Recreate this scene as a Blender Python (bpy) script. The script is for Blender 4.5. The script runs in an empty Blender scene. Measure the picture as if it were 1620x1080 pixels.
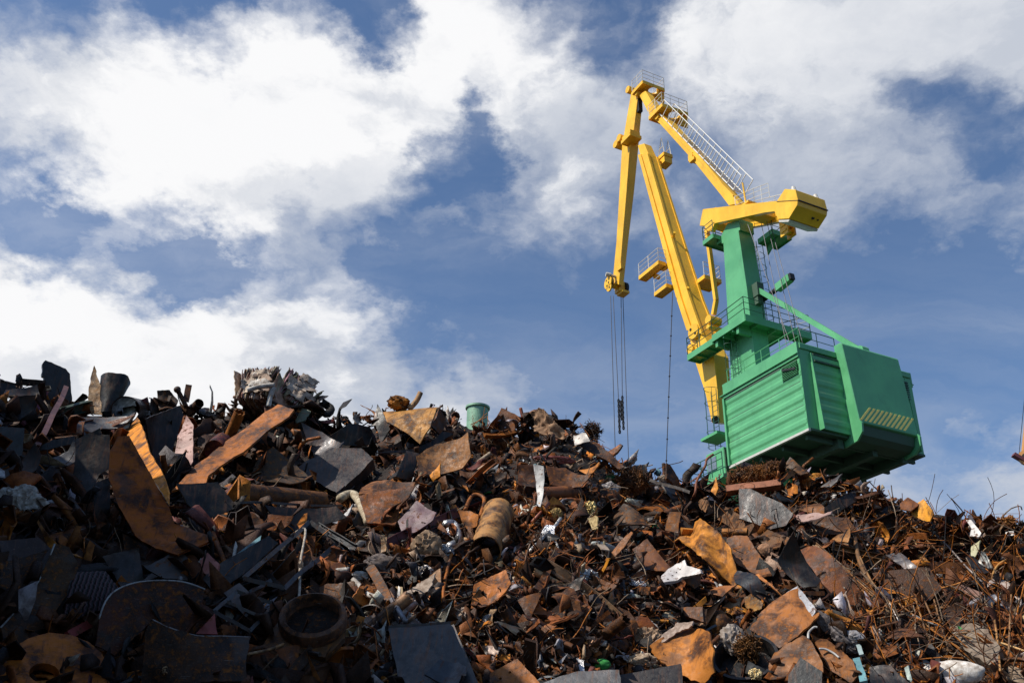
import bpy, bmesh, math, random
import numpy as np
from mathutils import Vector, Matrix, noise, geometry
random.seed(7)
R = math.radians
scene = bpy.context.scene
col = scene.collection

# ------------------------------------------------------------------ camera
FPX, CX, CY = 1575.0, 810.0, 540.0
PITCH, ROLL = R(27.083), R(0.972)
CAM = Vector((0, 0, 1.7))
_f = Vector((0, math.cos(PITCH), math.sin(PITCH)))
_r0 = Vector((1, 0, 0)); _u0 = _r0.cross(_f)
CR = math.cos(ROLL)*_r0 + math.sin(ROLL)*_u0
CU = -math.sin(ROLL)*_r0 + math.cos(ROLL)*_u0
CF = _f
cd = bpy.data.cameras.new('camera'); cam = bpy.data.objects.new('camera', cd); col.objects.link(cam)
cd.sensor_width = 36.0; cd.lens = 36.0*FPX/1620.0; cd.clip_end = 20000; cd.clip_start = 0.1
m = Matrix((CR, CU, -CF)).transposed().to_4x4(); m.translation = CAM
cam.matrix_world = m
scene.camera = cam

# ------------------------------------------------------------------ sun and sky
SUN_AZ, SUN_EL = R(-113), R(47)          # azimuth from +Y, negative to the left
SUN = Vector((math.sin(SUN_AZ)*math.cos(SUN_EL), math.cos(SUN_AZ)*math.cos(SUN_EL), math.sin(SUN_EL)))
sl = bpy.data.lights.new('sun', 'SUN'); sl.energy = 5.0; sl.angle = R(0.5); sl.color = (1.0, 0.93, 0.82)
so = bpy.data.objects.new('sun', sl); col.objects.link(so)
so.rotation_euler = (-SUN).to_track_quat('-Z', 'Y').to_euler()
scene.view_settings.view_transform = 'Standard'; scene.view_settings.look = 'None'
scene.view_settings.exposure = 0.0; scene.view_settings.gamma = 1.0

def ray(px, py):
    return (CF*FPX + CR*(px-CX) - CU*(py-CY)).normalized()
def proj(p):
    v = Vector(p)-CAM; z = v.dot(CF)
    return (CX+FPX*v.dot(CR)/z, CY-FPX*v.dot(CU)/z)

world = bpy.data.worlds.new('World'); scene.world = world; world.use_nodes = True
wt = world.node_tree; wt.nodes.clear()
def N(t, typ, **kw):
    n = t.nodes.new(typ)
    for k, v in kw.items(): setattr(n, k, v)
    return n
def math_n(t, op, a, b=None, c=None, clamp=False):
    n = N(t, 'ShaderNodeMath', operation=op); n.use_clamp = clamp
    for i, v in enumerate((a, b, c)):
        if v is None: continue
        if isinstance(v, (int, float)): n.inputs[i].default_value = v
        else: t.links.new(v, n.inputs[i])
    return n.outputs[0]
def maprange(t, v, a, b, c=0.0, d=1.0, smooth=True):
    n = N(t, 'ShaderNodeMapRange'); n.interpolation_type = 'SMOOTHSTEP' if smooth else 'LINEAR'
    t.links.new(v, n.inputs[0])
    for i, x in enumerate((a, b, c, d)): n.inputs[1+i].default_value = x
    return n.outputs[0]
def mixc(t, fac, a, b, blend='MIX'):
    n = N(t, 'ShaderNodeMix', data_type='RGBA', blend_type=blend)
    for s, v in ((0, fac), (6, a), (7, b)):
        if isinstance(v, (int, float)): n.inputs[s].default_value = v
        elif isinstance(v, (tuple, list)): n.inputs[s].default_value = (*v[:3], 1)
        else: t.links.new(v, n.inputs[s])
    return n.outputs[2]
def noise_n(t, vec, scale, detail=6, rough=0.55, dist=0.0, lac=2.0):
    n = N(t, 'ShaderNodeTexNoise'); n.inputs['Scale'].default_value = scale
    n.inputs['Detail'].default_value = detail; n.inputs['Roughness'].default_value = rough
    n.inputs['Distortion'].default_value = dist; n.inputs['Lacunarity'].default_value = lac
    if vec is not None: t.links.new(vec, n.inputs['Vector'])
    return n.outputs[0]
def vmath(t, op, a, b=None, scale=None):
    n = N(t, 'ShaderNodeVectorMath', operation=op)
    for i, v in enumerate((a, b)):
        if v is None: continue
        if isinstance(v, (tuple, list, Vector)): n.inputs[i].default_value = tuple(v)
        else: t.links.new(v, n.inputs[i])
    if scale is not None: n.inputs['Scale'].default_value = scale
    return n.outputs['Value'] if op in ('DOT_PRODUCT', 'LENGTH', 'DISTANCE') else n.outputs['Vector']

def build_world():
    t = wt
    tc = N(t, 'ShaderNodeTexCoord')
    d = tc.outputs['Generated']
    sky = N(t, 'ShaderNodeTexSky', sky_type='NISHITA'); sky.sun_disc = False
    sky.sun_elevation = SUN_EL; sky.sun_rotation = SUN_AZ % (2*math.pi)
    sky.air_density = 1.0; sky.dust_density = 1.2; sky.ozone_density = 1.6; sky.altitude = 100
    # cloud layer coordinates: the direction where it meets a flat layer overhead
    sep = N(t, 'ShaderNodeSeparateXYZ'); t.links.new(d, sep.inputs[0])
    zz = math_n(t, 'ADD', math_n(t, 'MAXIMUM', sep.outputs[2], 0.0), 0.35)
    comb = N(t, 'ShaderNodeCombineXYZ')
    t.links.new(math_n(t, 'DIVIDE', sep.outputs[0], zz), comb.inputs[0])
    t.links.new(math_n(t, 'DIVIDE', sep.outputs[1], zz), comb.inputs[1])
    t.links.new(math_n(t, 'MULTIPLY', sep.outputs[2], 0.6), comb.inputs[2])
    p = comb.outputs[0]
    wn = N(t, 'ShaderNodeTexNoise'); wn.inputs['Scale'].default_value = 6.0; wn.inputs['Detail'].default_value = 7; wn.inputs['Roughness'].default_value = .55
    t.links.new(p, wn.inputs['Vector'])
    warp = vmath(t, 'SCALE', vmath(t, 'SUBTRACT', wn.outputs['Color'], (0.5, 0.5, 0.5)), scale=0.13)
    wn2 = N(t, 'ShaderNodeTexNoise'); wn2.inputs['Scale'].default_value = 22.0; wn2.inputs['Detail'].default_value = 8; wn2.inputs['Roughness'].default_value = .62
    t.links.new(p, wn2.inputs['Vector'])
    warp = vmath(t, 'ADD', warp, vmath(t, 'SCALE', vmath(t, 'SUBTRACT', wn2.outputs['Color'], (0.5, 0.5, 0.5)), scale=0.085))
    dw = vmath(t, 'NORMALIZE', vmath(t, 'ADD', d, warp))
    # the clouds that stand in this sky: how much cloud lies around each direction of a coarse grid of the sky
    acc = None
    rows = [CLOUDS[0]]+CLOUDS; rows = [r[0]+r+r[-1] for r in rows]
    for j, row in enumerate(rows):
        for i, ch in enumerate(row):
            if ch == '0': continue
            dot = vmath(t, 'DOT_PRODUCT', dw, ray(50+101.3*(i-1), 40+80*(j-1)))
            g = maprange(t, dot, math.cos(R(4.6)), 1.0, 0.0, int(ch)/9/2.75)
            acc = g if acc is None else math_n(t, 'ADD', acc, g)
    for (hx, hy, rad, amt) in GAPS:
        dot = vmath(t, 'DOT_PRODUCT', dw, ray(hx, hy))
        acc = math_n(t, 'SUBTRACT', acc, maprange(t, dot, math.cos(R(rad*1.25)), 1.0, 0.0, amt*.9))
    pw = vmath(t, 'ADD', p, vmath(t, 'SCALE', warp, scale=0.5))
    n1 = noise_n(t, pw, 4.6, 9, 0.60, 0.25)
    n2 = noise_n(t, pw, 15.0, 8, 0.62, 0.25)
    nn = math_n(t, 'ADD', math_n(t, 'MULTIPLY', n1, 0.62), math_n(t, 'MULTIPLY', n2, 0.38))
    dens = math_n(t, 'ADD', math_n(t, 'MULTIPLY', math_n(t, 'SUBTRACT', acc, 0.40), 1.45), math_n(t, 'MULTIPLY', math_n(t, 'SUBTRACT', nn, 0.5), 3.3))
    cov = maprange(t, dens, -0.58, 0.98)
    # thin high veils, drawn out along the wind
    vn = noise_n(t, vmath(t, 'MULTIPLY', pw, (1.6, 4.0, 1.0)), 1.7, 8, 0.6, 0.6)
    veil = math_n(t, 'MULTIPLY', maprange(t, vn, 0.48, 0.80), 0.16)
    low = maprange(t, sep.outputs[2], 0.62, 0.26, 0.0, 0.30)
    veil = math_n(t, 'ADD', veil, math_n(t, 'MULTIPLY', low, maprange(t, vn, 0.25, 0.65)))
    veil = math_n(t, 'MULTIPLY', veil, maprange(t, sep.outputs[1], 0.0, 0.45))      # the sky behind is clear
    cov = math_n(t, 'MAXIMUM', cov, veil)
    # thickness towards the sun tells lit side from grey side
    off = vmath(t, 'ADD', pw, (-0.055, -0.012, 0.03))
    n1b = noise_n(t, off, 4.2, 7, 0.60, 0.15)
    lit = maprange(t, math_n(t, 'SUBTRACT', n1, n1b), -0.10, 0.10)
    n3 = noise_n(t, pw, 9.0, 6, 0.6, 0.3)
    body = maprange(t, dens, 0.25, 1.0)
    bright = math_n(t, 'ADD', math_n(t, 'MULTIPLY', lit, 0.42), math_n(t, 'MULTIPLY', n3, 0.70))
    bright = math_n(t, 'ADD', bright, math_n(t, 'MULTIPLY', body, 0.10))
    # clouds nearer the sun glow whiter
    sd = vmath(t, 'DOT_PRODUCT', d, SUN)
    glow = maprange(t, sd, -0.20, 0.45, -0.72, 0.20)
    bright = math_n(t, 'ADD', bright, glow)
    ccol = mixc(t, maprange(t, bright, 0.22, 0.98), (5.6, 6.0, 6.8), (9.6, 9.6, 9.7))
    # the blue: Nishita, a little duller
    hsv = N(t, 'ShaderNodeHueSaturation'); hsv.inputs['Saturation'].default_value = 0.92; hsv.inputs['Value'].default_value = SKYV
    t.links.new(sky.outputs[0], hsv.inputs['Color'])
    tint = mixc(t, 1.0, hsv.outputs[0], SKYT, 'MULTIPLY')
    out = mixc(t, cov, tint, ccol)
    bg = N(t, 'ShaderNodeBackground'); bg.inputs['Strength'].default_value = 0.1
    t.links.new(out, bg.inputs['Color'])
    wo = N(t, 'ShaderNodeOutputWorld'); t.links.new(bg.outputs[0], wo.inputs['Surface'])
SKYV = 1.0; SKYT = (0.84, 1.06, 1.29)
CLOUDS = [  # 0 clear ... 9 solid cloud; columns run left to right, rows downward
    '4161726651677787',
    '7798999998476756',
    '8999999948557625',
    '3799998267355653',
    '2466764132233444',
    '8732511000111122',
    '9999832000001001',
    '9999987621111012',
    '9999998831111123',
    '9999765222222334',
    '9998764322223344'
]
GAPS = [(60,25,3.6,.5), (330,25,3.4,.55), (545,12,3.6,.6), (620,52,2.2,.5), (270,402,3.0,.55), (350,428,2.8,.45), (20,320,3.0,.35), (110,365,3.0,.40), (735,250,2.8,.8), (770,150,2,.5), (650,410,4.0,.3), (500,325,2.2,.3),
        (1480,130,3.2,.42), (1385,175,2.6,.28), (1550,190,3.4,.34), (1600,260,3,.4), (975,60,3.4,.45), (1020,105,2.6,.3), (1130,250,3.0,.25), (1440,430,4.5,.35), (1540,500,5,.4), (1500,620,4,.25), (300,-30,3,.3), (840,20,2,.35)]
build_world()

# ------------------------------------------------------------------ helpers
class MB:
    def __init__(s): s.v = []; s.f = []; s.c = []
    def add(s, vs, fs, c=None):
        o = len(s.v); s.v += [tuple(v) for v in vs]; s.f += [tuple(i+o for i in f) for f in fs]
        if c is not None: s.c += [c]*len(vs)
        return s
    def box(s, a, b):
        (x0, y0, z0), (x1, y1, z1) = a, b
        v = [(x, y, z) for z in (min(z0, z1), max(z0, z1)) for y in (min(y0, y1), max(y0, y1)) for x in (min(x0, x1), max(x0, x1))]
        return s.add(v, [(0, 2, 3, 1), (4, 5, 7, 6), (0, 1, 5, 4), (2, 6, 7, 3), (0, 4, 6, 2), (1, 3, 7, 5)])
    def prism(s, outline, y0, y1):
        # outline: list of (x,z); extruded along y
        n = len(outline)
        v = [(x, y0, z) for x, z in outline]+[(x, y1, z) for x, z in outline]
        return s.add(v, [tuple(range(n)), tuple(range(2*n-1, n-1, -1))]+[(i, i+n, (i+1) % n+n, (i+1) % n) for i in range(n)])
    def loft(s, rings, cap=True, closed=True):
        n = len(rings[0]); v = [p for r in rings for p in r]; f = []
        for k in range(len(rings)-1):
            for i in range(n if closed else n-1):
                j = (i+1) % n
                f.append((k*n+i, k*n+j, (k+1)*n+j, (k+1)*n+i))
        if cap: f += [tuple(range(n))[::-1], tuple((len(rings)-1)*n+i for i in range(n))]
        return s.add(v, f)
    def tube(s, pts, r, seg=6, cap=True, twist=0):
        pts = [Vector(p) for p in pts]; rs = r if isinstance(r, (list, tuple)) else [r]*len(pts)
        rings = []; u = None
        for i, p in enumerate(pts):
            d = (pts[min(i+1, len(pts)-1)]-pts[max(i-1, 0)])
            if d.length < 1e-9: d = Vector((0, 0, 1))
            d.normalize()
            if u is None:
                u = d.orthogonal().normalized()
            u = (u-d*u.dot(d));
            if u.length < 1e-6: u = d.orthogonal()
            u.normalize(); w = d.cross(u)
            rings.append([p+(u*math.cos(2*math.pi*k/seg)+w*math.sin(2*math.pi*k/seg))*rs[i] for k in range(seg)])
        return s.loft(rings, cap)
    def bar(s, a, b, w, h, up=Vector((0, 0, 1))):
        a = Vector(a); b = Vector(b); d = (b-a).normalized(); up = Vector(up)
        sd = d.cross(up)
        if sd.length < 1e-4: sd = d.orthogonal()
        sd.normalize(); u = sd.cross(d)
        ring = lambda p: [p+sd*w/2+u*h/2, p-sd*w/2+u*h/2, p-sd*w/2-u*h/2, p+sd*w/2-u*h/2]
        return s.loft([ring(a), ring(b)])
    def build(s, name, mat, parent=None, smooth=False, bevel=0):
        me = bpy.data.meshes.new(name); me.from_pydata(s.v, [], s.f)
        bm = bmesh.new(); bm.from_mesh(me)
        bmesh.ops.recalc_face_normals(bm, faces=bm.faces)
        if bevel: 
            es = [e for e in bm.edges if len(e.link_faces) == 2 and e.calc_face_angle(0) > 0.6]
            bmesh.ops.bevel(bm, geom=es, offset=bevel, segments=1, affect='EDGES', clamp_overlap=True)
        bm.to_mesh(me); bm.free()
        if s.c and len(s.c) == len(me.vertices):
            ca = me.color_attributes.new('paint', 'FLOAT_COLOR', 'POINT')
            ca.data.foreach_set('color', np.array([(*c, 1) for c in s.c], dtype=np.float32).ravel())
        if smooth: me.shade_smooth()
        me.materials.append(mat)
        o = bpy.data.objects.new(name, me); col.objects.link(o)
        if parent is not None: o.parent = parent
        return o
def smooth_by_angle(o, ang=35):
    me = o.data; me.shade_smooth()
    bm = bmesh.new(); bm.from_mesh(me)
    for e in bm.edges:
        if len(e.link_faces) == 2 and e.calc_face_angle(0) > R(ang): e.smooth = False
    bm.to_mesh(me); bm.free()
def tag(o, label=None, cat=None, group=None, kind=None):
    if label: o['label'] = label
    if cat: o['category'] = cat
    if group: o['group'] = group
    if kind: o['kind'] = kind
    return o
def empty(name, loc, rz=0):
    o = bpy.data.objects.new(name, None); col.objects.link(o); o.location = loc; o.rotation_euler = (0, 0, rz)
    o.empty_display_size = 0.3
    return o

# ------------------------------------------------------------------ materials
def newmat(name):
    mt = bpy.data.materials.new(name); mt.use_nodes = True; t = mt.node_tree; t.nodes.clear()
    b = N(t, 'ShaderNodeBsdfPrincipled'); o = N(t, 'ShaderNodeOutputMaterial'); t.links.new(b.outputs[0], o.inputs[0])
    return mt, t, b
def setv(t, sock, v):
    if isinstance(v, (int, float)): sock.default_value = v
    elif isinstance(v, (tuple, list)): sock.default_value = (*v[:3], 1)
    else: t.links.new(v, sock)
def bump(t, b, h, strength=0.3, dist=0.02):
    n = N(t, 'ShaderNodeBump'); n.inputs['Strength'].default_value = strength; n.inputs['Distance'].default_value = dist
    t.links.new(h, n.inputs['Height']); t.links.new(n.outputs[0], b.inputs['Normal'])
def objcoord(t):
    tc = N(t, 'ShaderNodeTexCoord'); oi = N(t, 'ShaderNodeObjectInfo')
    r = vmath(t, 'SCALE', (37.1, 91.7, 53.3)); t.links.new(oi.outputs['Random'], r.node.inputs['Scale'])
    return vmath(t, 'ADD', tc.outputs['Object'], r), oi
def stretch(t, v, s):
    return vmath(t, 'MULTIPLY', v, s)

def crane_paint(name, c, rust=0.5, rough=0.38):
    mt, t, b = newmat(name)
    tc = N(t, 'ShaderNodeTexCoord').outputs['Object']
    n = noise_n(t, tc, 0.7, 5, 0.6)
    streak = noise_n(t, stretch(t, tc, (3.0, 3.0, 0.25)), 1.6, 6, 0.6)
    base = mixc(t, maprange(t, n, 0.3, 0.7), tuple(x*0.86 for x in c), tuple(min(1, x*1.06) for x in c))
    base = mixc(t, math_n(t, 'MULTIPLY', maprange(t, streak, 0.55, 0.8), 0.30), base, tuple(x*0.55 for x in c))
    spot = noise_n(t, tc, 5.5, 8, 0.65, 0.3)
    big = noise_n(t, tc, 0.5, 3, 0.5)
    grime = noise_n(t, stretch(t, tc, (1.2, 1.2, .5)), 1.1, 7, .7, .5)
    base = mixc(t, math_n(t, 'MULTIPLY', maprange(t, grime, .52, .72), .34), base, tuple(x*.42+.01 for x in c))
    mk = maprange(t, math_n(t, 'ADD', spot, math_n(t, 'MULTIPLY', math_n(t, 'SUBTRACT', big, 0.5), 0.35)), 0.70-0.04*rust, 0.78)
    base = mixc(t, math_n(t, 'MULTIPLY', mk, 0.8*min(1, rust*2)), base, (0.13, 0.05, 0.02))
    setv(t, b.inputs['Base Color'], base)
    setv(t, b.inputs['Roughness'], maprange(t, n, 0.3, 0.7, rough-0.06, rough+0.12))
    bump(t, b, noise_n(t, tc, 1.3, 3, 0.5), 0.12, 0.05)
    return mt
M = {}
M['green'] = crane_paint('crane_green_paint', (0.10, 0.375, 0.165), 0.35)
M['yellow'] = crane_paint('crane_yellow_paint', (0.90, 0.50, 0.028), 0.5)
M['white_rail'] = crane_paint('pale_rail_paint', (0.72, 0.70, 0.64), 0.3, 0.5)
M['dark_green'] = crane_paint('dark_green_rail_paint', (0.03, 0.10, 0.06), 0.5)
M['stripe'] = crane_paint('hazard_yellow_paint', (1.0, 0.74, 0.16), 0.5)
M['underside'] = crane_paint('dark_underside_paint', (0.045, 0.095, 0.06), 0.9, 0.7)  # darker, rustier green for the underframe and small dark fittings
def plainmat(name, c, rough=0.5, metal=0.0):
    mt, t, b = newmat(name)
    tc = N(t, 'ShaderNodeTexCoord').outputs['Object']
    n = noise_n(t, tc, 6, 5, 0.6)
    setv(t, b.inputs['Base Color'], mixc(t, n, tuple(x*0.6 for x in c), tuple(min(1, x*1.3) for x in c)))
    b.inputs['Roughness'].default_value = rough; b.inputs['Metallic'].default_value = metal
    return mt
M['cable'] = plainmat('greased_steel_cable', (0.035, 0.035, 0.045), 0.5, 0.4)
M['black_iron'] = plainmat('black_iron', (0.02, 0.018, 0.018), 0.5, 0.3)
M['glass'] = plainmat('dusty_window_glass', (0.16, 0.20, 0.25), 0.08, 0.0)
M['pale'] = plainmat('pale_weathered_paint', (0.55, 0.53, 0.48), 0.6)

# ------------------------------------------------------------------ portal crane
YA = R(26.305)
FW = Vector((-math.sin(YA), math.cos(YA), 0)); LF = Vector((-math.cos(YA), -math.sin(YA), 0))
_d = ray(1260.6, 540.6); P0 = CAM+_d*(42/math.hypot(_d.x, _d.y))      # rear top corner of the machinery house
C0 = P0-LF*3.45
XS = 6.5
def P(x, y, z): return (x-XS, y, z)
def U(px, py, y):       # point of the crane's own vertical plane at sideways offset y
    n = LF; c = (C0+LF*y).dot(n); d = ray(px, py); p = CAM+d*((c-CAM.dot(n))/d.dot(n)); v = p-C0
    return (v.dot(FW)-XS, y, p.z)
def UX(px, py, x):      # point of the cross plane at distance x along the boom direction
    n = FW; c = (C0+FW*x).dot(n); d = ray(px, py); p = CAM+d*((c-CAM.dot(n))/d.dot(n)); v = p-C0
    return (x-XS, v.dot(LF), p.z)
base = C0+FW*XS; base.z = 0
crane = empty('portal_crane', base, R(90)+YA)
tag(crane, 'tall green and yellow harbour portal crane standing behind the scrap heap, boom raised', 'crane')

def sprism(mb, px, y):  # side outline given on the visible face, extruded to the far side
    pts = [U(a, b, y) for a, b in px]
    return mb.prism([(p[0], p[2]) for p in pts], -y, y)
def stations(mb, st, extra=0):
    rings = []
    for (a, b, h) in st:
        p = U(*a, h); q = U(*b, h)
        rings.append([(p[0], h, p[2]), (q[0], h, q[2]), (q[0], -h, q[2]), (p[0], -h, p[2])])
    return mb.loft(rings)
def lerp(a, b, t): return a+(b-a)*t
def railing(pts, mat, parent, h=1.05, r=0.024, step=1.1, mids=(0.35, 0.7), name='railing'):
    mb = MB(); pts = [Vector(p) for p in pts]
    for k in (*mids, 1.0):
        mb.tube([p+Vector((0, 0, h*k)) for p in pts], r*(1 if k == 1 else .8), 5)
    for a, b in zip(pts, pts[1:]):
        n = max(1, round((b-a).length/step))
        for i in range(n+1): 
            p = a.lerp(b, i/n); mb.tube([p, p+Vector((0, 0, h))], r, 5)
    return mb.build(name, mat, parent)
def deck(mb, x0, x1, y0, y1, z, th=0.12, lip=0.18):
    mb.box(P(x0, y0, z-th), P(x1, y1, z))
    for (a, b) in (((x0-.03, y0, z-lip), (x0, y1, z+.06)), ((x1, y0, z-lip), (x1+.03, y1, z+.06)), ((x0, y0-.03, z-lip), (x1, y0, z+.06)), ((x0, y1, z-lip), (x1, y1+.03, z+.06))):
        mb.box(P(*a), P(*b))
    return mb
def ladder(a, b, side, mat, parent, w=0.45, r=0.022, cage=None, name='ladder', step=.3, rr=.014):
    a = Vector(a); b = Vector(b); side = Vector(side).normalized(); mb = MB()
    for s in (-1, 1): mb.tube([a+side*s*w/2, b+side*s*w/2], r, 5)
    n = int((b-a).length/step)
    for i in range(1, n): 
        p = a.lerp(b, i/n); mb.tube([p-side*w/2, p+side*w/2], rr, 4)
    lo = mb.build(name, mat, parent)
    if cage is not None:
        out = Vector(cage).normalized(); cb = MB(); d = (b-a).normalized(); L = (b-a).length
        k = 0; hoops = []
        nh = max(3, int(L/0.75))
        for i in range(nh+1):
            c = a+d*(L*i/nh)
            hoops.append([c+side*math.cos(t)*0.36+out*(math.sin(t)*0.62) for t in [math.pi*j/10 for j in range(11)]])
        for hp in hoops: cb.tube(hp, .015, 4)
        for j in (2, 5, 8): cb.tube([hp[j] for hp in hoops], .011, 4)
        cb.build('ladder_cage', mat, parent)
    return lo

def build_crane():
    G, Yl, DG, WR = M['green'], M['yellow'], M['dark_green'], M['white_rail']
    # machinery house ------------------------------------------------
    zt, zb = 22.35, 18.18
    house = MB().box(P(0.06, -3.39, zb+.02), P(5.30, 3.39, zt-.05)).build('machinery_house', G, crane)
    def corr(z0, z1, amp, per, seams=()):
        pts = []; z = z0; n = max(1, round((z1-z0)/per)); p = (z1-z0)/n
        for i in range(n):
            a = z0+i*p
            pts += [(a, 0), (a+p*.30, 0), (a+p*.50, amp), (a+p*.78, amp), (a+p*.98, 0)]
        pts.append((z1, 0)); return pts
    # ribbed side walls
    for sgn in (1, -1):
        mb = MB()
        prof = corr(zb, 21.62, .042, .5733)
        va = [P(.0, sgn*(3.42+d), z) for z, d in prof]; vb = [P(5.35, sgn*(3.42+d), z) for z, d in prof]
        n = len(va)
        mb.add(va+vb, [(i, i+1, i+1+n, i+n) for i in range(n-1)])
        mb.add([P(.0, sgn*3.38, zb)]+va+[P(.0, sgn*3.38, 21.62)], [tuple(range(n+2))])
        mb.add([P(5.35, sgn*3.38, zb)]+vb+[P(5.35, sgn*3.38, 21.62)], [tuple(range(n+2))])
        mb.build('side_wall', G, house)
        fb = MB().box(P(-.02, sgn*3.40, 21.62), P(5.36, sgn*3.52, zt+.02))
        fb.box(P(-.02, sgn*3.40, 21.76), P(5.55, sgn*3.60, 21.80))
        fb.box(P(5.30, sgn*3.40, zb-.02), P(5.42, sgn*3.56, 21.62)).build('fascia', G, house)
        sb = MB()
        for z in (zb+1.13, zb+2.28): sb.box(P(0.0, sgn*3.40, z-.018), P(5.34, sgn*3.427, z+.018))
        sb.box(P(1.25, sgn*3.42, 21.50), P(5.25, sgn*3.475, 21.60))
        sb.build('seam', M['underside'], house)
        lv = MB().box(P(.12, sgn*3.42, 20.86), P(1.18, sgn*3.46, 21.56)).build('louvre', M['underside'], house)
        ls = MB()
        for i in range(9):
            z = 20.90+i*.075
            ls.add([P(.12, sgn*3.46, z), P(1.18, sgn*3.46, z), P(1.18, sgn*3.535, z-.035), P(.12, sgn*3.535, z-.035), P(.12, sgn*3.535, z-.05), P(1.18, sgn*3.535, z-.05), P(1.18, sgn*3.46, z-.015), P(.12, sgn*3.46, z-.015)],
                   [(0, 1, 2, 3), (3, 2, 5, 4), (4, 5, 6, 7), (0, 3, 4, 7), (1, 6, 5, 2)])
        ls.build('louvre_slats', G, lv)
        if sgn > 0:
            MB().bar(P(.22, 3.545, 21.12), P(1.02, 3.60, 21.33), .10, .03, (0, 1, 0)).build('torn_flap', M['black_iron'], lv)
    roof = MB().box(P(-.02, -3.48, zt-.05), P(5.45, 3.48, zt+.03))
    roof.box(P(-.08, -3.40, zt-.30), P(-.02, 3.40, zt-.02))
    roof.build('roof', G, house, bevel=.02)
    # rear wall: flat corner posts, tilted ribbed bays
    for y0, y1 in ((3.44, 2.80), (-3.44, -2.95)): MB().box(P(-.02, y0, zb-.02), P(.10, y1, zt-.30)).build('corner_post', G, house)
    for y0, y1 in ((2.80, 1.15), (-2.20, -2.95)):
        prof = corr(zb+.02, zt-.42, .05, .58)
        tilt = lambda z: lerp(.23, .05, (z-zb)/(zt-zb))
        out = [(-(tilt(z)+d)-.02-XS, z) for z, d in prof]+[(.02-XS, zt-.42), (.02-XS, zb+.02)]
        MB().prism(out, y0-.05, y1).build('rear_panel', G, house)
    for y in (2.80, -2.95):
        MB().add([P(-.0, y+.03, zt-.42), P(-.0, y+.03, zb), P(-.36, y+.03, zb), P(-.13, y+.03, zt-.42), P(-.0, y-.03, zt-.42), P(-.0, y-.03, zb), P(-.36, y-.03, zb), P(-.13, y-.03, zt-.42)],
                 [(0, 1, 2, 3), (7, 6, 5, 4), (0, 3, 7, 4), (1, 5, 6, 2), (2, 6, 7, 3), (0, 4, 5, 1)]).build('panel_flange', G, house)
    MB().box(P(-.16, 2.72, zt-.52), P(-.02, 1.25, zt-.44)).box(P(-.20, 2.70, zt-.86), P(-.1, 1.25, zt-.78)).build('rain_lip', M['underside'], house)
    rl = MB().box(P(-.16, -2.40, 20.75), P(-.10, -3.02, 21.75)).build('louvre', M['underside'], house)
    mb = MB()
    for i in range(8): mb.box(P(-.21, -2.40, 20.8+i*.12), P(-.16, -3.02, 20.85+i*.12))
    mb.build('louvre_slats', M['dark_green'], rl)
    # underframe
    ub = MB().box(P(-.10, -3.40, zb-.10), P(5.4, 3.40, zb-.0))
    for x in (0.35, 1.9, 3.4, 4.9): ub.box(P(x, -3.2, zb-.34), P(x+.14, 3.2, zb-.10))
    for y in (-2.4, -.6, 1.4): ub.box(P(.1, y, zb-.55), P(5.6, y+.30, zb-.10))
    ub.build('underframe', M['underside'], house)
    MB().box(P(-.08, 3.36, zb-.14), P(5.42, 3.50, zb-.03)).build('sill_rail', M['pale'], house)
    # rear counterweight box with striped lower edge ------------------
    prof = [(0.02, 22.70), (-.40, 22.70), (-.50, 22.60), (-.84, 18.80), (-.84, 18.62), (-.30, 18.45), (.02, 18.45)]
    cw = MB().prism([(x-XS, z) for x, z in prof], 1.22, -2.30).build('counterweight_box', G, crane, bevel=.03)
    MB().prism([(x-XS, z) for x, z in ((.3, 18.62), (-.70, 18.62), (-.70, 18.50), (-.62, 18.15), (-.35, 17.95), (.3, 17.85))], 1.05, -2.15).build('lower_bumper', M['underside'], cw)
    for y in (1.18, -2.28):
        MB().prism([(x-XS, z) for x, z in ((.2, 18.70), (-.80, 18.78), (-.96, 18.55), (-.92, 18.15), (-.55, 17.82), (.2, 17.75))], y+.05, y-.05).build('bumper_bracket', G, cw)
    sm = MB()
    def rear_pt(y, z): 
        t = max(0, (z-18.80)/(22.60-18.80)); return P(lerp(-.84, -.50, t)-.012, y, z)
    for i in range(11):
        y = 1.06-i*.258
        a, b = rear_pt(y-.62, 19.48), rear_pt(y-.75, 19.48); c, d = rear_pt(y+.0, 18.72), rear_pt(y+.13, 18.72)
        off = [(q[0]+.01, q[1], q[2]) for q in (a, b, c, d)]
        sm.add([a, b, c, d]+off, [(0, 1, 2, 3), (4, 7, 6, 5), (0, 3, 7, 4), (1, 5, 6, 2), (0, 4, 5, 1), (3, 2, 6, 7)])
    sm.build('hazard_stripes', M['stripe'], cw)
    railing([P(5.3, 3.2, zt), P(.1, 3.2, zt)], G, crane, .85, .022, 1.3, (.5,))
    railing([P(.1, 3.2, zt), P(.15, 1.0, zt)], DG, crane, .85, .022, 1.1, (.5,))
    railing([P(1.2, -1.0, zt), P(1.2, -3.2, zt), P(5.0, -3.2, zt)], DG, crane, .85, .022, 1.2, (.5,))
    # mast -----------------------------------------------------------
    mb = MB()
    rings = []
    for (xf, xr, z, h) in ((8.35, 6.10, 17.6, .58), (8.20, 6.15, 24.6, .55), (7.97, 6.22, 29.1, .53), (7.80, 6.42, 33.0, .52)):
        rings.append([P(xf, h, z), P(xr, h, z), P(xr, -h, z), P(xf, -h, z)])
    mast = mb.loft(rings).build('mast', G, crane, bevel=.012)
    MB().prism([(x-XS, z) for x, z in ((7.95, 33.0), (8.0, 33.5), (7.3, 34.0), (6.3, 33.75), (6.3, 33.0))], -.50, .50).build('mast_head', G, mast)
    # main walkway round the mast
    mb = MB()
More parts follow.
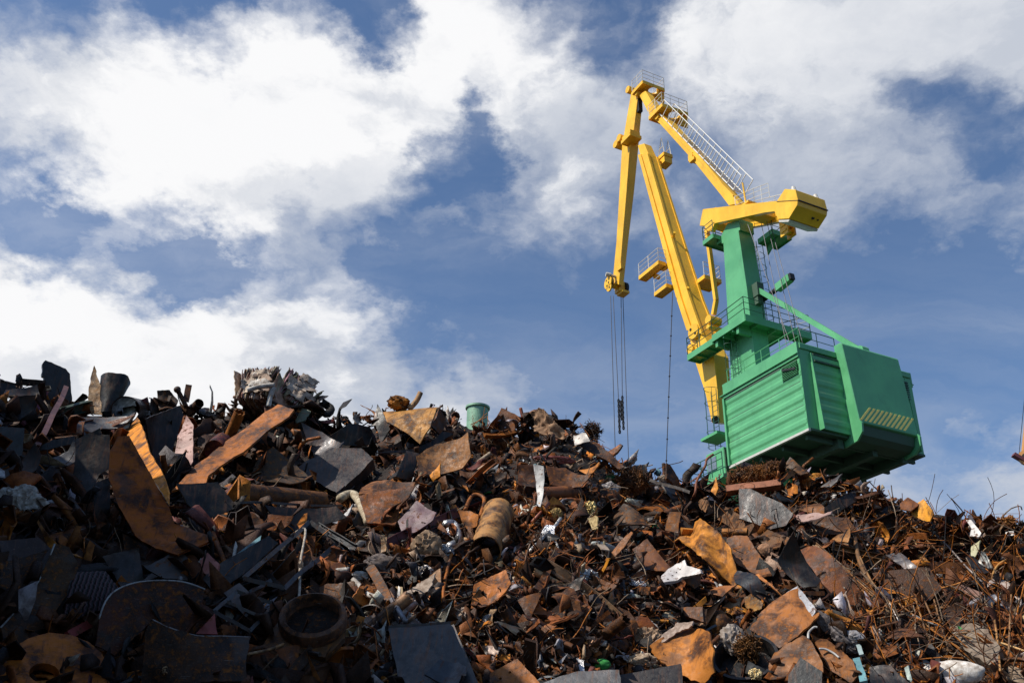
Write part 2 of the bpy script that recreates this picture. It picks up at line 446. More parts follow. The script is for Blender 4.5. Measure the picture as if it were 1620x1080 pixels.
    deck(mb, 5.5, 8.3, .60, 1.5, 26.9, .14, .34); deck(mb, 5.5, 6.15, -3.0, .60, 26.9, .14, .34); deck(mb, 8.3, 10.6, .65, 1.5, 26.72, .14, .30)
    deck(mb, 6.15, 8.3, -1.6, -.60, 26.9, .14, .34)
    for x in (6.6, 7.4, 9.0, 9.9): mb.box(P(x, .6, 26.45), P(x+.08, 1.45, 26.74))
    for y in (-2.4, -1.5, -.6): mb.box(P(5.55, y, 26.5), P(6.2, y+.08, 26.8))
    mb.box(P(6.2, .55, 26.2), P(6.4, 1.4, 26.75)).box(P(8.0, .55, 26.2), P(8.2, 1.4, 26.75))
    plat = mb.build('walkway', G, crane)
    railing([P(10.6, .75, 26.75), P(10.6, 1.48, 26.75), P(8.3, 1.48, 26.8), P(5.52, 1.48, 26.93), P(5.52, .2, 26.93), P(5.52, -2.98, 26.93)], DG, plat, 1.1, .026, 1.2)
    railing([P(5.52, -2.98, 26.93), P(8.2, -1.62, 26.93)], DG, plat, 1.1, .026, 1.2)
    # mast ladders with cages
    ladder(P(7.55, .72, 22.4), P(7.55, .72, 26.9), (1, 0, 0), DG, crane, cage=(0, 1, 0))
    ladder(P(6.35, -.62, 26.95), P(6.55, -.62, 32.6), (1, 0, 0), DG, crane, .4, cage=(0, -1, 0))
    # upper mast platforms
    mb = MB(); deck(mb, 8.0, 8.95, -.9, 1.05, 33.5, .1, .22); deck(mb, 8.0, 8.3, -.5, .55, 33.3, .1, .2)
    up = mb.build('mast_platform', G, crane)
    railing([P(8.0, 1.03, 33.5), P(8.93, 1.03, 33.5), P(8.93, -.88, 33.5)], DG, up, 1.0, .024, .9)
    q = UX(1222, 392, 5.3)
    mb = MB(); deck(mb, 4.9, 6.1, -1.9, -.55, 32.5, .12, .24)
    mb.prism([(5.0-XS, 32.4), (6.1-XS, 32.4), (6.1-XS, 31.7)], -1.2, -1.1)
    up2 = mb.build('mast_platform', G, crane)
    railing([P(6.1, -1.88, 32.5), P(4.92, -1.88, 32.5), P(4.92, -.6, 32.5)], DG, up2, 1.0, .024, .9)
    # rocker beam and its counterweight -------------------------------
    mb = MB()
    arm = [(1108, 350), (1112, 331), (1170, 324), (1228, 318), (1246, 318), (1236, 333), (1210, 336), (1131, 353), (1125, 366), (1119, 365), (1114, 357), (1107, 357)]
    pts = [U(a, b, .9) for a, b in arm]; prof = [(p[0], p[2]) for p in pts]
    mb.prism(prof, .9, .62); mb.prism(prof, -.62, -.9)
    a1, b1 = U(1113, 334, .9), U(1130, 352, .9)
    mb.box((a1[0]-.05, -.62, b1[2]+.2), (b1[0]+.1, .62, a1[2]-.1))
    mb.box(P(4.6, -.62, 33.15), P(5.4, .62, 33.7))
    rock = mb.build('rocker_beam', Yl, crane)
    mb = MB()
    cwp = [(1229, 318), (1241, 299), (1258, 300), (1262, 316), (1261, 325), (1248, 346), (1231, 347), (1224, 333)]
    sprism(mb, cwp, 1.0); cwt = mb.build('rocker_counterweight', Yl, rock, bevel=.02)
    mb = MB(); p = U(1262, 317, 1.0); p2 = U(1229, 319, 1.0)
    mb.bar((p[0]-.03, 1.0, p[2]), (p[0]-.03, -1.0, p[2]), .05, .05)
    mb.bar((p2[0], 1.01, p2[2]), (p[0], 1.01, p[2]), .02, .03)
    mb.build('seam', M['black_iron'], cwt)
    for y in (.75, -.75):
        q = U(1250, 299, 1.0); MB().tube([(q[0], y, q[2]-.1), (q[0]+.02, y, q[2]+.22)], [.16, .1], 8).build('lifting_lug', M['pale'], cwt)
    mb = MB(); a, b, c = U(1231, 348, 1.0), U(1248, 347, 1.0), U(1233, 353, 1.0)
    mb.prism([(a[0], a[2]), (b[0], b[2]), (b[0]+.1, b[2]-.08), (a[0], a[2]-.12)], -.96, .96).build('base_plate', M['pale'], cwt)
    p, q = U(1255, 334, 1.0), U(1252, 341, 1.0)
    for y, zz, r in ((-.25, .25, .04), (-.3, 0, .10), (-.6, -.12, .04), (.5, .4, .04)):
        n = Vector((-.86, 0, -.5)); c = Vector((p[0], y, p[2]+zz*.6)); c.x -= -.6*zz*.45
        MB().tube([c-n*.05, c+n*.04], r, 8).build('drain_cap', M['black_iron'], cwt)
    mb = MB(); c = UX(1238, 358, 3.6)
    for y in (-.15, -.6): mb.box(P(3.3, y, 31.3), P(3.9, y-.12, 32.2))
    mb.box(P(3.4, -.1, 31.5), P(3.8, -.75, 31.62)).box(P(3.4, -.1, 31.85), P(3.8, -.75, 31.97))
    mb.build('rope_guard', Yl, rock)
    railing([P(6.4, .55, 34.4), P(4.6, .75, 33.75), P(3.3, .85, 33.25)], WR, rock, .9, .022, .9)
    railing([P(6.4, -.55, 34.4), P(4.6, -.75, 33.75), P(3.3, -.85, 33.25)], WR, rock, .9, .022, .9)
    mb = MB(); mb.tube([P(5.35, .7, 33.9), P(5.45, .7, 35.6)], .05, 6); mb.box(P(5.0, .2, 34.0), P(5.9, .85, 34.12))
    mb.build('lamp_post', M['yellow'], rock)
    # pushrod from rocker to boom
    mb = MB(); a, b, c = U(1118, 362, 0), U(1133, 475, 0), U(1129, 498, 0)
    mb.bar(a, b, .22, .24, (0, 1, 0)).bar(b, c, .22, .24, (0, 1, 0)).build('push_rod', Yl, crane)
    mb = MB(); c = Vector(U(1130, 508, 0))
    mb.tube([c+Vector((0, -.35, 0)), c+Vector((0, .45, 0))], .28, 10); mb.tube([c+Vector((0, -.5, -.5)), c+Vector((0, .5, -.5))], .16, 8)
    mb.build('pivot_bracket', Yl, crane)
    # boom -------------------------------------------------------------
    st = [((1009, 230), (1019, 227), .30), ((1013, 245), (1026, 244), .32), ((1050, 390), (1067, 388), .42), ((1071.7, 470), (1092, 470), .44), ((1088, 522), (1113, 530), .50),
          ((1098, 567), (1129, 560), .52), ((1116, 622), (1135, 618), .46), ((1126, 668), (1138, 668), .30)]
    boom = stations(MB(), st).build('boom', Yl, crane, bevel=.01)
    # raised flange along the rear half of each side
    mb = MB()
    gs = [((1018, 246), (1026.5, 244), .32), ((1060, 390), (1067.6, 388), .42), ((1082.5, 470), (1092.6, 470), .44), ((1101, 524), (1113.6, 530), .50)]
    gf = [((1011.5, 246), (1016, 245), .32), ((1050.3, 390), (1057, 390), .42), ((1072, 470), (1079, 470), .44), ((1089, 523), (1097, 524), .50)]
    for sgn, gq in ((1, gs), (-1, gs), (1, gf), (-1, gf)):
        rings = []
        for a, b, h in gq:
            p = U(*a, h); q = U(*b, h)
            rings.append([(p[0], sgn*(h+.13), p[2]), (q[0]-.02, sgn*(h+.13), q[2]), (q[0]-.02, sgn*(h-.02), q[2]), (p[0], sgn*(h-.02), p[2])])
        mb.loft(rings)
    mb.build('boom_flange', Yl, boom)
    for px, py in ((1066.5, 372), (1088, 459)):
        p = Vector(U(px, py, .45)); MB().tube([p+Vector((.2, -.1, 0)), p+Vector((-.15, .08, .1))], .09, 6).build('lug', Yl, boom)
    mb = MB(); c = Vector(U(1100, 525, .55))
    for s in (1, -1): mb.tube([Vector((c.x, s*.5, c.z)), Vector((c.x, s*.72, c.z))], .48, 14); mb.tube([Vector((c.x+.5, s*.5, c.z-.9)), Vector((c.x+.5, s*.66, c.z-.9))], .3, 12)
    mb.build('bearing_plate', Yl, boom)
    for dz in (.2, -.2):
        MB().tube([Vector((c.x+dz, .70, c.z+dz)), Vector((c.x+dz, .75, c.z+dz))], .09, 8).build('bolt', M['black_iron'], boom)
    MB().tube([U(1132, 664, .5), U(1132, 664, -.5)], .22, 12).build('hinge_pin', M['black_iron'], boom)
    # boom platforms
    def balcony(x0, x1, y0, y1, z, rails, mat=Yl, rmat=WR, nm='boom_platform', th=.14, par=boom, rh=1.0):
        mb = MB(); deck(mb, x0, x1, y0, y1, z, th, .2); o = mb.build(nm, mat, par)
        for rp in rails: railing([P(*p, z) for p in rp], rmat, o, rh, .022, .9)
        return o
    balcony(13.3, 15.5, .62, 1.15, 34.55, [[(15.5, 1.13), (13.32, 1.13), (13.32, .45)]])
    MB().box(P(13.28, .30, 34.35), P(13.9, .62, 34.55)).box(P(14.5, .2, 34.2), P(14.7, .62, 34.45)).build('platform_bracket', Yl, boom)
    p4b = UX(1060, 455, 13.2); balcony(12.9, 14.2, .40, .95, p4b[2]-.05, [[(14.2, .93), (12.92, .93), (12.92, .5)]])
    p4c = UX(1130, 447, 11.4); balcony(11.0, 12.2, -1.75, -.5, p4c[2], [[(12.2, -1.72), (11.02, -1.72), (11.02, -.5)]])
    balcony(16.1, 17.25, -.05, .88, 46.7, [], nm='boom_head_platform')
    MB().box(P(16.15, -.0, 46.75), P(17.2, .82, 47.1)).build('boom_head_box', Yl, boom)
    q = UX(1040, 243, 14.7); o = balcony(14.4, 15.3, -1.35, -.65, q[2], [], nm='boom_head_platform')
    mb = MB()
    for y in (-1.3, -.75): 
        mb.tube([P(14.45, y, q[2]), P(14.7, y, q[2]+1.5), P(15.25, y, q[2])], .03, 5); mb.tube([P(14.55, y, q[2]+.7), P(15.05, y, q[2]+.7)], .025, 5)
    mb.build('railing', WR, o); MB().box(P(14.42, -1.32, q[2]-.7), P(15.2, -.68, q[2]-.1)).build('motor_housing', Yl, o)
    # fly jib ----------------------------------------------------------
    st = [((998.5, 146), (1009, 152), .22), ((989, 202), (1003, 202), .25), ((984, 232), (996, 234), .36), ((980, 300), (991, 303), .31), ((975.3, 380), (984.5, 380), .24), ((970.5, 431), (980.5, 431), .20), ((969, 450), (979, 450), .18)]
    jib = stations(MB(), st).build('fly_jib', Yl, crane, bevel=.01)
    mb = MB(); a, b = U(1009.5, 156, .1), U(1011, 176, .1)
    mb.box((a[0]-.12, .16, a[2]), (a[0]+.35, -.16, b[2])).build('rope_slot', M['black_iron'], jib)
    mb = MB()
    for q, r in (((984.5, 232), .3), ((990, 222), .3)):
        p = Vector(U(*q, 0)); mb.tube([p+Vector((0, -.5, 0)), p+Vector((0, .62, 0))], r, 10)
    mb.build('pivot_pin', Yl, jib)
    mb = MB()
    p = Vector(U(1001, 143, 0)); mb.tube([p+Vector((.1, -.30, .0)), p+Vector((.1, .4, .0))], .28, 12)
    mb.build('tail_sheave', Yl, jib)
    # jib head
    p = Vector(U(975, 452, 0))
    hd = MB().tube([p+Vector((0, .60, .05)), p+Vector((0, .70, .05))], .46, 16).tube([p+Vector((-.12, .60, -.38)), p+Vector((-.12, .70, -.38))], .30, 12)
    hd.build('sheave_cheek', Yl, jib)
    MB().tube([p+Vector((0, .50, .0)), p+Vector((0, .60, .0))], .50, 16).tube([p+Vector((.05, -.75, -.1)), p+Vector((.05, -.55, -.1))], .52, 16).build('sheave', M['black_iron'], jib)
    MB().tube([p+Vector((.05, -.75, -.1)), p+Vector((.05, .52, -.0))], .20, 10).box(p+Vector((-.3, -.5, -.5)), p+Vector((.3, -.05, .3))).box(p+Vector((-.55, -.7, -.68)), p+Vector((.2, -.15, -.5))).build('head_block', M['yellow'], jib)
    mb = MB()
    for (dx, dz) in ((.15, .28), (-.12, .02), (.1, -.15), (-.2, -.42)): mb.tube([p+Vector((dx, .69, dz)), p+Vector((dx, .715, dz))], .075, 8)
    mb.build('cheek_hole', M['black_iron'], jib)
    q = Vector(U(968, 436, .5)); MB().tube([q+Vector((0, .12, 0)), q+Vector((.0, -.55, 0))], .10, 8).tube([q+Vector((0, .12, 0)), q+Vector((.1, .42, .04))], .16, 8).build('limit_switch_arm', M['pale'], jib)
    MB().box(Vector(U(981, 424, .2))+Vector((-.3, -.1, -.18)), Vector(U(981, 424, .2))+Vector((.2, .12, .2))).build('bracket', Yl, jib)
    # tie beam with walkway ladder --------------------------------------
    st = [((1011, 150), (1021, 144), .26), ((1028, 183), (1040, 176), .30), ((1044, 196), (1057, 191), .30), ((1100, 258), (1112, 253), .30), ((1140, 308), (1153, 303), .32), ((1153, 325), (1170, 322), .30)]
    tie = stations(MB(), st).build('tie_beam', Yl, crane, bevel=.01)
    A = Vector(U(1024, 172, 0)); B = Vector(U(1164, 318, 0)); dv = (B-A).normalized(); up = Vector((0, 1, 0)).cross(dv).normalized()
    if up.z < 0: up = -up
    # flange line
    MB().bar(A+up*.25+Vector((0, .33, 0)), B+up*.25+Vector((0, .33, 0)), .05, .06, up).build('tie_flange', Yl, tie)
    # stair ladder on the top side, handrails either side
    sb = MB(); s0 = A.lerp(B, .16); s1 = A.lerp(B, .99)
    n = 34
    base_u = up*.52
    for s in (-.36, .36):
        sb.tube([s0+base_u+Vector((0, s, 0)), s1+base_u+Vector((0, s, 0))], .035, 5)
    for i in range(n+1):
        c = s0.lerp(s1, i/n)+base_u; sb.tube([c+Vector((0, -.36, 0)), c+Vector((0, .36, 0))], .032, 4)
    sb.build('stair', WR, tie)
    hb = MB()
    for s in (-.42, .42):
        for hh in (1.15,): hb.tube([s0+up*(.52+hh-.2)+Vector((0, s, 0)), s1+up*(.52+hh-.2)+Vector((0, s, 0))], .028, 5)
        for i in range(15):
            c = s0.lerp(s1, i/14)+Vector((0, s, 0)); hb.tube([c+up*.52, c+up*1.48], .028, 4)
    hb.build('handrail', WR, tie)
    MB().box(Vector(U(1100, 250, 0))+Vector((-.2, -.36, -.25)), Vector(U(1100, 250, 0))+Vector((.25, .38, .2))).box(Vector(U(1097, 253, .3))+Vector((-.25, -.05, -.12)), Vector(U(1097, 253, .3))+Vector((.25, .15, .1))).build('clamp', Yl, tie)
    def hatch_platform(x0, x1, y0, y1, z, hc, hr):
        bm = MB(); n = 24
        outer = []
        for i in range(n):
            t = 2*math.pi*i/n; dx, dy = math.cos(t), math.sin(t)
            k = min(((x1-x0)/2)/abs(dx) if abs(dx) > 1e-6 else 9, ((y1-y0)/2)/abs(dy) if abs(dy) > 1e-6 else 9)
            outer.append(((x0+x1)/2+dx*k, (y0+y1)/2+dy*k))
        inner = [(hc[0]+hr*math.cos(2*math.pi*i/n), hc[1]+hr*math.sin(2*math.pi*i/n)) for i in range(n)]
        v = []
        for zz in (z, z-.12): v += [P(a, b, zz) for a, b in outer]+[P(a, b, zz) for a, b in inner]
        f = []
        for i in range(n):
            j = (i+1) % n
            f += [(i, j, n+j, n+i), (2*n+i, 3*n+i, 3*n+j, 2*n+j), (i, 2*n+i, 2*n+j, j), (n+i, n+j, 3*n+j, 3*n+i)]
        bm.add(v, f)
        for a, b in (((x0-.03, y0), (x0, y1)), ((x1, y0), (x1+.03, y1)), ((x0, y1), (x1, y1+.03)), ((x0, y0-.03), (x1, y0))): bm.box(P(*a, z-.2), P(*b, z+.08))
        o = bm.build('hatch_platform', Yl, tie)
        railing([P(x1, y1, z), P(x0, y1, z), P(x0, y0, z), P(x1, y0, z)], WR, o, 1.05, .022, .8)
        lb = MB()
        for yy in (y0+.02, y0+.5): lb.tube([P(x0+.1, yy, z-1.15), P(x0+.05, yy, z)], .03, 5)
        for k in range(4): lb.tube([P(x0+.1, y0+.02, z-1.1+k*.3), P(x0+.1, y0+.5, z-1.1+k*.3)], .022, 4)
        lb.box(P(x0+.14, y0, z-1.15), P(x0+.20, y0+.55, z-.05))
        lb.build('hatch_ladder', Yl, o)
        return o
    hatch_platform(14.7, 16.05, -1.30, .55, 50.45, (15.1, -.60), .36)
    hatch_platform(12.55, 14.15, -1.50, .60, 46.72, (13.05, -.68), .40)
    for q in ((1014, 148), (1047, 185)):
        c = Vector(U(*q, 0)); MB().tube([c+Vector((0, -.5, -.1)), c+Vector((0, .45, -.1))], .24, 10).build('tie_pin', Yl, tie)
    # green strut and luffing cylinder ----------------------------------
    a = Vector(UX(1199, 458, 6.0)); b = Vector(UX(1364, 556, -.15))
    mb = MB().bar(a, b, .20, .26).tube([b+Vector((.0, -.2, 0)), b+Vector((0, .2, 0))], .26, 10)
    mb.build('stay_strut', G, crane)
    mb = MB().box(a+Vector((-.2, -.25, -.45)), a+Vector((.3, .2, .35))).box(a+Vector((-.1, -.2, -.9)), a+Vector((.3, .15, -.4))); mb.build('strut_bracket', M['underside'], crane)
    a = Vector(U(1206, 476, -.45)); b = Vector(U(1251, 439, -.45)); c = a.lerp(b, .55)
    MB().tube([a, c], .13, 10).build('luffing_rod', M['black_iron'], crane)
    MB().bar(c, b, .34, .42).build('luffing_cylinder', G, crane)
    MB().bar(b, b+(b-a)*.06, .3, .36).build('cylinder_cap', M['black_iron'], crane)
    # rigging ropes from the rocker down to the winches in the house
    mb = MB()
    for (px, py, qx, qy, x) in ((1204, 352, 1244, 505, 3.2), (1213, 350, 1262, 520, 3.0), (1218, 352, 1275, 525, 2.6), (1183, 355, 1262, 560, 2.2)):
        mb.tube([UX(px, py, 5.0), P(x, UX(qx, qy, x)[1], 22.3)], .018, 5)
    mb.build('winch_rope', M['cable'], crane)
    # hoist ropes hang from the jib head
    tipx = p.x
    for (yy, x, zb_) in ((.62, .28, 16.0), (.55, -.22, 29.6), (-.42, .22, 30.6), (-.62, -.22, 16.0)):
        pass
    hoist = []
    for (qx, qy, ex, ey, y) in ((966, 468, 973, 702, .62), (970, 468, 978.5, 632, .50), (982.5, 470, 984.5, 627, -.30), (985.5, 470, 994, 716, -.48)):
        t = Vector(U(qx, qy, y)); e = Vector(U(ex, ey, y)); hoist.append((t, e))
    mb = MB()
    for k, (t, e) in enumerate(hoist):
        if k in (0, 3): e = e+(e-t)*.5
        mb.tube([t, e], .024, 5)
    mb.build('hoist_rope', M['cable'], crane)
    a = Vector(U(1064, 462, .85)); b = Vector(U(1052, 790, .85)); mb = MB().tube([a, b], .026, 5)
    for k in range(9): mb.tube([a.lerp(b, .12+.1*k), a.lerp(b, .125+.1*k)], .055, 6)
    mb.build('cable', M['cable'], crane)
    # cages and lower landing by the boom foot
    cg = U(1134, 660, .9)
    ladder(P(9.45, .80, 20.9), P(9.45, .80, 24.3), (1, 0, 0), DG, crane, cage=(0, 1, 0))
    q = Vector(U(1136, 692, 1.4)); MB().box(q+Vector((-.7, -.5, -.10)), q+Vector((.7, .6, .05))).build('landing', G, crane)
    # operator cab ------------------------------------------------------
    cab = MB().box(P(5.9, 2.35, 17.75), P(7.3, 3.35, 19.35)).build('operator_cab', G, crane, bevel=.03)
    MB().box(P(7.30, 2.5, 18.3), P(7.34, 3.2, 19.1)).box(P(6.5, 3.35, 18.35), P(7.2, 3.38, 19.05)).build('window', M['glass'], cab)
    MB().box(P(5.4, 2.2, 17.55), P(8.0, 3.9, 17.75)).build('cab_floor', G, cab)
    railing([P(5.45, 3.85, 17.75), P(7.95, 3.85, 17.75), P(7.95, 2.3, 17.75)], DG, cab, 1.1, .026, .85)
    MB().box(P(5.86, 2.7, 17.9), P(5.90, 3.3, 19.2)).build('door', M['underside'], cab)
    # slewing ring, column and portal below ------------------------------
    mb = MB()
    def zr(r, z, n=28): return [(r*math.cos(2*math.pi*i/n), r*math.sin(2*math.pi*i/n), z) for i in range(n)]
    mb.loft([zr(2.6, 17.55), zr(2.6, 17.0), zr(2.1, 16.9), zr(1.7, 9.2), zr(2.4, 9.0), zr(2.4, 8.6)])
    mb.build('slewing_column', G, crane)
    mb = MB().box((-2.6, -2.6, 7.6), (2.6, 2.6, 8.6))
    mb.build('portal_head', G, crane, bevel=.05)
    for sx in (-1, 1):
        for sy in (-1, 1):
            MB().bar((sx*2.2, sy*2.2, 7.8), (sx*5.0, sy*5.0, .9), .9, 1.1).build('portal_leg', G, crane)
            MB().box((sx*5-1.2, sy*5-.3, .15), (sx*5+1.2, sy*5+.3, .9)).build('bogie', M['underside'], crane)
    return hoist
hoist = build_crane()
# lifting chains hang from two of the hoist ropes
W = Matrix.Translation(base) @ Matrix.Rotation(R(90)+YA, 4, 'Z')
def chain(top, length, n, label):
    t = W @ top; mb = MB(); s = length/n; r = .042
    for i in range(n):
        c = t-Vector((0, 0, s*(i+.5))); a = (i % 2)*math.pi/2+.4; ax = Vector((math.cos(a), math.sin(a), 0))
        ring = [c+ax*(math.cos(k*math.pi/6)*s*.32)+Vector((0, 0, math.sin(k*math.pi/6)*s*.66)) for k in range(13)]
        mb.tube(ring, r, 5)
    o = mb.build('lifting_chain', M['black_iron']); 
    tag(o, label, 'chain', 'chains hanging from the hoist ropes'); return o
chain(hoist[1][1], 2.3, 13, 'dark hanging chain on the left-hand of the two inner ropes below the jib')
chain(hoist[2][1], 2.3, 13, 'dark hanging chain on the right-hand of the two inner ropes below the jib')
chain(hoist[2][1]+Vector((.12,.05,-.3)), 1.3, 8, 'short doubled dark chain loop knotted against the right-hand hanging chain')

# second crane, seen only by the tip of its jib at the edge of the picture
def second_crane():
    d = ray(1623, 724); c = CAM+d*(80/math.hypot(d.x, d.y))
    g = Vector((c.x+16, c.y+16, 0))
    root = empty('distant_crane', g); tag(root, 'far orange crane jib tip with round sheave at the right edge of the view', 'crane')
    L = c-g; faded = crane_paint('faded_orange_crane_paint', (.52, .24, .06), 1.2, .55)
    d2 = ray(1655, 400); tip = L; up = CAM+d2*(83/math.hypot(d2.x, d2.y))-g
    MB().bar(tip+Vector((.35, .25, .4)), up, .55, .75).build('jib', faded, root)
    n = Vector((-.5, -.86, 0))
    MB().tube([tip-n*.3, tip+n*.28], .52, 16).build('sheave', faded, root)
    MB().tube([tip+n*.26, tip+n*.34], .26, 12).build('sheave_hub', M['black_iron'], root)
    MB().bar(tip+Vector((-.9, 0, .25)), tip+Vector((.1, 0, -.45)), .5, .25).build('rope_guard', plainmat('faded_maroon_paint', (.14, .04, .05), .6), root)
    mb = MB()
    for s in (-.25, .15): mb.tube([tip+Vector((s+.1, 0, -.3)), tip+Vector((s+1.4, .6, -9))], .025, 4); mb.tube([tip+Vector((s-.2, 0, .3)), up+Vector((-.6, 0, 0))], .025, 4)
    mb.build('rope', M['cable'], root)
    MB().bar(up, (0, 0, 3), .9, 1.2).build('boom', faded, root)
    MB().box((-3, -3, 0), (3, 3, 5)).build('base', M['green'], root, bevel=.1)
second_crane()

# ------------------------------------------------------------------ the heap's ground form
RIDGE = [(-60,612),(0,612),(60,622),(110,640),(150,652),(230,655),(300,650),(360,640),(420,632),(500,655),(560,668),(620,650),(690,645),(740,666),(800,671),(850,664),(905,676),(940,698),(975,738),(1060,752),(1110,775),(1165,772),(1200,752),(1260,748),(1340,768),(1420,795),(1480,828),(1620,838),(1700,842)]
_rt = []
for q in RIDGE:
    d = ray(*q); _rt.append((math.atan2(d.x, d.y), d.z/math.hypot(d.x, d.y)))
RT = np.array([a for a, b in _rt]); RE = np.array([b for a, b in _rt])
def ridge(th):
    """ridge distance, ridge height, front slope at bearing th"""
    rr = 27.0+1.2*math.sin(3.1*th+1.0)
    z = 1.7+rr*float(np.interp(th, RT, RE))-.25
    sl = 0.80
    t0 = R(-28.5)
    if th < t0:  # unseen left shoulder, raised and drawn nearer to shade the lower left slope
        k = min(1, (t0-th)/R(17)); k = k*k*(3-2*k)
        rr = rr*(1-k)+17.0*k; z = z*(1-k)+19.0*k; sl = .8+.8*k
        if th < R(-95): z *= max(0, 1-(R(-95)-th)/R(40))
    t1 = R(28)
    if th > t1: z *= max(0.0, 1-(th-t1)/R(50))
    return rr, z, sl
def heap_h(x, y, rough=True):
    th = math.atan2(x, y); r = math.hypot(x, y)
    rr, z, sl = ridge(th)
    if r < rr: h = z-sl*(rr-r)*(1+.012*(rr-r))
    else: h = z-.42*(r-rr)-.02*(r-rr)**2
    if rough and h > -1:
        h += .42*noise.noise((x*.42, y*.42, 3.1))+.22*noise.noise((x*1.1, y*1.1, 7.7))
    return h
def S(px, py, back=0.0):
    d = ray(px, py); prev = None
    t = 10.0
    while t < 40:
        p = CAM+d*t
        if heap_h(p.x, p.y) >= p.z:
            lo, hi = t-.4, t
            for _ in range(7):
                mid = (lo+hi)/2; p = CAM+d*mid
                if heap_h(p.x, p.y) >= p.z: hi = mid
                else: lo = mid
            return CAM+d*hi, hi
        t += .4
    t = 26.6/math.hypot(d.x, d.y); return CAM+d*t, t   # in the air just above the ridge
def hnorm(x, y, e=.35):
    return Vector((heap_h(x-e, y, False)-heap_h(x+e, y, False), heap_h(x, y-e, False)-heap_h(x, y+e, False), 2*e)).normalized()

# materials of scrap: every object's own colour under shared wear
def scrap_mat(name, kind):
    mt, t, b = newmat(name)
    v, oi = objcoord(t)
    c = oi.outputs['Color']
    n1 = noise_n(t, v, 2.2, 6, 0.62, .4); n2 = noise_n(t, v, 9.0, 7, 0.68, .2); n3 = noise_n(t, v, 38.0, 4, 0.7)
    st = noise_n(t, stretch(t, v, (9.0, 1.1, 3.0)), 1.5, 6, 0.65)
    rb = b.inputs
    if kind == 'rust':
        black = mixc(t, 1.0, c, (.20, .16, .15), 'MULTIPLY'); black = mixc(t, .5, black, (.020, .013, .010))
        a = mixc(t, maprange(t, n1, .36, .60), black, c)
        a = mixc(t, math_n(t, 'MULTIPLY', maprange(t, n2, .50, .68), .75), a, mixc(t, .55, c, (.44, .145, .020)))
        a = mixc(t, math_n(t, 'MULTIPLY', maprange(t, st, .53, .70), .65), a, (.030, .019, .015))
        n4 = noise_n(t, v, 1.3, 4, .5)
        a = mixc(t, math_n(t, 'MULTIPLY', maprange(t, n4, .58, .66), .55), a, (.060, .050, .046))
        a = mixc(t, math_n(t, 'MULTIPLY', maprange(t, n3, .58, .72), .6), a, (.38, .13, .022))
        a = mixc(t, math_n(t, 'MULTIPLY', maprange(t, noise_n(t, stretch(t, v, (2.0, 40.0, 6.0)), 2.0, 2, .5), .70, .74), .5), a, (.30, .27, .24))
        setv(t, rb['Base Color'], a); setv(t, rb['Roughness'], maprange(t, n2, .3, .7, .38, .85)); rb['Metallic'].default_value = .1; rb['Specular IOR Level'].default_value = .28
        bump(t, b, math_n(t, 'ADD', math_n(t, 'MULTIPLY', n2, .6), math_n(t, 'MULTIPLY', n3, .4)), .6, .03)
    elif kind == 'paint':
        a = mixc(t, maprange(t, n1, .3, .7), mixc(t, 1.0, c, (.55, .55, .56), 'MULTIPLY'), c)
        mk = maprange(t, math_n(t, 'ADD', math_n(t, 'MULTIPLY', n2, .7), math_n(t, 'MULTIPLY', n1, .35)), .56, .64)
        rust = mixc(t, maprange(t, n3, .35, .65), (.05, .022, .012), (.20, .075, .025))
        a = mixc(t, math_n(t, 'MULTIPLY', mk, .85), a, rust)
        a = mixc(t, math_n(t, 'MULTIPLY', maprange(t, st, .54, .76), .4), a, (.03, .024, .02))
        setv(t, rb['Base Color'], a); setv(t, rb['Roughness'], maprange(t, mk, 0, 1, .52, .85)); rb['Metallic'].default_value = .1
        bump(t, b, n2, .3, .03)
    elif kind == 'steel':
        a = mixc(t, maprange(t, n1, .3, .7), mixc(t, 1.0, c, (.5, .5, .5), 'MULTIPLY'), c)
        a = mixc(t, math_n(t, 'MULTIPLY', maprange(t, st, .50, .68), .75), a, (.085, .036, .018))
        a = mixc(t, math_n(t, 'MULTIPLY', maprange(t, n1, .52, .66), .6), a, (.055, .028, .018))
        a = mixc(t, math_n(t, 'MULTIPLY', maprange(t, n3, .62, .74), .4), a, (.32, .30, .28))
        setv(t, rb['Base Color'], a); setv(t, rb['Roughness'], maprange(t, n2, .3, .7, .30, .6)); rb['Metallic'].default_value = .3
        bump(t, b, n2, .25, .03)
    elif kind == 'cloth':
        a = mixc(t, maprange(t, n2, .35, .7), mixc(t, 1.0, c, (.45, .4, .36), 'MULTIPLY'), c)
        a = mixc(t, math_n(t, 'MULTIPLY', maprange(t, n1, .55, .75), .5), a, (.12, .06, .035))
        setv(t, rb['Base Color'], a); rb['Roughness'].default_value = .85
        bump(t, b, math_n(t, 'ADD', n2, math_n(t, 'MULTIPLY', st, .6)), .28, .04)
    elif kind == 'foil':
        a = mixc(t, maprange(t, n1, .4, .7), c, mixc(t, 1.0, c, (.4, .36, .33), 'MULTIPLY'))
        setv(t, rb['Base Color'], a); setv(t, rb['Roughness'], maprange(t, n2, .3, .7, .22, .5)); rb['Metallic'].default_value = .8
        bump(t, b, n2, .8, .05)
    elif kind == 'mesh':
        wv = N(t, 'ShaderNodeTexWave'); wv.inputs['Scale'].default_value = 7; wv.inputs['Distortion'].default_value = 2.5; wv.inputs['Detail'].default_value = 1
        t.links.new(stretch(t, v, (.6, 2.6, 1)), wv.inputs['Vector'])
        a = mixc(t, maprange(t, wv.outputs[0], .35, .6), (.012, .009, .009), c)
        setv(t, rb['Base Color'], a); rb['Roughness'].default_value = .6; bump(t, b, wv.outputs[0], .9, .04)
    return mt
SM = {k: scrap_mat('scrap_'+k, k) for k in ('rust', 'paint', 'steel', 'cloth', 'foil', 'mesh')}
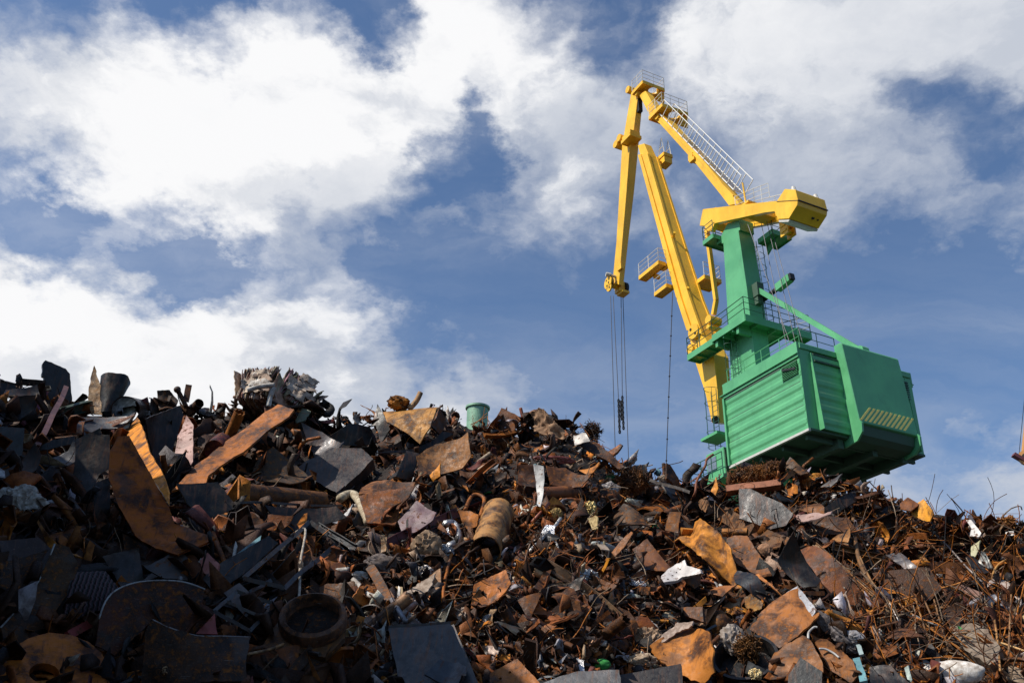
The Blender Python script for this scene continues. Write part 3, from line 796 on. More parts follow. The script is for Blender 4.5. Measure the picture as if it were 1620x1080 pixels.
def debris_mat():
    mt, t, b = newmat('mixed_debris')
    at = N(t, 'ShaderNodeAttribute', attribute_name='paint')
    v = N(t, 'ShaderNodeTexCoord').outputs['Object']
    n1 = noise_n(t, v, 5.0, 6, .65, .3); n2 = noise_n(t, v, 30, 5, .7)
    c = at.outputs['Color']
    a = mixc(t, maprange(t, n1, .35, .65), mixc(t, 1.0, c, (.45, .4, .38), 'MULTIPLY'), c)
    a = mixc(t, math_n(t, 'MULTIPLY', maprange(t, n2, .56, .72), .5), a, (.16, .062, .024))
    setv(t, b.inputs['Base Color'], a); setv(t, b.inputs['Roughness'], maprange(t, n2, .3, .7, .42, .85)); b.inputs['Metallic'].default_value = .1; b.inputs['Specular IOR Level'].default_value = .3
    bump(t, b, n2, .5, .03)
    return mt
DM = debris_mat()
def ground_mat(name, c1, c2, sc):
    mt, t, b = newmat(name)
    v = N(t, 'ShaderNodeTexCoord').outputs['Object']
    n1 = noise_n(t, v, sc, 8, .7, .4); n2 = noise_n(t, v, sc*6, 6, .7)
    a = mixc(t, maprange(t, n1, .35, .65), c1, c2); a = mixc(t, math_n(t, 'MULTIPLY', n2, .5), a, tuple(x*.4 for x in c1))
    setv(t, b.inputs['Base Color'], a); b.inputs['Roughness'].default_value = .9
    bump(t, b, n2, .8, .08)
    return mt

def build_ground():
    mb = MB(); s = 9000
    mb.add([(-s, -s, 0), (s, -s, 0), (s, s, 0), (-s, s, 0)], [(0, 1, 2, 3)])
    tag(mb.build('ground', ground_mat('dirt', (.035, .027, .022), (.065, .052, .043), .3)), kind='structure')
    ths = np.radians(np.concatenate([np.arange(-150, -32, 1.6), np.arange(-32, 34, .5), np.arange(34, 82, 1.6)]))
    rs = np.concatenate([np.arange(5, 15, .8), np.arange(15, 29, .32), np.arange(29, 52, 1.2)])
    vs = [(r*math.sin(t), r*math.cos(t), max(-.3, heap_h(r*math.sin(t), r*math.cos(t)))) for t in ths for r in rs]
    n = len(rs); fs = [(i*n+j, (i+1)*n+j, (i+1)*n+j+1, i*n+j+1) for i in range(len(ths)-1) for j in range(n-1)]
    o = MB().add(vs, fs).build('heap_terrain', ground_mat('packed_scrap', (.012, .008, .006), (.034, .017, .010), 2.2), smooth=True)
    tag(o, kind='structure')
build_ground()

# ------------------------------------------------------------------ builders for single pieces of scrap
OVER_ADD = [0.0]
REG = dict(Z=(0, 570, 2.0), A=(0, 540, 3.724), B=(0, 800, 3.857), C=(380, 560, 3.857), D=(380, 800, 3.857), E=(780, 620, 3.857), F=(780, 820, 3.857), G=(1150, 700, 3.447), H=(1150, 860, 3.447), X=(0, 0, 1))
def tr(reg, pts):
    ox, oy, s = REG[reg]; return [(ox+x/s, oy+y/s) for x, y in pts]
COLS = dict(OR=(.56, .21, .020), RO=(.36, .115, .020), RB=(.19, .058, .015), BR=(.095, .034, .012), DK=(.036, .017, .010), BK=(.013, .011, .010), DG=(.030, .026, .025), GR=(.075, .076, .084), LG=(.32, .32, .33),
            WH=(.56, .54, .50), TN=(.40, .25, .13), BG=(.44, .35, .26), MR=(.11, .022, .026), RD=(.34, .06, .05), PK=(.27, .12, .10), GN=(.05, .33, .10), PG=(.30, .55, .36), YE=(.55, .36, .07), TL=(.16, .36, .40), SL=(.55, .56, .58))
HERO = []      # (centre px, short phrase, polygon px)
MASK = np.zeros((1180, 1820), bool)     # where the big pieces lie, so that small debris does not bury them (offset 100,0)
def fill_mask(poly, shrink=0.0):
    P_ = np.array(poly); c = P_.mean(0); P_ = c+(P_-c)*(1-shrink)
    x0, y0 = np.floor(P_.min(0)).astype(int); x1, y1 = np.ceil(P_.max(0)).astype(int)
    x0 = max(x0, -99); y0 = max(y0, 0); x1 = min(x1, 1719); y1 = min(y1, 1179)
    if x1 <= x0 or y1 <= y0: return
    X, Y = np.meshgrid(np.arange(x0, x1), np.arange(y0, y1)); ins = np.zeros(X.shape, bool)
    n = len(P_)
    for i in range(n):
        ax, ay = P_[i]; bx, by = P_[(i+1) % n]
        cnd = ((ay > Y) != (by > Y)) & (X < (bx-ax)*(Y-ay)/((by-ay) if by != ay else 1e-9)+ax)
        ins ^= cnd
    MASK[y0:y1, x0+100:x1+100] |= ins
def facing(px, py, yaw, pitch):
    d = ray(px, py); hd = Vector((-d.x, -d.y, 0)).normalized(); rt = Vector((-hd.y, hd.x, 0))
    y, p = R(yaw), R(pitch)
    return (hd*math.cos(y)+rt*math.sin(y))*math.cos(p)+Vector((0, 0, math.sin(p)))
def frame(n):
    u = Vector((0, 0, 1)).cross(n)
    if u.length < .05: u = Vector((1, 0, 0))
    u.normalize(); return u, n.cross(u)
def finish(o, mat, color, name, cat, label, group=None, short=None, poly=None, c=None):
    o.data.materials.clear(); o.data.materials.append(SM[mat])
    c4 = COLS[color] if isinstance(color, str) else color
    if mat == 'rust' and not isinstance(color, str): c4 = (c4[0]*1.12, c4[1]*.95, c4[2]*.58)
    o.color = (*c4, 1)
    if label: tag(o, label, cat, group)
    if c is not None and label: HERO.append((c, short or label, poly))
    return o
def sheet_mesh(poly2, th, bend=0, bdir=0, crumple=.03, freq=1.6, fold=(), rag=.07, seed=0, holes=(), res=13, bend3=0, wrap=0):
    rr_ = random.Random(seed*7+1); fold = list(fold)
    if crumple >= .015:
        if abs(bend) < .04: bend = rr_.choice((-1, 1))*rr_.uniform(.08, .19); bdir = rr_.uniform(0, 180)
        if rr_.random() < .5:
            ra = rr_.choice((0, 90, 180, 270))+rr_.uniform(-25, 25); fold.append((ra, rr_.uniform(.80, .92), rr_.choice((-1, 1))*rr_.uniform(.7, 1.4)))
        if len(fold) < 2 and rr_.random() < .75: fold.append((rr_.uniform(0, 360), rr_.uniform(.1, .5), rr_.choice((-1, 1))*rr_.uniform(.18, .5)))
    """thin sheet with the given outline in its own plane, bent, creased and torn"""
    rnd = random.Random(seed)
    P2 = [Vector(p) for p in poly2]
    xs = [p.x for p in P2]; ys = [p.y for p in P2]
    L = max(max(xs)-min(xs), max(ys)-min(ys)); ss = L/res
    bd = []
    def loop(pts, ragk):
        out = []
        n = len(pts)
        for i in range(n):
            a, b = pts[i], pts[(i+1) % n]; k = max(1, int(round((b-a).length/ss*1.3)))
            nrm = Vector((-(b-a).y, (b-a).x)); nrm = nrm.normalized() if nrm.length > 0 else nrm
            for j in range(k):
                p = a.lerp(b, j/k)
                if j: p = p+nrm*(rnd.uniform(-1, 1)*ragk*ss)
                out.append(p)
        return out
    outer = loop(P2, rag)
    verts = list(outer); edges = [(i, (i+1) % len(outer)) for i in range(len(outer))]
    def inside(p, poly):
        r = False; n = len(poly)
        for i in range(n):
            a, b = poly[i], poly[(i+1) % n]
            if (a.y > p.y) != (b.y > p.y) and p.x < (b.x-a.x)*(p.y-a.y)/(b.y-a.y)+a.x: r = not r
        return r
    hp = []
    for (hx, hy, hr) in holes:
        k = 14; pts = [Vector((hx+hr*math.cos(-2*math.pi*i/k), hy+hr*math.sin(-2*math.pi*i/k))) for i in range(k)]
        hp.append(pts); o = len(verts); verts += pts; edges += [(o+i, o+(i+1) % k) for i in range(k)]
    y = min(ys); row = 0
    while y < max(ys):
        x = min(xs)+(ss/2 if row % 2 else 0)
        while x < max(xs):
            p = Vector((x+rnd.uniform(-.2, .2)*ss, y+rnd.uniform(-.2, .2)*ss))
            if inside(p, outer) and not any(inside(p, h) for h in hp): 
                if min((p-q).length for q in outer) > .45*ss: verts.append(p)
            x += ss
        y += ss*.87; row += 1
    v2, e2, f2, *_ = geometry.delaunay_2d_cdt(verts, edges, [], 1, 1e-6)
    faces = []
    for f in f2:
        c = sum((Vector(v2[i]) for i in f), Vector((0, 0)))/len(f)
        if any(inside(c, h) for h in hp): continue
        faces.append(tuple(f))
    ca, sa = math.cos(R(bdir)), math.sin(R(bdir)); cx, cy = (max(xs)+min(xs))/2, (max(ys)+min(ys))/2
    sx = seed*3.7+.3
    def wz(p):
        a = ((p.x-cx)*ca+(p.y-cy)*sa)/(L/2)
        z = bend*L*(a*a-.3)+bend3*L*a*a*a
        for (ang, offs, sl) in fold:
            q = ((p.x-cx)*math.cos(R(ang))+(p.y-cy)*math.sin(R(ang)))/(L/2)-offs
            if q > 0: z += sl*q*L/2
        f = freq/L
        z += crumple*L*(noise.noise((p.x*f*2, p.y*f*2, sx))+.5*(1-2*abs(noise.noise((p.x*f*4, p.y*f*4, sx+9)))))
        return z
    top = [Vector((p[0], p[1], wz(Vector(p)))) for p in v2]
    if wrap:
        for i, p in enumerate(top):
            rad = L/abs(wrap); a = (p.x-cx)/rad; q = rad*(1-math.cos(a))
            top[i] = Vector((cx+(rad-p.z*(1 if wrap > 0 else -1))*math.sin(a), p.y, p.z*math.cos(a)+math.copysign(q, wrap)))
    # vertex normals
    nr = [Vector((0, 0, 0)) for _ in top]
    for f in faces:
        n = (top[f[1]]-top[f[0]]).cross(top[f[2]]-top[f[0]])
        for i in f: nr[i] += n
    nr = [n.normalized() if n.length > 0 else Vector((0, 0, 1)) for n in nr]
    for i, n in enumerate(nr):
        if n.z < 0: nr[i] = -n
    bot = [p-n*th for p, n in zip(top, nr)]
    n = len(top); F = [f for f in faces]+[tuple(i+n for i in reversed(f)) for f in faces]
    cnt = {}
    for f in faces:
        for i in range(len(f)):
            e = (f[i], f[(i+1) % len(f)]); cnt[e] = cnt.get(e, 0)+1
    for (a, b) in list(cnt):
        if (b, a) not in cnt: F.append((b, a, a+n, b+n))
    return [tuple(p) for p in top+bot], F
_seed = [100]
def plate(reg, pts, mat, color, name, cat, label, yaw=0, pitch=18, over=0.0, th=.03, short=None, parent=None, tuck=.15, holes_px=(), **kw):
    poly = tr(reg, pts); A = np.array(poly); c = A.mean(0)
    n = facing(c[0], c[1], yaw, pitch)
    d0 = ray(*c); s0, t0 = S(*c)
    # lay the plane so that the sheet rests against the heap: clear of it except for a tucked edge
    need = []
    for q in poly:
        d = ray(*q); _, ts = S(*q); k = d0.dot(n)/d.dot(n) if abs(d.dot(n)) > .12 else 1.0
        k = min(max(k, .8), 1.25); need.append(ts/k)
    need.sort(); lim = need[max(0, int(len(need)*tuck))]
    t = min(lim, t0)-.10-over-OVER_ADD[0]
    o0 = CAM+d0*t
    u, v = frame(n)
    p2 = []
    for q in poly:
        d = ray(*q); dn = d.dot(n)
        if abs(dn) < .12: dn = -.12
        tt = (o0-CAM).dot(n)/dn; tt = min(max(tt, t*.85), t*1.18)
        w = CAM+d*tt-o0; p2.append((w.dot(u), w.dot(v)))
    holes = []
    for (hx, hy, hr) in holes_px:
        (q,) = tr(reg, [(hx, hy)]); d = ray(*q); w = CAM+d*((o0-CAM).dot(n)/d.dot(n))-o0
        holes.append((w.dot(u), w.dot(v), hr/REG[reg][2]*t/FPX))
    _seed[0] += 1
    vs, fs = sheet_mesh(p2, th, seed=_seed[0], holes=holes, **kw)
    o = MB().add(vs, fs).build(name, SM[mat]); smooth_by_angle(o, 42)
    o.matrix_world = Matrix((u, v, n)).transposed().to_4x4(); o.location = o0
    if parent is not None:
        bpy.context.view_layer.update(); o.parent = parent; o.matrix_parent_inverse = parent.matrix_world.inverted()
    fill_mask(poly, .10)
    return finish(o, mat, color, name, cat, label, short=short, poly=poly, c=tuple(c))
def pt(q, over): 
    s, t = S(*q); return CAM+ray(*q)*(t-over-OVER_ADD[0])
def setorigin(o):
    me = o.data; n = len(me.vertices); co = np.empty(n*3, np.float32); me.vertices.foreach_get('co', co); co = co.reshape(-1, 3)
    c = co.mean(0); co -= c; me.vertices.foreach_set('co', co.ravel()); me.update(); o.location = Vector(c.tolist())+o.location
def pxm(p): return FPX/((Vector(p)-CAM).dot(CF))
def thick_line_mask(poly, w):
    for a, b in zip(poly, poly[1:]):
        a = np.array(a); b = np.array(b); d = b-a; L = np.linalg.norm(d)
        if L < 1: continue
        n = np.array((-d[1], d[0]))/L*w
        fill_mask([a+n, b+n, b-n, a-n])
def pipe(reg, a, b, rpx, mat, color, name, cat, label, over=(.3, .3), hollow=True, r2px=None, ribs=0, dent=.06, short=None, back=None, seg=22):
    qa, qb = tr(reg, [a, b]); s = REG[reg][2]
    A_, B_ = pt(qa, over[0]), pt(qb, over[1])
    if back is not None: B_ = A_+Vector(back)
    ra = rpx/s/pxm(A_); rb = (r2px or rpx)/s/pxm(B_)
    d = (B_-A_); L = d.length; d.normalize(); u = d.orthogonal().normalized(); w = d.cross(u)
    _seed[0] += 1; sd = _seed[0]; K = max(8, ribs*4)
    outer = []; inner = []
    for k in range(K+1):
        t = k/K; r = lerp(ra, rb, t)
        if ribs: r *= 1+.055*max(0, math.cos(t*ribs*2*math.pi))**3
        ro = []; ri = []
        for i in range(seg):
            ang = 2*math.pi*i/seg; e = u*math.cos(ang)+w*math.sin(ang)
            rr = r*(1+dent*noise.noise((math.cos(ang)*1.3, math.sin(ang)*1.3, t*L*1.2+sd)))
            ends = .06*L*noise.noise((math.cos(ang)*1.1+sd, math.sin(ang)*1.1, 2.0)) if k in (0, K) else 0
            c = A_+d*(L*t+ends*min(1, dent*10)); ro.append(c+e*rr); ri.append(c+e*(rr-max(.015, r*.07)))
        outer.append(ro); inner.append(ri)
    mb = MB()
    if hollow: mb.loft(outer+inner[::-1]+[outer[0]], cap=False)
    else: mb.loft(outer)
    o = mb.build(name, SM[mat]); smooth_by_angle(o, 40); setorigin(o)
    thick_line_mask([qa, qb], rpx/s*.8)
    return finish(o, mat, color, name, cat, label, short=short, c=((qa[0]+qb[0])/2, (qa[1]+qb[1])/2))
def bar(reg, a, b, wpx, mat, color, name, cat, label, over=(.3, .3), depth=.06, prof='flat', tilt=0, short=None, parent=None):
    qa, qb = tr(reg, [a, b]); s = REG[reg][2]; A_, B_ = pt(qa, over[0]), pt(qb, over[1])
    w = wpx/s/pxm((A_+B_)/2); d = (B_-A_).normalized(); view = (CAM-(A_+B_)/2).normalized()
    up = view-d*view.dot(d); up.normalize(); up = Matrix.Rotation(R(tilt), 3, d) @ up; sd = d.cross(up)
    hw, th = w/2, max(.018, w*.07)
    if prof == 'flat': sec = [(-hw, 0), (hw, 0), (hw, -depth), (-hw, -depth)]
    elif prof == 'L': sec = [(-hw, 0), (hw, 0), (hw, -th), (-hw+th, -th), (-hw+th, -w*.8), (-hw, -w*.8)]
    elif prof == 'U': sec = [(-hw, 0), (-hw+th, 0), (-hw+th, -w*.45), (hw-th, -w*.45), (hw-th, 0), (hw, 0), (hw, -w*.45-th), (-hw, -w*.45-th)]
    elif prof == 'I': sec = [(-hw, 0), (hw, 0), (hw, -th), (th/2, -th), (th/2, -w), (hw, -w), (hw, -w-th), (-hw, -w-th), (-hw, -w), (-th/2, -w), (-th/2, -th), (-hw, -th)]
    _seed[0] += 1; rings = []; L = (B_-A_).length; K = 10
    for k in range(K+1):
        t = k/K; c = A_.lerp(B_, t); c = c+up*(.02*L*noise.noise((t*2.3, _seed[0], 0)))+sd*(.02*L*noise.noise((t*2.1, _seed[0], 5)))
        rings.append([c+sd*x+up*y for x, y in sec])
    o = MB().loft(rings).build(name, SM[mat]); setorigin(o)
    if parent is not None:
        o.parent = parent; bpy.context.view_layer.update(); o.matrix_parent_inverse = parent.matrix_world.inverted()
    thick_line_mask([qa, qb], wpx/s*.45)
    return finish(o, mat, color, name, cat, label, short=short, c=((qa[0]+qb[0])/2, (qa[1]+qb[1])/2))
def smooth_line(P_, n=6):
    out = []
    for i in range(len(P_)-1):
        p0 = P_[max(0, i-1)]; p1 = P_[i]; p2 = P_[i+1]; p3 = P_[min(len(P_)-1, i+2)]
        for k in range(n):
            t = k/n; out.append(.5*((2*p1)+(p2-p0)*t+(2*p0-5*p1+4*p2-p3)*t*t+(3*p1-p0-3*p2+p3)*t**3))
    out.append(P_[-1]); return out
def rod(reg, pts, rpx, mat, color, name, cat, label, over=.3, short=None, sharp=False, seg=6, ends=None):
    q = tr(reg, pts); s = REG[reg][2]; ov = over if isinstance(over, (list, tuple)) else [over]*len(q)
    P_ = [pt(a, o) for a, o in zip(q, ov)]; r = 1.15*rpx/s/pxm(P_[0])
    ln = P_ if sharp else smooth_line(P_)
    o = MB().tube(ln, r, seg).build(name, SM[mat], smooth=True); setorigin(o)
    return finish(o, mat, color, name, cat, label, short=short, c=q[len(q)//2])
def rim_lit_edge(o, reg, pts, r=.018, color=(.42, .41, .40)):
    # sky rim light painted as a pale steel tube along a sheet's edge
    n = o.matrix_world.col[2].xyz.normalized(); o0 = o.matrix_world.translation; inv = o.matrix_world.inverted(); ln = []
    for q in tr(reg, pts):
        d = ray(*q); ln.append(inv @ (CAM+d*((o0-CAM).dot(n)/d.dot(n))))
    co = [v.co for v in o.data.vertices]
    for i, p in enumerate(ln):       # follow the sheet's bend
        k = min(co, key=lambda c: (c.x-p.x)**2+(c.y-p.y)**2); ln[i] = Vector((k.x*.7+p.x*.3, k.y*.7+p.y*.3, k.z-.005))
    e = MB().tube(smooth_line(ln, 4), r, 5).build('rim_lit_edge', SM['steel'], o, smooth=True); e.color = (*color, 1); e['label'] = 'bright rim light put in as a pale edge strip'
def lump(reg, c, rx, ry, mat, color, name, cat, label, over=.1, rough=.35, freq=1.6, depth=.7, short=None, sub=4, ridged=True, rot=0, parent=None, squareness=0, grain=None):
    (q,) = tr(reg, [c]); s = REG[reg][2]; p = pt(q, over); m = pxm(p); ax, ay = rx/s/m, ry/s/m
    bm = bmesh.new(); bmesh.ops.create_icosphere(bm, subdivisions=sub, radius=1); _seed[0] += 1; sd = _seed[0]*1.37
    view = (CAM-p).normalized(); u, v = frame(view)
    cr, sr = math.cos(R(rot)), math.sin(R(rot)); u, v = u*cr+v*sr, v*cr-u*sr
    for vt in bm.verts:
        e = vt.co.copy()
        if squareness:
            k = max(abs(e.x), abs(e.y), abs(e.z)); e = e.lerp(e/k*.9, squareness)
        f = 1+rough*.6*noise.noise(vt.co*freq+Vector((sd, 0, 0)))
        if ridged:
            g = grain or (1.9, .55, 1.0); w = Vector((vt.co.x*g[0], vt.co.y*g[1], vt.co.z*g[2])); w += Vector((noise.noise(vt.co*1.5), noise.noise(vt.co*1.5+Vector((5, 0, 0))), 0))*.5
            f += rough*(.30-abs(noise.noise(w*freq*1.5+Vector((0, sd, 0)))))*1.5+rough*.45*(.25-abs(noise.noise(w*freq*3.4+Vector((0, 0, sd)))))
        else: f += rough*.3*noise.noise(vt.co*freq*3+Vector((0, sd, 0)))
        e *= f
        vt.co = u*(e.x*ax)+v*(e.y*ay)+view*(e.z*min(ax, ay)*depth)
    me = bpy.data.meshes.new(name); bm.to_mesh(me); bm.free(); o = bpy.data.objects.new(name, me); col.objects.link(o); o.location = p
    if mat in ('foil',): smooth_by_angle(o, 22)
    else: smooth_by_angle(o, 38)
    if parent is not None:
        bpy.context.view_layer.update(); o.parent = parent; o.matrix_parent_inverse = parent.matrix_world.inverted()
    th = [2*math.pi*i/10 for i in range(10)]
    fill_mask([(q[0]+rx/s*.85*math.cos(a), q[1]+ry/s*.85*math.sin(a)) for a in th])
    return finish(o, mat, color, name, cat, label, short=short, c=q)
def fuzz(reg, c, rx, ry, color, label, n=420, over=.15, name='wire_wool', cat='wire tangle', thick=.009, short=None, curl=1.0):
    (q,) = tr(reg, [c]); s = REG[reg][2]; p = pt(q, over); m = pxm(p); ax, ay = rx/s/m, ry/s/m
    _seed[0] += 1; rnd = random.Random(_seed[0]); mb = MB(); view = (CAM-p).normalized(); u, v = frame(view)
    for _ in range(n):
        while True:
            x, y, z = (rnd.uniform(-1, 1) for _ in range(3))
            if x*x+y*y+z*z < 1: break
        st = u*(x*ax)+v*(y*ay)+view*(z*min(ax, ay)*.8)
        dr = Vector((rnd.gauss(0, 1), rnd.gauss(0, 1), rnd.gauss(0, .8))).normalized(); ln = [st]; stp = min(ax, ay)*.17
        for k in range(5):
            dr = (dr+Vector((rnd.gauss(0, .6), rnd.gauss(0, .6), rnd.gauss(0, .6)))*curl).normalized(); ln.append(ln[-1]+dr*stp)
        mb.tube(ln, thick*rnd.uniform(.6, 1.3), 3, cap=False)
    o = mb.build(name, SM['rust']); o.location = p
    return finish(o, 'rust', color, name, cat, label, short=short, c=q)

# ------------------------------------------------------------------ the pieces of scrap one can tell apart
pl = plate
PC, SC, PI_, BM, RDc, RG = 'metal plate', 'metal sheet', 'pipe', 'beam', 'rod', 'rag'
def heap_left():
    OVER_ADD[0] = .12
    for k, (pts, mt, cl, yw, pt_, lb) in enumerate((
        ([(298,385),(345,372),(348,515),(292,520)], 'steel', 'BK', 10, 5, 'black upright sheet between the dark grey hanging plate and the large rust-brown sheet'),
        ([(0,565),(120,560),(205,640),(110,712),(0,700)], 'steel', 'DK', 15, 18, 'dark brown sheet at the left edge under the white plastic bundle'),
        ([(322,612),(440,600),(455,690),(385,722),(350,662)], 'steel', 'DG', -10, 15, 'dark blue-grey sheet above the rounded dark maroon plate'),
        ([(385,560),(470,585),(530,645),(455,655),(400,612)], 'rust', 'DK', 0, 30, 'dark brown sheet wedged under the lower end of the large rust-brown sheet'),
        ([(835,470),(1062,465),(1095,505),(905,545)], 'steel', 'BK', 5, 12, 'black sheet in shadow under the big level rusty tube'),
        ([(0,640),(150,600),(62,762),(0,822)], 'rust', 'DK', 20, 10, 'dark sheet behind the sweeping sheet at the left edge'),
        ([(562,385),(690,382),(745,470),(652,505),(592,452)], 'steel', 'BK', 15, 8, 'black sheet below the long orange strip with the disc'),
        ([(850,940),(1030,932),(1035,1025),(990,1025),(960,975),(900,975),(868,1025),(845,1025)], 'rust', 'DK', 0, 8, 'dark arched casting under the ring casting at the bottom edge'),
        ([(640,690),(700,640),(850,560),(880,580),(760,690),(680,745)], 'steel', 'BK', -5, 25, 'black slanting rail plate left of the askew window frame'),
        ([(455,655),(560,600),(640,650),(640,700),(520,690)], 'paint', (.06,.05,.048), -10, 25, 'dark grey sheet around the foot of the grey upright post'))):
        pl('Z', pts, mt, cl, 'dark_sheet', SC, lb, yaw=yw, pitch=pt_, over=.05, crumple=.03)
    pl('A', [(250,130),(268,110),(388,160),(412,190),(425,350),(330,400),(270,330),(260,210),(248,205)], 'steel', 'DG', 'upright_slab', PC, 'charcoal panel standing upright on the skyline above the left end of the heap', yaw=10, pitch=2, th=.10, over=-.3, crumple=.006, rag=.1, short='the upright charcoal panel')
    pl('A', [(555,140),(530,215),(515,335),(535,420),(600,430),(612,300),(575,215)], 'rust', 'TN', 'torn_spike', PC, 'pale tan spike of torn plate pointing straight up on the skyline', yaw=-25, pitch=5, bend=.12, bdir=0, rag=.15, short='the pale tan spike')
    pipe('A', (682,225), (625,430), 78, 'steel', 'BK', 'funnel', 'funnel', 'black open funnel flaring upward just right of the pale spike', over=(.1,.3), r2px=40, dent=.25, short='the black funnel')
    pipe('A', (738,405), (860,440), 84, 'steel', 'BK', 'pipe', PI_, 'wide black pipe on the ridge with its round mouth facing out', over=(.8,-1.2), dent=.06, short='the wide black pipe mouth')
    rod('A', [(1045,285),(1070,330),(1100,390)], 13, 'rust', 'DK', 'knobbed_rod', RDc, 'short dark rod with a round knob at its top on the ridge', over=.15)
    lump('A', (1045,284), 21, 21, 'rust', 'DK', 'knob', 'knob', 'round iron knob capping the short dark rod on the ridge', over=.2, rough=.1, ridged=False, sub=3, depth=1)
    bar('A', (1113,254), (1095,350), 36, 'rust', 'BR', 'flat_bar', BM, 'short flat brown bar sticking up beside the knobbed rod', over=(.1,.2))
    pl('A', [(890,318),(945,415),(910,445),(880,400)], 'steel', 'BK', 'torn_plate', PC, 'small black triangular plate pointing up on the ridge right of the pipe mouth', yaw=20, pitch=5, th=.02)
    pipe('A', (1175,362), (1120,420), 28, 'rust', 'DK', 'pipe', PI_, 'stub of dark round tube on the ridge beneath the flat brown bar', over=(.4,-.2))
    pl('A', [(800,352),(865,330),(888,405),(815,415)], 'rust', 'MR', 'plate', PC, 'maroon square plate edge on the ridge beside the wide pipe mouth', yaw=25, pitch=10)
    pl('A', [(925,308),(1000,310),(1050,345),(1035,380),(940,410)], 'rust', 'DK', 'curved_plate', PC, 'dark curved shell plate on the ridge below the knobbed rod', yaw=-10, pitch=30, bend=.25, bdir=90)
    pl('A', [(830,465),(1075,372),(1092,430),(1010,650),(990,770),(920,690),(860,560)], 'steel', 'BK', 'broad_sheet', SC, 'broad black sheet hanging behind the bright orange blade', yaw=35, pitch=2, crumple=.03, over=-.1, short='the broad black sheet')
    pl('A', [(1095,430),(1132,480),(1132,700),(1090,770),(1030,745),(1012,690),(1045,560)], 'paint', 'PK', 'narrow_strip', SC, 'pinkish weathered strip hanging upright in the sun at the left of the heap', yaw=-35, pitch=20, bend=.12, bdir=0, short='the pinkish upright strip', over=.15)
    pl('X', [(273,780),(309,738),(362,690),(420,651),(440,640),(466,650),(457,660),(420,680),(384,712),(357,730),(330,752),(326,764),(298,768)], 'rust', 'RO', 'bent_plank', SC, 'long rust-orange strip sloping up to the right with a round disc on it', yaw=-30, pitch=38, over=.5, bend=.05, bdir=30, th=.05, crumple=.012, short='the long orange strip with the disc')
    pipe('A', (1262,640), (1310,598), 62, 'rust', 'MR', 'drum_disc', 'drum', 'short thick reddish disc lying on the long orange strip', over=(.95,.75), hollow=False, dent=.03, short='the thick reddish disc')
    pl('A', [(810,448),(850,530),(880,640),(960,780),(990,880),(1002,970),(900,800),(800,640),(730,520),(760,505)], 'rust', (.62,.26,.02), 'blade_strip', SC, 'bright orange blade-shaped strip, the brightest piece on the left of the heap', yaw=-58, pitch=32, over=.7, th=.05, crumple=.008, rag=.04, short='the bright orange blade')
    pl('X', [(186,690),(204,690),(268,800),(276,830),(340,868),(318,878),(280,892),(246,874),(214,848),(188,800),(172,757),(174,712)], 'rust', (.34,.10,.018), 'large_sheet', SC, 'large rust-brown sheet in shade directly beneath the bright orange blade', yaw=-5, pitch=16, over=.4, bend=.06, bdir=60, crumple=.014, th=.04, fold=((-30,.2,.35),), short='the large rust-brown sheet under the blade')
    pl('A', [(445,575),(590,520),(600,552),(645,560),(652,735),(580,785),(540,880),(430,935),(410,915),(440,700)], 'steel', 'DG', 'grey_plate', PC, 'dark grey plate hanging upright left of the large rust-brown sheet', yaw=-8, pitch=8, over=.2, bend=.08, bdir=90, th=.03, short='the dark grey hanging plate')
    pl('A', [(380,478),(480,440),(570,420),(700,445),(795,485),(720,510),(600,505),(580,525),(415,562)], 'steel', 'GR', 'curved_strip', SC, 'grey strip arching over the top of the dark grey hanging plate', yaw=-10, pitch=35, over=.15, bend=.15, bdir=20)
    bar('A', (335,432), (556,378), 62, 'paint', (.03,.06,.045), 'channel_beam', BM, 'dark greenish channel beam lying on the ridge under the pale spike', over=(.3,.1), prof='U', tilt=20)
    bar('A', (392,262), (225,605), 30, 'paint', (.20,.10,.10), 'angle_bar', BM, 'long reddish angle bar leaning at the far left of the heap', over=(.3,.6), prof='L', short='the leaning reddish angle bar')
    bar('A', (272,285), (205,420), 34, 'paint', (.22,.05,.09), 'flange_bar', BM, 'short crimson bar above the reddish angle bar', over=(.2,.4), prof='flat')
    bar('A', (205,420), (140,480), 28, 'paint', (.16,.05,.07), 'flange_bar', BM, 'dull crimson stub continuing down from the short crimson bar', over=(.4,.5))
    pl('A', [(35,275),(240,285),(222,355),(150,362),(80,350),(20,320)], 'steel', 'DG', 'curved_sheet', SC, 'dark grey trough-like sheet topmost at the far left edge', yaw=5, pitch=45, bend=.22, bdir=90, over=.1)
    pl('A', [(0,420),(60,365),(222,390),(160,485),(30,480)], 'steel', 'DG', 'curved_sheet', SC, 'second dark grey trough sheet just below the topmost one at the left edge', yaw=0, pitch=35, bend=.2, bdir=80, over=.12)
    pl('A', [(0,500),(145,510),(130,672),(0,680)], 'steel', (.05,.048,.045), 'flat_box', PC, 'flat dark box panel cut by the left edge of the view', yaw=5, pitch=5, th=.12, crumple=.01)
    lump('A', (120,945), 130, 85, 'cloth', 'WH', 'plastic_bundle', 'bundle', 'crumpled white-grey plastic bundle at the left edge', over=.6, rough=.42, depth=.6, rot=8, sub=5, short='the white plastic bundle')
    rod('A', [(225,965),(280,955),(345,938)], 16, 'cloth', 'LG', 'plastic_tail', 'bundle', 'pale twisted end trailing right from the white plastic bundle', over=.4)
    bar('A', (205,520), (140,670), 34, 'rust', 'BR', 'channel_beam', BM, 'brown channel beam slanting beside the flat dark box panel', over=(.3,.45), prof='U')
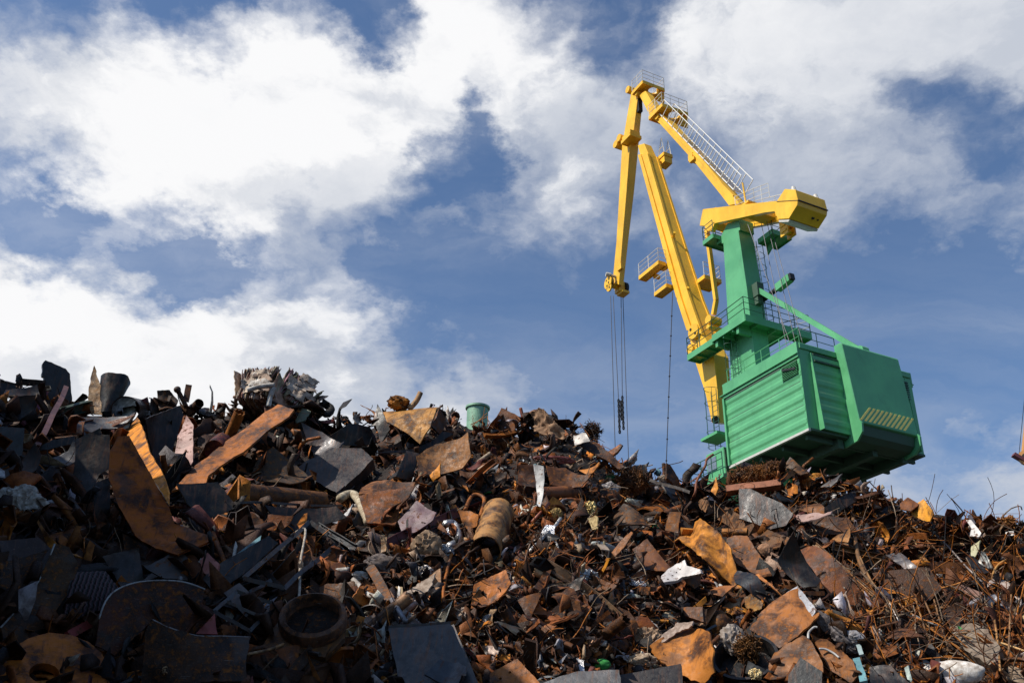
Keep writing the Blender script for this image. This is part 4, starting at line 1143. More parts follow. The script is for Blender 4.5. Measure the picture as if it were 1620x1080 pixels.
    pl('A', [(240,690),(400,640),(440,605),(448,680),(400,742),(300,758),(255,740)], 'steel', 'GR', 'half_pipe', SC, 'half-pipe sheet with a curled bright lip left of the dark grey hanging plate', yaw=-15, pitch=35, bend=.3, bdir=100, over=.3)
    pl('A', [(0,770),(130,690),(205,632),(242,680),(220,745),(140,795),(0,852)], 'steel', (.05,.04,.035), 'curved_sheet', SC, 'dark curved sheet ending in a pale lip above the white plastic bundle', yaw=-10, pitch=30, bend=.2, bdir=60, over=.25)
    pl('A', [(225,765),(350,755),(430,800),(420,850),(330,830)], 'steel', (.10,.075,.06), 'torn_sheet', SC, 'crinkled brown-grey sheet under the half-pipe with the curled lip', yaw=-5, pitch=40, crumple=.08)
    rod('A', [(385,870),(420,930),(470,1000),(535,1085)], 13, 'rust', 'GR', 'thin_pipe', PI_, 'thin grey pipe slanting down to the right below the dark grey hanging plate', over=.5)
    bar('A', (95,235), (268,250), 40, 'steel', 'BK', 'beam', BM, 'black beam lying level on the skyline left of the upright panel', over=(.1,.1), depth=.15)
    pl('A', [(92,235),(95,198),(118,186),(135,222),(130,245)], 'steel', 'BK', 'torn_plate', PC, 'black pointed tab rising from the left end of the skyline beam', yaw=10, pitch=0)
    pl('A', [(0,228),(90,252),(98,275),(0,335)], 'steel', 'BK', 'broad_beam', BM, 'black slab running off the left edge at the skyline', yaw=10, pitch=15, th=.1)
    pl('A', [(185,610),(440,555),(455,590),(280,640),(190,640)], 'steel', 'BK', 'dark_plank', SC, 'black plank wedged across below the grey arching strip', yaw=0, pitch=10, over=.1)
    # lower left, in shade
    sw = pl('B', [(0,745),(130,600),(240,450),(290,280),(370,310),(450,400),(430,520),(300,700),(100,900),(0,1010)], 'rust', (.055,.032,.024), 'sweeping_sheet', SC, 'big dark sweeping sheet with a bright rim-lit edge at the lower left', yaw=20, pitch=22, bend=.15, bdir=40, over=.1, short='the sweeping sheet at lower left')
    bpy.context.view_layer.update(); rim_lit_edge(sw, 'B', [(0,745),(130,600),(240,450),(290,280)], .018)
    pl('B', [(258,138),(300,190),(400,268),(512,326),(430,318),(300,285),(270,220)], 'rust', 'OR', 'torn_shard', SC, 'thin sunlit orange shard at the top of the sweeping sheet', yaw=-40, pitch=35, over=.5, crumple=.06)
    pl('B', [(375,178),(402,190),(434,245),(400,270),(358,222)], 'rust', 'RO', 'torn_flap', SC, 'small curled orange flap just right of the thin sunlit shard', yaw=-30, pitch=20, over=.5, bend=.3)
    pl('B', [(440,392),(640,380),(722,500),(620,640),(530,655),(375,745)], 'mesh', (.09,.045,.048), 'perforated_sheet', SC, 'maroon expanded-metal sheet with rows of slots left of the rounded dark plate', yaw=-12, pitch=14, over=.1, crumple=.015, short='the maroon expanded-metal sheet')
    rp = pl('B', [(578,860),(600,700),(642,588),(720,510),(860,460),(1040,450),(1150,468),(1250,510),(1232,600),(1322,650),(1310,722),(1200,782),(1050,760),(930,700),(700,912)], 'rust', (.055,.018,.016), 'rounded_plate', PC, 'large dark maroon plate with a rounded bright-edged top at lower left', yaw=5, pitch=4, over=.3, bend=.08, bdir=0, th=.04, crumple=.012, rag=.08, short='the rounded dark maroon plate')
    bpy.context.view_layer.update(); rim_lit_edge(rp, 'B', [(600,700),(642,588),(720,510),(860,460),(1040,450),(1150,468),(1250,510)])
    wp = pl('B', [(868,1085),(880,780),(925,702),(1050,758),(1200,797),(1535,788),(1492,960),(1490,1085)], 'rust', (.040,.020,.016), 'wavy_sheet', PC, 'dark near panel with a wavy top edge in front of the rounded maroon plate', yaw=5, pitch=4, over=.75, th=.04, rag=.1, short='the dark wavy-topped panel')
    bpy.context.view_layer.update(); rim_lit_edge(wp, 'B', [(925,702),(1050,758),(1200,797),(1350,790),(1535,788)], .014, (.25,.22,.22))
    pl('B', [(0,1085),(0,990),(60,880),(170,810),(300,775),(430,785),(540,830),(620,900),(680,1010),(690,1085)], 'rust', (.42,.14,.03), 'flange_disc', 'flange', 'rusty orange flange disc with a round hole at the bottom left', yaw=5, pitch=42, over=.45, th=.14, holes_px=((270,1020,75),), crumple=.01, rag=.05, short='the rusty flange disc')
    bar('B', (425,785), (622,675), 52, 'paint', 'RD', 'red_bar', BM, 'red painted bar resting above the rusty flange disc', over=(.5,.4), depth=.08)
    rod('B', [(1105,130),(1103,300),(1102,458)], 15, 'steel', 'LG', 'post', 'post', 'grey metal post standing upright behind the rounded dark maroon plate', over=.35, sharp=True, short='the grey upright post')
    lump('B', (1104,285), 34, 24, 'rust', 'TN', 'sleeve', 'sleeve', 'ragged tan sleeve wrapped round the grey upright post', over=.45, rough=.5, sub=3)
    pl('B', [(875,445),(985,360),(1082,288),(1130,300),(1212,392),(1150,470),(1040,452)], 'paint', (.13,.115,.115), 'triangular_plate', PC, 'grey triangular plate behind the foot of the upright post', yaw=-15, pitch=30, over=-.1)
    pl('B', [(1220,338),(1272,292),(1338,350),(1322,408),(1275,434),(1240,400)], 'paint', (.42,.14,.11), 'salmon_box', 'box', 'salmon-red torn box corner right of the grey upright post', yaw=-25, pitch=20, over=.3, th=.10, short='the salmon-red torn box')
    lump('B', (1228,352), 18, 30, 'cloth', 'WH', 'torn_paper', 'paper', 'white torn scrap on the left of the salmon-red box', over=.45, rough=.6, sub=3)
    pl('B', [(1440,213),(1416,330),(1430,342),(1449,240)], 'paint', 'WH', 'white_shard', SC, 'white feather-like shard standing alone right of the salmon-red box', yaw=-30, pitch=20, over=.4)
    rod('B', [(1265,80),(1320,220),(1385,388)], 14, 'rust', 'RB', 'rusty_pole', RDc, 'straight rusty pole slanting down to the right beside the salmon-red box', over=.35, sharp=True)
    pl('B', [(1350,152),(1430,50),(1500,20),(1550,40),(1620,112),(1625,205),(1500,255)], 'rust', 'RB', 'torn_sheet', SC, 'rust-brown torn sheet with a ragged peak above the white feather-like shard', yaw=0, pitch=15, over=.1, rag=.25)
    pl('B', [(1200,772),(1312,655),(1322,788)], 'paint', 'RD', 'red_triangle', PC, 'small dark red triangular plate behind the wavy-topped panel', yaw=10, pitch=5, over=.4)
    # auger
    q = tr('B', [(1045,765), (1000,1030)]); a = pt(q[0], 1.05); b = pt(q[1], 1.05); dv = (b-a); u = dv.normalized().orthogonal(); w = dv.normalized().cross(u); mb = MB()
    r = 12/3.857/pxm(a)
    mb.tube([a, b], r*.5, 6); K = 96
    mb.tube([a.lerp(b, k/K)+(u*math.cos(k/K*2*math.pi*9)+w*math.sin(k/K*2*math.pi*9))*r for k in range(K+1)], r*.5, 5)
    o = mb.build('twisted_rod', SM['rust'], smooth=True); setorigin(o); finish(o, 'rust', 'TN', 'x', RDc, 'twisted spiral rod hanging in front of the dark wavy-topped panel', short='the twisted spiral rod', c=q[0])
    # pale framed panel
    o = pl('B', [(1365,530),(1460,468),(1602,600),(1500,676)], 'steel', (.10,.085,.085), 'framed_pane', 'panel', 'small steel frame holding a pale square panel left of the ring casting', yaw=-15, pitch=25, over=.35, th=.08, crumple=.004, rag=.03, short='the small framed pale panel')
    pl('B', [(1400,545),(1462,505),(1542,592),(1482,632)], 'paint', (.42,.47,.46), 'pane', None, None, yaw=-15, pitch=25, over=.39, th=.02, crumple=.004, rag=.05, parent=o)
    # black window frame
    def wframe(corners, w, color, label, over, name='window_frame', short=None, cross=()):
        cs = tr('D', corners); P_ = [pt(q, over) for q in cs]
        root = empty(name, sum(P_, Vector())/len(P_)); tag(root, label, 'frame'); bpy.context.view_layer.update()
        n = len(corners)
        for i in range(n): bar('D', corners[i], corners[(i+1) % n], w, 'steel', color, 'frame_bar', None, None, over=(over, over), depth=.07, prof='L', parent=root)
        for a, b in cross: bar('D', a, b, w*.8, 'steel', color, 'mullion', None, None, over=(over-.05, over-.05), depth=.05, parent=root)
        HERO.append((cs[0], short or label, None))
    wframe([(20,440), (425,95), (598,222), (270,500)], 26, (.075,.078,.085), 'black window frame lying askew in the middle of the left slope', 1.0, short='the askew black window frame')
    wframe([(-160,640), (-20,520), (215,600), (60,760)], 22, (.11,.105,.105), 'battered grey window frame below the black one, left of the ring casting', .95, short='the battered grey window frame', cross=(((-90,580),(140,680)),))
    bar('D', (470,115), (695,250), 40, 'steel', (.06,.065,.075), 'door_rail', BM, 'dark grooved rail crossing the top of the black window frame', over=(1.0,.9), prof='U', short='the dark grooved rail')
    bar('D', (60,525), (190,452), 24, 'steel', 'GR', 'flat_bar', BM, 'short grey bar inside the lower corner of the black window frame', over=(.7,.7))
    bar('D', (122,375), (262,505), 30, 'steel', 'DG', 'flat_bar', BM, 'dark flat bar crossing the short grey bar below the black window frame', over=(.62,.62))
    pl('D', [(332,292),(350,170),(462,190),(440,335)], 'rust', 'RB', 'brown_plate', PC, 'upright rust-brown panel seen through the black window frame', yaw=-10, pitch=10, over=.0)
    pl('D', [(150,195),(170,45),(325,75),(300,112),(200,170)], 'rust', 'RB', 'torn_plate', PC, 'rust-brown plate above the left corner of the black window frame', yaw=-5, pitch=15, over=.0)
    pl('D', [(0,28),(80,48),(162,120),(150,205),(0,262)], 'rust', 'BR', 'torn_plate', PC, 'dull brown plate left of the rust-brown one above the window frame', yaw=5, pitch=15)
    pl('D', [(555,262),(652,280),(642,352),(555,342)], 'rust', 'RB', 'small_box', 'box', 'small rust-brown box end right of the black window frame', yaw=-5, pitch=10, th=.15, over=.1)
    pl('D', [(130,290),(400,310),(680,362),(640,420),(380,400),(170,370)], 'rust', 'BR', 'long_plate', PC, 'long brown plate lying under the black window frame', yaw=0, pitch=30)
def heap_middle():
    OVER_ADD[0] = .08
    def bale(reg, c, wpx, hpx, dm, yaw, cols, label, short, over, roll=0, layers=26):
        (q,) = tr(reg, [c]); p = pt(q, over); m_ = pxm(p); w, h = wpx/REG[reg][2]/m_, hpx/REG[reg][2]/m_; r = random.Random(wpx)
        n = facing(q[0], q[1], yaw, 6); u, v = frame(n); Rl = Matrix.Rotation(R(roll), 3, n); u, v = Rl @ u, Rl @ v; mb = MB()
        for i in range(layers):      # crushed sheets packed side by side, their torn edges showing
            t = (i+.5)/layers; hh = h*r.uniform(.93, 1.03)/2; dd = dm*r.uniform(.93, 1.02)/2
            if i in (0, layers-1): hh *= .9
            vs, fs = sheet_mesh([(-dd, -hh), (dd*r.uniform(.97, 1.03), -hh), (dd, hh*r.uniform(.93, 1)), (-dd, hh)], w/layers*.55, crumple=.028, freq=2.6, seed=i*13+int(wpx), res=10, rag=.22, fold=((90, .95, 0), (90, .96, 0)))
            o_ = -u*w/2+u*(w*t); mb.add([o_-n*x+v*y+u*z for x, y, z in vs], fs, tuple(k*r.uniform(.75, 1.2) for k in r.choice(cols)))
        for k in range(9):           # flattened sheets folded over the faces
            y = r.uniform(-.35, .4)*h; x0 = r.uniform(-.4, .0)*w; vs, fs = sheet_mesh([(x0, y), (x0+r.uniform(.3, .7)*w, y+r.uniform(-.1, .1)*h), (x0+r.uniform(.3, .6)*w, y+.25*h), (x0, y+.2*h)], .015, crumple=.07, seed=k+900, res=10, rag=.4)
            mb.add([p_x*u+p_y*v+n*(dm/2+.02+z) for p_x, p_y, z in vs], fs, r.choice(cols))
        o = mb.build('crushed_bale', DM); smooth_by_angle(o, 40); o.location = p; tag(o, label, 'bale'); HERO.append((q, short, None))
        fill_mask([(q[0]+a*wpx/REG[reg][2]*.45, q[1]+b*hpx/REG[reg][2]*.45) for a, b in ((-1,-1),(1,-1),(1,1),(-1,1))])
    bale('C', (135,245), 215, 215, 1.3, -24, ((.58,.46,.35),(.50,.38,.28),(.40,.28,.20),(.62,.57,.50),(.26,.18,.14)), 'square tan bale of crushed sheet metal standing on the skyline', 'the tan crushed bale', .1)
    bale('C', (330,275), 230, 190, 1.2, 8, ((.46,.36,.28),(.34,.26,.21),(.52,.43,.35),(.22,.16,.13)), 'second crushed brown-grey bale sloping down right of the tan one', 'the sloping brown-grey bale', -.7, roll=-30)
    rod('C', [(45,222),(110,200),(210,188)], 13, 'cloth', 'WH', 'white_strip', SC, 'white strip pinched across the top of the tan bale', over=1.15)
    rod('C', [(205,205),(185,255),(172,322)], 15, 'cloth', 'WH', 'white_strip', SC, 'white strip hanging down the front of the tan bale', over=1.1)
    pl('C', [(150,350),(195,315),(245,308),(295,320),(312,350),(220,362),(160,385)], 'rust', (.20,.06,.035), 'curled_sheet', SC, 'reddish curled end of the long orange strip under the tan bale', yaw=-15, pitch=45, bend=.3, over=.55)
    pl('C', [(825,288),(872,360),(917,460),(862,552),(832,440),(800,432)], 'steel', 'BK', 'black_fin', PC, 'black triangular fin standing up left of the tan trough', yaw=-20, pitch=5, over=.1, short='the black triangular fin')
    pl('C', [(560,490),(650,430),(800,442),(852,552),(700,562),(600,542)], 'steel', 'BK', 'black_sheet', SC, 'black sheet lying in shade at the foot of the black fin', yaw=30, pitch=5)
    pl('C', [(872,352),(905,308),(1050,303),(1212,325),(1195,385),(1160,440),(1080,492),(1000,462),(900,432)], 'rust', (.42,.24,.10), 'curved_trough', SC, 'sunlit tan curved trough on the ridge with rusty edges', yaw=-22, pitch=38, bend=-.22, bdir=90, over=.35, th=.05, crumple=.012, short='the sunlit tan trough')
    pl('C', [(1212,325),(1252,420),(1228,492),(1160,440),(1190,392)], 'rust', 'BR', 'dark_flange_plate', PC, 'dark brown flange closing the right end of the tan trough', yaw=45, pitch=5, over=.35, th=.06)
    lump('C', (965,300), 60, 40, 'rust', 'OR', 'crumpled_scrap', 'scrap', 'crumpled orange scrap lying on top of the tan trough', over=.9, rough=.5)
    rod('C', [(1030,335),(1075,285),(1100,235)], 16, 'rust', 'TN', 'twisted_strip', SC, 'twisted tan strip rising from the top of the tan trough', over=.9)
    # green pipe standing on the ridge
    _d = ray(755,668); a = CAM+_d*(28.5/math.hypot(_d.x,_d.y)); m_ = pxm(a); b = a+Vector((0,0,1.0)); r = 17/m_; h = 26/m_
    root = empty('vent_pipe', a-Vector((0,0,.9))); tag(root, 'pale green peeling pipe standing upright on the ridge with a rimmed top', 'pipe'); bpy.context.view_layer.update()
    def tubeobj(nm, prof, colr):
        mb = MB(); rings = [[Vector((rr*math.cos(2*math.pi*i/26), rr*math.sin(2*math.pi*i/26), zz)) for i in range(26)] for rr, zz in prof]
        mb.loft(rings+[rings[0]], cap=False); o = mb.build(nm, SM['paint'], root); smooth_by_angle(o, 40); o.color = (*COLS[colr], 1); return o
    tubeobj('body', [(r, 0), (r, .9+h*.85), (r*.93, .9+h*.85), (r*.93, 0)], 'PG'); tubeobj('rim', [(r*1.02, .9+h*.84), (r*1.15, .9+h*.88), (r*1.15, .9+h), (r*.9, .9+h), (r*.9, .9+h*.84)], 'PG')
    HERO.append(((755,650), 'the green pipe', None)); fill_mask([(728,628),(784,628),(784,672),(728,672)])
    pl('C', [(405,460),(500,475),(660,570),(640,610),(500,622),(430,672),(415,540)], 'steel', (.055,.05,.056), 'bluish_sheet', PC, 'bluish grey sheet leaning behind the dark steel box lid', yaw=-30, pitch=15, over=.1, short='the bluish grey sheet')
    pl('C', [(345,700),(400,655),(510,600),(560,572),(740,575),(812,640),(600,850),(470,780)], 'steel', (.045,.037,.037), 'steel_box', 'box', 'dark steel box lid with a ribbed side, tilted in the centre of the heap', yaw=-14, pitch=26, over=.35, th=.32, crumple=.012, rag=.08, short='the dark steel box lid')
    bar('C', (612,852), (822,660), 44, 'steel', (.10,.075,.065), 'ribbed_edge', BM, 'grooved brown edge strip along the right side of the steel box lid', over=(.75,.6), prof='U')
    pl('C', [(720,862),(1062,792),(1020,862),(962,930),(950,1052),(780,1042)], 'rust', 'RB', 'curved_plate', PC, 'rust-brown curved plate bending round right of the box lid', yaw=-18, pitch=18, bend=.16, bdir=80, over=.2, th=.05, short='the rust-brown curved plate')
    pl('C', [(740,792),(800,762),(1068,785),(1032,862),(722,856)], 'rust', (.21,.095,.05), 'upper_plate', PC, 'flatter brown plate stacked on top of the rust-brown curved one', yaw=-10, pitch=40, bend=.08, bdir=90, over=.25, th=.04)
    pl('C', [(1092,650),(1130,605),(1200,560),(1400,500),(1412,640),(1352,690),(1180,742),(1100,782)], 'rust', (.22,.115,.06), 'brown_plate', PC, 'broad sunlit brown plate below the right end of the tan trough', yaw=-22, pitch=20, bend=.12, bdir=30, over=.25, short='the broad sunlit brown plate')
    pl('C', [(820,612),(1070,570),(1180,525),(1230,480),(1292,500),(1210,550),(1100,592),(960,604)], 'steel', 'BK', 'bent_strip', SC, 'long bent black strip arching under the tan trough', yaw=15, pitch=10, over=.45, bend=.08)
    pl('C', [(943,752),(1020,580),(1092,612),(1042,772)], 'steel', (.025,.022,.022), 'dark_box', 'box', 'black upright box side under the bent black strip', yaw=20, pitch=5, th=.2, over=.1)
    rod('C', [(610,880),(650,858),(700,862),(745,930),(785,1030)], 24, 'cloth', (.58,.50,.36), 'bent_tube', PI_, 'off-white bent tube hooked over in the middle of the heap', over=.6, short='the off-white bent tube', seg=10)
    pl('C', [(545,1030),(620,985),(692,918),(660,980),(600,1030)], 'paint', 'LG', 'pale_strip', SC, 'thin pale torn strip left of the off-white bent tube', yaw=-20, pitch=25, over=.5)
    pl('C', [(958,1010),(1075,885),(1202,980),(1180,1022),(1060,1085),(985,1085)], 'paint', (.11,.05,.065), 'maroon_plate', PC, 'flaking maroon plate with pink patches left of the ribbed barrel', yaw=-20, pitch=28, over=.25, short='the flaking maroon plate')
    pl('C', [(1158,742),(1225,668),(1218,742),(1172,772)], 'rust', 'OR', 'torn_shard', SC, 'small orange torn shard pointing up below the sunlit brown plate', yaw=-30, pitch=15, over=.4)
    pl('C', [(1278,708),(1372,770),(1392,832),(1330,782)], 'rust', (.40,.17,.06), 'torn_strip', SC, 'orange torn strip right of the small orange shard', yaw=-35, pitch=25, over=.4)
    rod('C', [(1372,950),(1410,870),(1450,858),(1490,890),(1465,990)], 11, 'rust', 'RO', 'bent_tube', PI_, 'rusty tube bent in a loop above the ribbed barrel', over=.5)
    pl('C', [(1340,958),(1400,950),(1462,990),(1440,1042),(1358,1048)], 'rust', (.36,.15,.05), 'orange_flap', SC, 'orange bent flap at the left end of the ribbed barrel', yaw=-25, pitch=20, over=.45, bend=.2)
    pipe('X', (789,812), (768,872), 24, 'rust', (.36,.22,.13), 'ribbed_barrel', 'barrel', 'ribbed tan barrel lying tilted in the centre of the heap', over=(.55,.55), ribs=5, dent=.05, short='the ribbed tan barrel')
    bar('D', (1345,28), (888,238), 60, 'paint', (.13,.03,.03), 'maroon_beam', BM, 'long maroon channel beam sloping down left from the ribbed barrel', over=(.45,.45), prof='U', short='the long maroon beam')
    pl('D', [(858,192),(892,185),(892,280),(860,284)], 'rust', 'TN', 'tan_plate', PC, 'small tan end plate closing the left end of the maroon beam', yaw=-20, pitch=5, over=.5, th=.04)
    pl('C', [(50,762),(100,640),(200,560),(335,640),(440,762),(300,812)], 'rust', (.055,.04,.034), 'dark_shell', SC, 'dark bulging shell plate under the long orange strip', yaw=0, pitch=20, bend=.22, bdir=90, over=-.1, short='the dark bulging shell plate')
    pipe('C', (-20,850), (500,905), 66, 'rust', (.11,.055,.03), 'big_tube', PI_, 'big rusty tube lying level above the black window frame', over=(.25,.25), short='the big level rusty tube')
    bar('C', (215,418), (402,565), 44, 'steel', 'BK', 'beam', BM, 'black beam slanting down right above the dark bulging shell plate', over=(.3,.3), depth=.15)
    pl('C', [(335,412),(378,330),(432,352),(400,400),(345,425)], 'paint', (.10,.12,.07), 'greenish_plate', PC, 'small olive-green plate below the brown-grey bale', yaw=-25, pitch=30, over=.15)
    bar('C', (0,905), (620,925), 14, 'steel', 'GR', 'thin_bar', BM, 'thin bright-edged bar along the underside of the big level tube', over=(.7,.7))
    # ring casting on its base
    root_c = tr('D', [(445,720)])[0]; base_pl = pl('D', [(128,862),(300,600),(420,570),(650,690),(640,800),(520,922)], 'rust', (.10,.055,.035), 'ring_casting', 'casting', 'heavy rusty ring casting with a square base plate in the lower middle of the heap', yaw=-8, pitch=34, over=.45, th=.12, crumple=.008, rag=.05, short='the heavy ring casting')
    bpy.context.view_layer.update(); mw = base_pl.matrix_world.copy(); c3 = CAM+ray(*root_c)*((mw.translation-CAM).dot(mw.col[2].xyz)/ray(*root_c).dot(mw.col[2].xyz)); lc = mw.inverted() @ c3
    m_ = pxm(c3); ro = 205/3.857/m_; mb = MB()
    rings = [[Vector((lc.x+rr*math.cos(2*math.pi*i/40), lc.y+rr*.95*math.sin(2*math.pi*i/40), zz)) for i in range(40)] for rr, zz in ((ro, .0), (ro*1.02, .12), (ro*.97, .22), (ro*.86, .26), (ro*.80, .22), (ro*.76, .0), (ro*.70, -.12))]
    mb.loft(rings, cap=False); o = mb.build('ring', SM['rust'], base_pl); smooth_by_angle(o, 40); o.color = (.13,.065,.04,1)
    mb = MB().loft([[Vector((lc.x+rr*math.cos(2*math.pi*i/30), lc.y+rr*math.sin(2*math.pi*i/30), .02)) for i in range(30)] for rr in (ro*.78, ro*.1)], cap=True); o = mb.build('well', SM['rust'], base_pl); o.color = (.02,.014,.012,1)
    for (px, py, a, b, mt, cl) in ((470,700,45,38,'rust','TN'), (510,770,48,26,'cloth','YE'), (440,790,36,22,'rust','RO'), (460,795,22,26,'cloth','SL')):
        lump('D', (px,py), a, b, mt, cl, 'junk_piece', 'scrap', {45:'tan chunk lying inside the ring casting',48:'yellow wad lying inside the ring casting',36:'orange chip in the near side of the ring casting',22:'silvery scrap in the near side of the ring casting'}[a], over=.65, rough=.5, sub=3)
    rod('D', [(340,160),(398,148),(368,340),(362,500),(352,680),(340,800)], 7, 'cloth', (.52,.47,.40), 'hanging_cord', 'cord', 'pale frayed cord hanging down to the ring casting', over=[.8,.85,.9,.95,.95,.9], sharp=False, short='the pale hanging cord')
    lump('D', (368,370), 16, 45, 'cloth', 'BG', 'cord_knot', 'cord', 'frayed knot half way along the pale hanging cord', over=.95, rough=.6, sub=3)
    rod('D', [(40,905),(200,868),(320,815)], 8, 'rust', 'TN', 'thin_rod', RDc, 'thin tan rod lying across the base of the ring casting', over=.9)
    # grey tray
    tr_ = pl('D', [(905,748),(1275,720),(1300,740),(1445,1085),(972,1085)], 'steel', (.048,.053,.062), 'steel_tray', 'tray', 'blue-grey steel tray tilted toward the viewer at the bottom of the heap', yaw=-12, pitch=28, over=.45, th=.05, crumple=.012, rag=.05, short='the blue-grey steel tray')
    bar('D', (1285,728), (1432,1090), 42, 'steel', (.06,.062,.068), 'tray_rim', None, None, over=(.78,.85), depth=.12, prof='flat', parent=tr_)
    bar('D', (905,745), (1285,718), 30, 'steel', (.05,.05,.055), 'tray_lip', None, None, over=(.78,.75), depth=.12, prof='flat', parent=tr_)
    pl('D', [(1150,1085),(1232,965),(1330,945),(1382,990),(1372,1085)], 'steel', (.07,.075,.085), 'folded_flap', None, None, yaw=-25, pitch=40, over=.75, bend=.15, parent=tr_)
    pl('D', [(488,470),(540,440),(690,470),(722,560),(700,662),(600,692),(500,562)], 'rust', (.07,.035,.024), 'brown_sheet', SC, 'dark rust sheet with a ragged top right above the ring casting', yaw=5, pitch=15, rag=.25, over=.1)
    for pts, lb in (([(420,395),(480,375),(560,395),(665,388)], 'pale cloth strip stretched across below the black window frame'), ([(690,450),(740,500),(780,540),(832,555)], 'white ribbon curling down from the orange block')):
        rod('D', pts, 15, 'cloth', 'WH', 'cloth_strip', 'cloth', lb, over=.5)
    lump('D', (730,425), 48, 24, 'cloth', 'WH', 'paper_scrap', 'paper', 'white paper scrap beside the small orange block', over=.4, rough=.5, sub=3)
    lump('D', (714,388), 40, 30, 'rust', (.40,.13,.04), 'orange_block', 'block', 'small orange block in the middle of the heap left of the grey rag', over=.45, rough=.25, sub=3, squareness=.7, short='the small orange block')
    lump('D', (875,360), 110, 55, 'cloth', (.22,.18,.165), 'grey_rag', RG, 'grey-brown rag bunched up under the long maroon beam', over=.3, rough=.45, short='the grey-brown rag')
    lump('D', (1140,240), 85, 78, 'cloth', (.38,.26,.16), 'tan_bundle', 'bundle', 'round tan bundle of crumpled sheet left of the ribbed barrel', over=.3, rough=.35, short='the round tan bundle')
    lump('D', (1240,275), 55, 38, 'foil', 'LG', 'foil_wad', 'foil', 'grey foil wad tucked against the right side of the tan bundle', over=.35, rough=.5)
    rod('D', [(1250,110),(1300,105),(1330,160),(1325,215),(1275,245)], 20, 'foil', 'SL', 'foil_loop', 'foil', 'crumpled silver foil bent in an arc left of the ribbed barrel', over=.35)
    rod('D', [(1392,205),(1300,275),(1262,400),(1240,520),(1245,620)], 8, 'rust', 'RO', 'bent_rod', RDc, 'bent orange rod standing above the blue-grey tray', over=.5)
    bar('D', (775,345), (915,570), 58, 'rust', (.12,.06,.04), 'flat_bar', BM, 'flat brown bar slanting down right toward the blue-grey tray', over=(.55,.55), depth=.05)
    rod('D', [(925,570),(1008,705)], 14, 'steel', (.28,.29,.33), 'grey_pipe', PI_, 'bluish grey pipe poking out at the end of the flat brown bar', over=.65, sharp=True)
    pl('D', [(963,478),(976,500),(966,612),(954,612)], 'paint', 'WH', 'white_shard', SC, 'thin upright white shard above the top lip of the tray', yaw=-15, pitch=15, over=.4)
    pl('D', [(1010,542),(1080,470),(1197,430),(1150,512),(1085,542)], 'cloth', (.45,.36,.29), 'torn_sheet', SC, 'torn beige sheet right of the thin upright white shard', yaw=-25, pitch=30, over=.3, crumple=.06, rag=.4)
    lump('D', (1110,405), 60, 34, 'foil', (.45,.40,.36), 'foil_wad', 'foil', 'glittering foil wad above the torn beige sheet', over=.2, rough=.6)
    pl('X', [(747,966),(754,930),(775,910),(800,900),(810,926),(782,950)], 'rust', (.34,.13,.04), 'orange_plate', PC, 'orange square plate catching the sun right of the bent orange rod', yaw=-28, pitch=28, over=.25, bend=.12, short='the sunlit orange square plate')
    pl('D', [(590,1085),(720,1020),(800,998),(775,1060),(740,1085)], 'rust', 'RO', 'torn_strip', SC, 'rust-orange torn strip at the bottom edge left of the tray', yaw=-30, pitch=35, over=.3, crumple=.06)
REG.update(I=(1130, 780, 6.352), J=(1370, 780, 6.352), K=(1130, 910, 6.352), L=(1370, 910, 6.352))
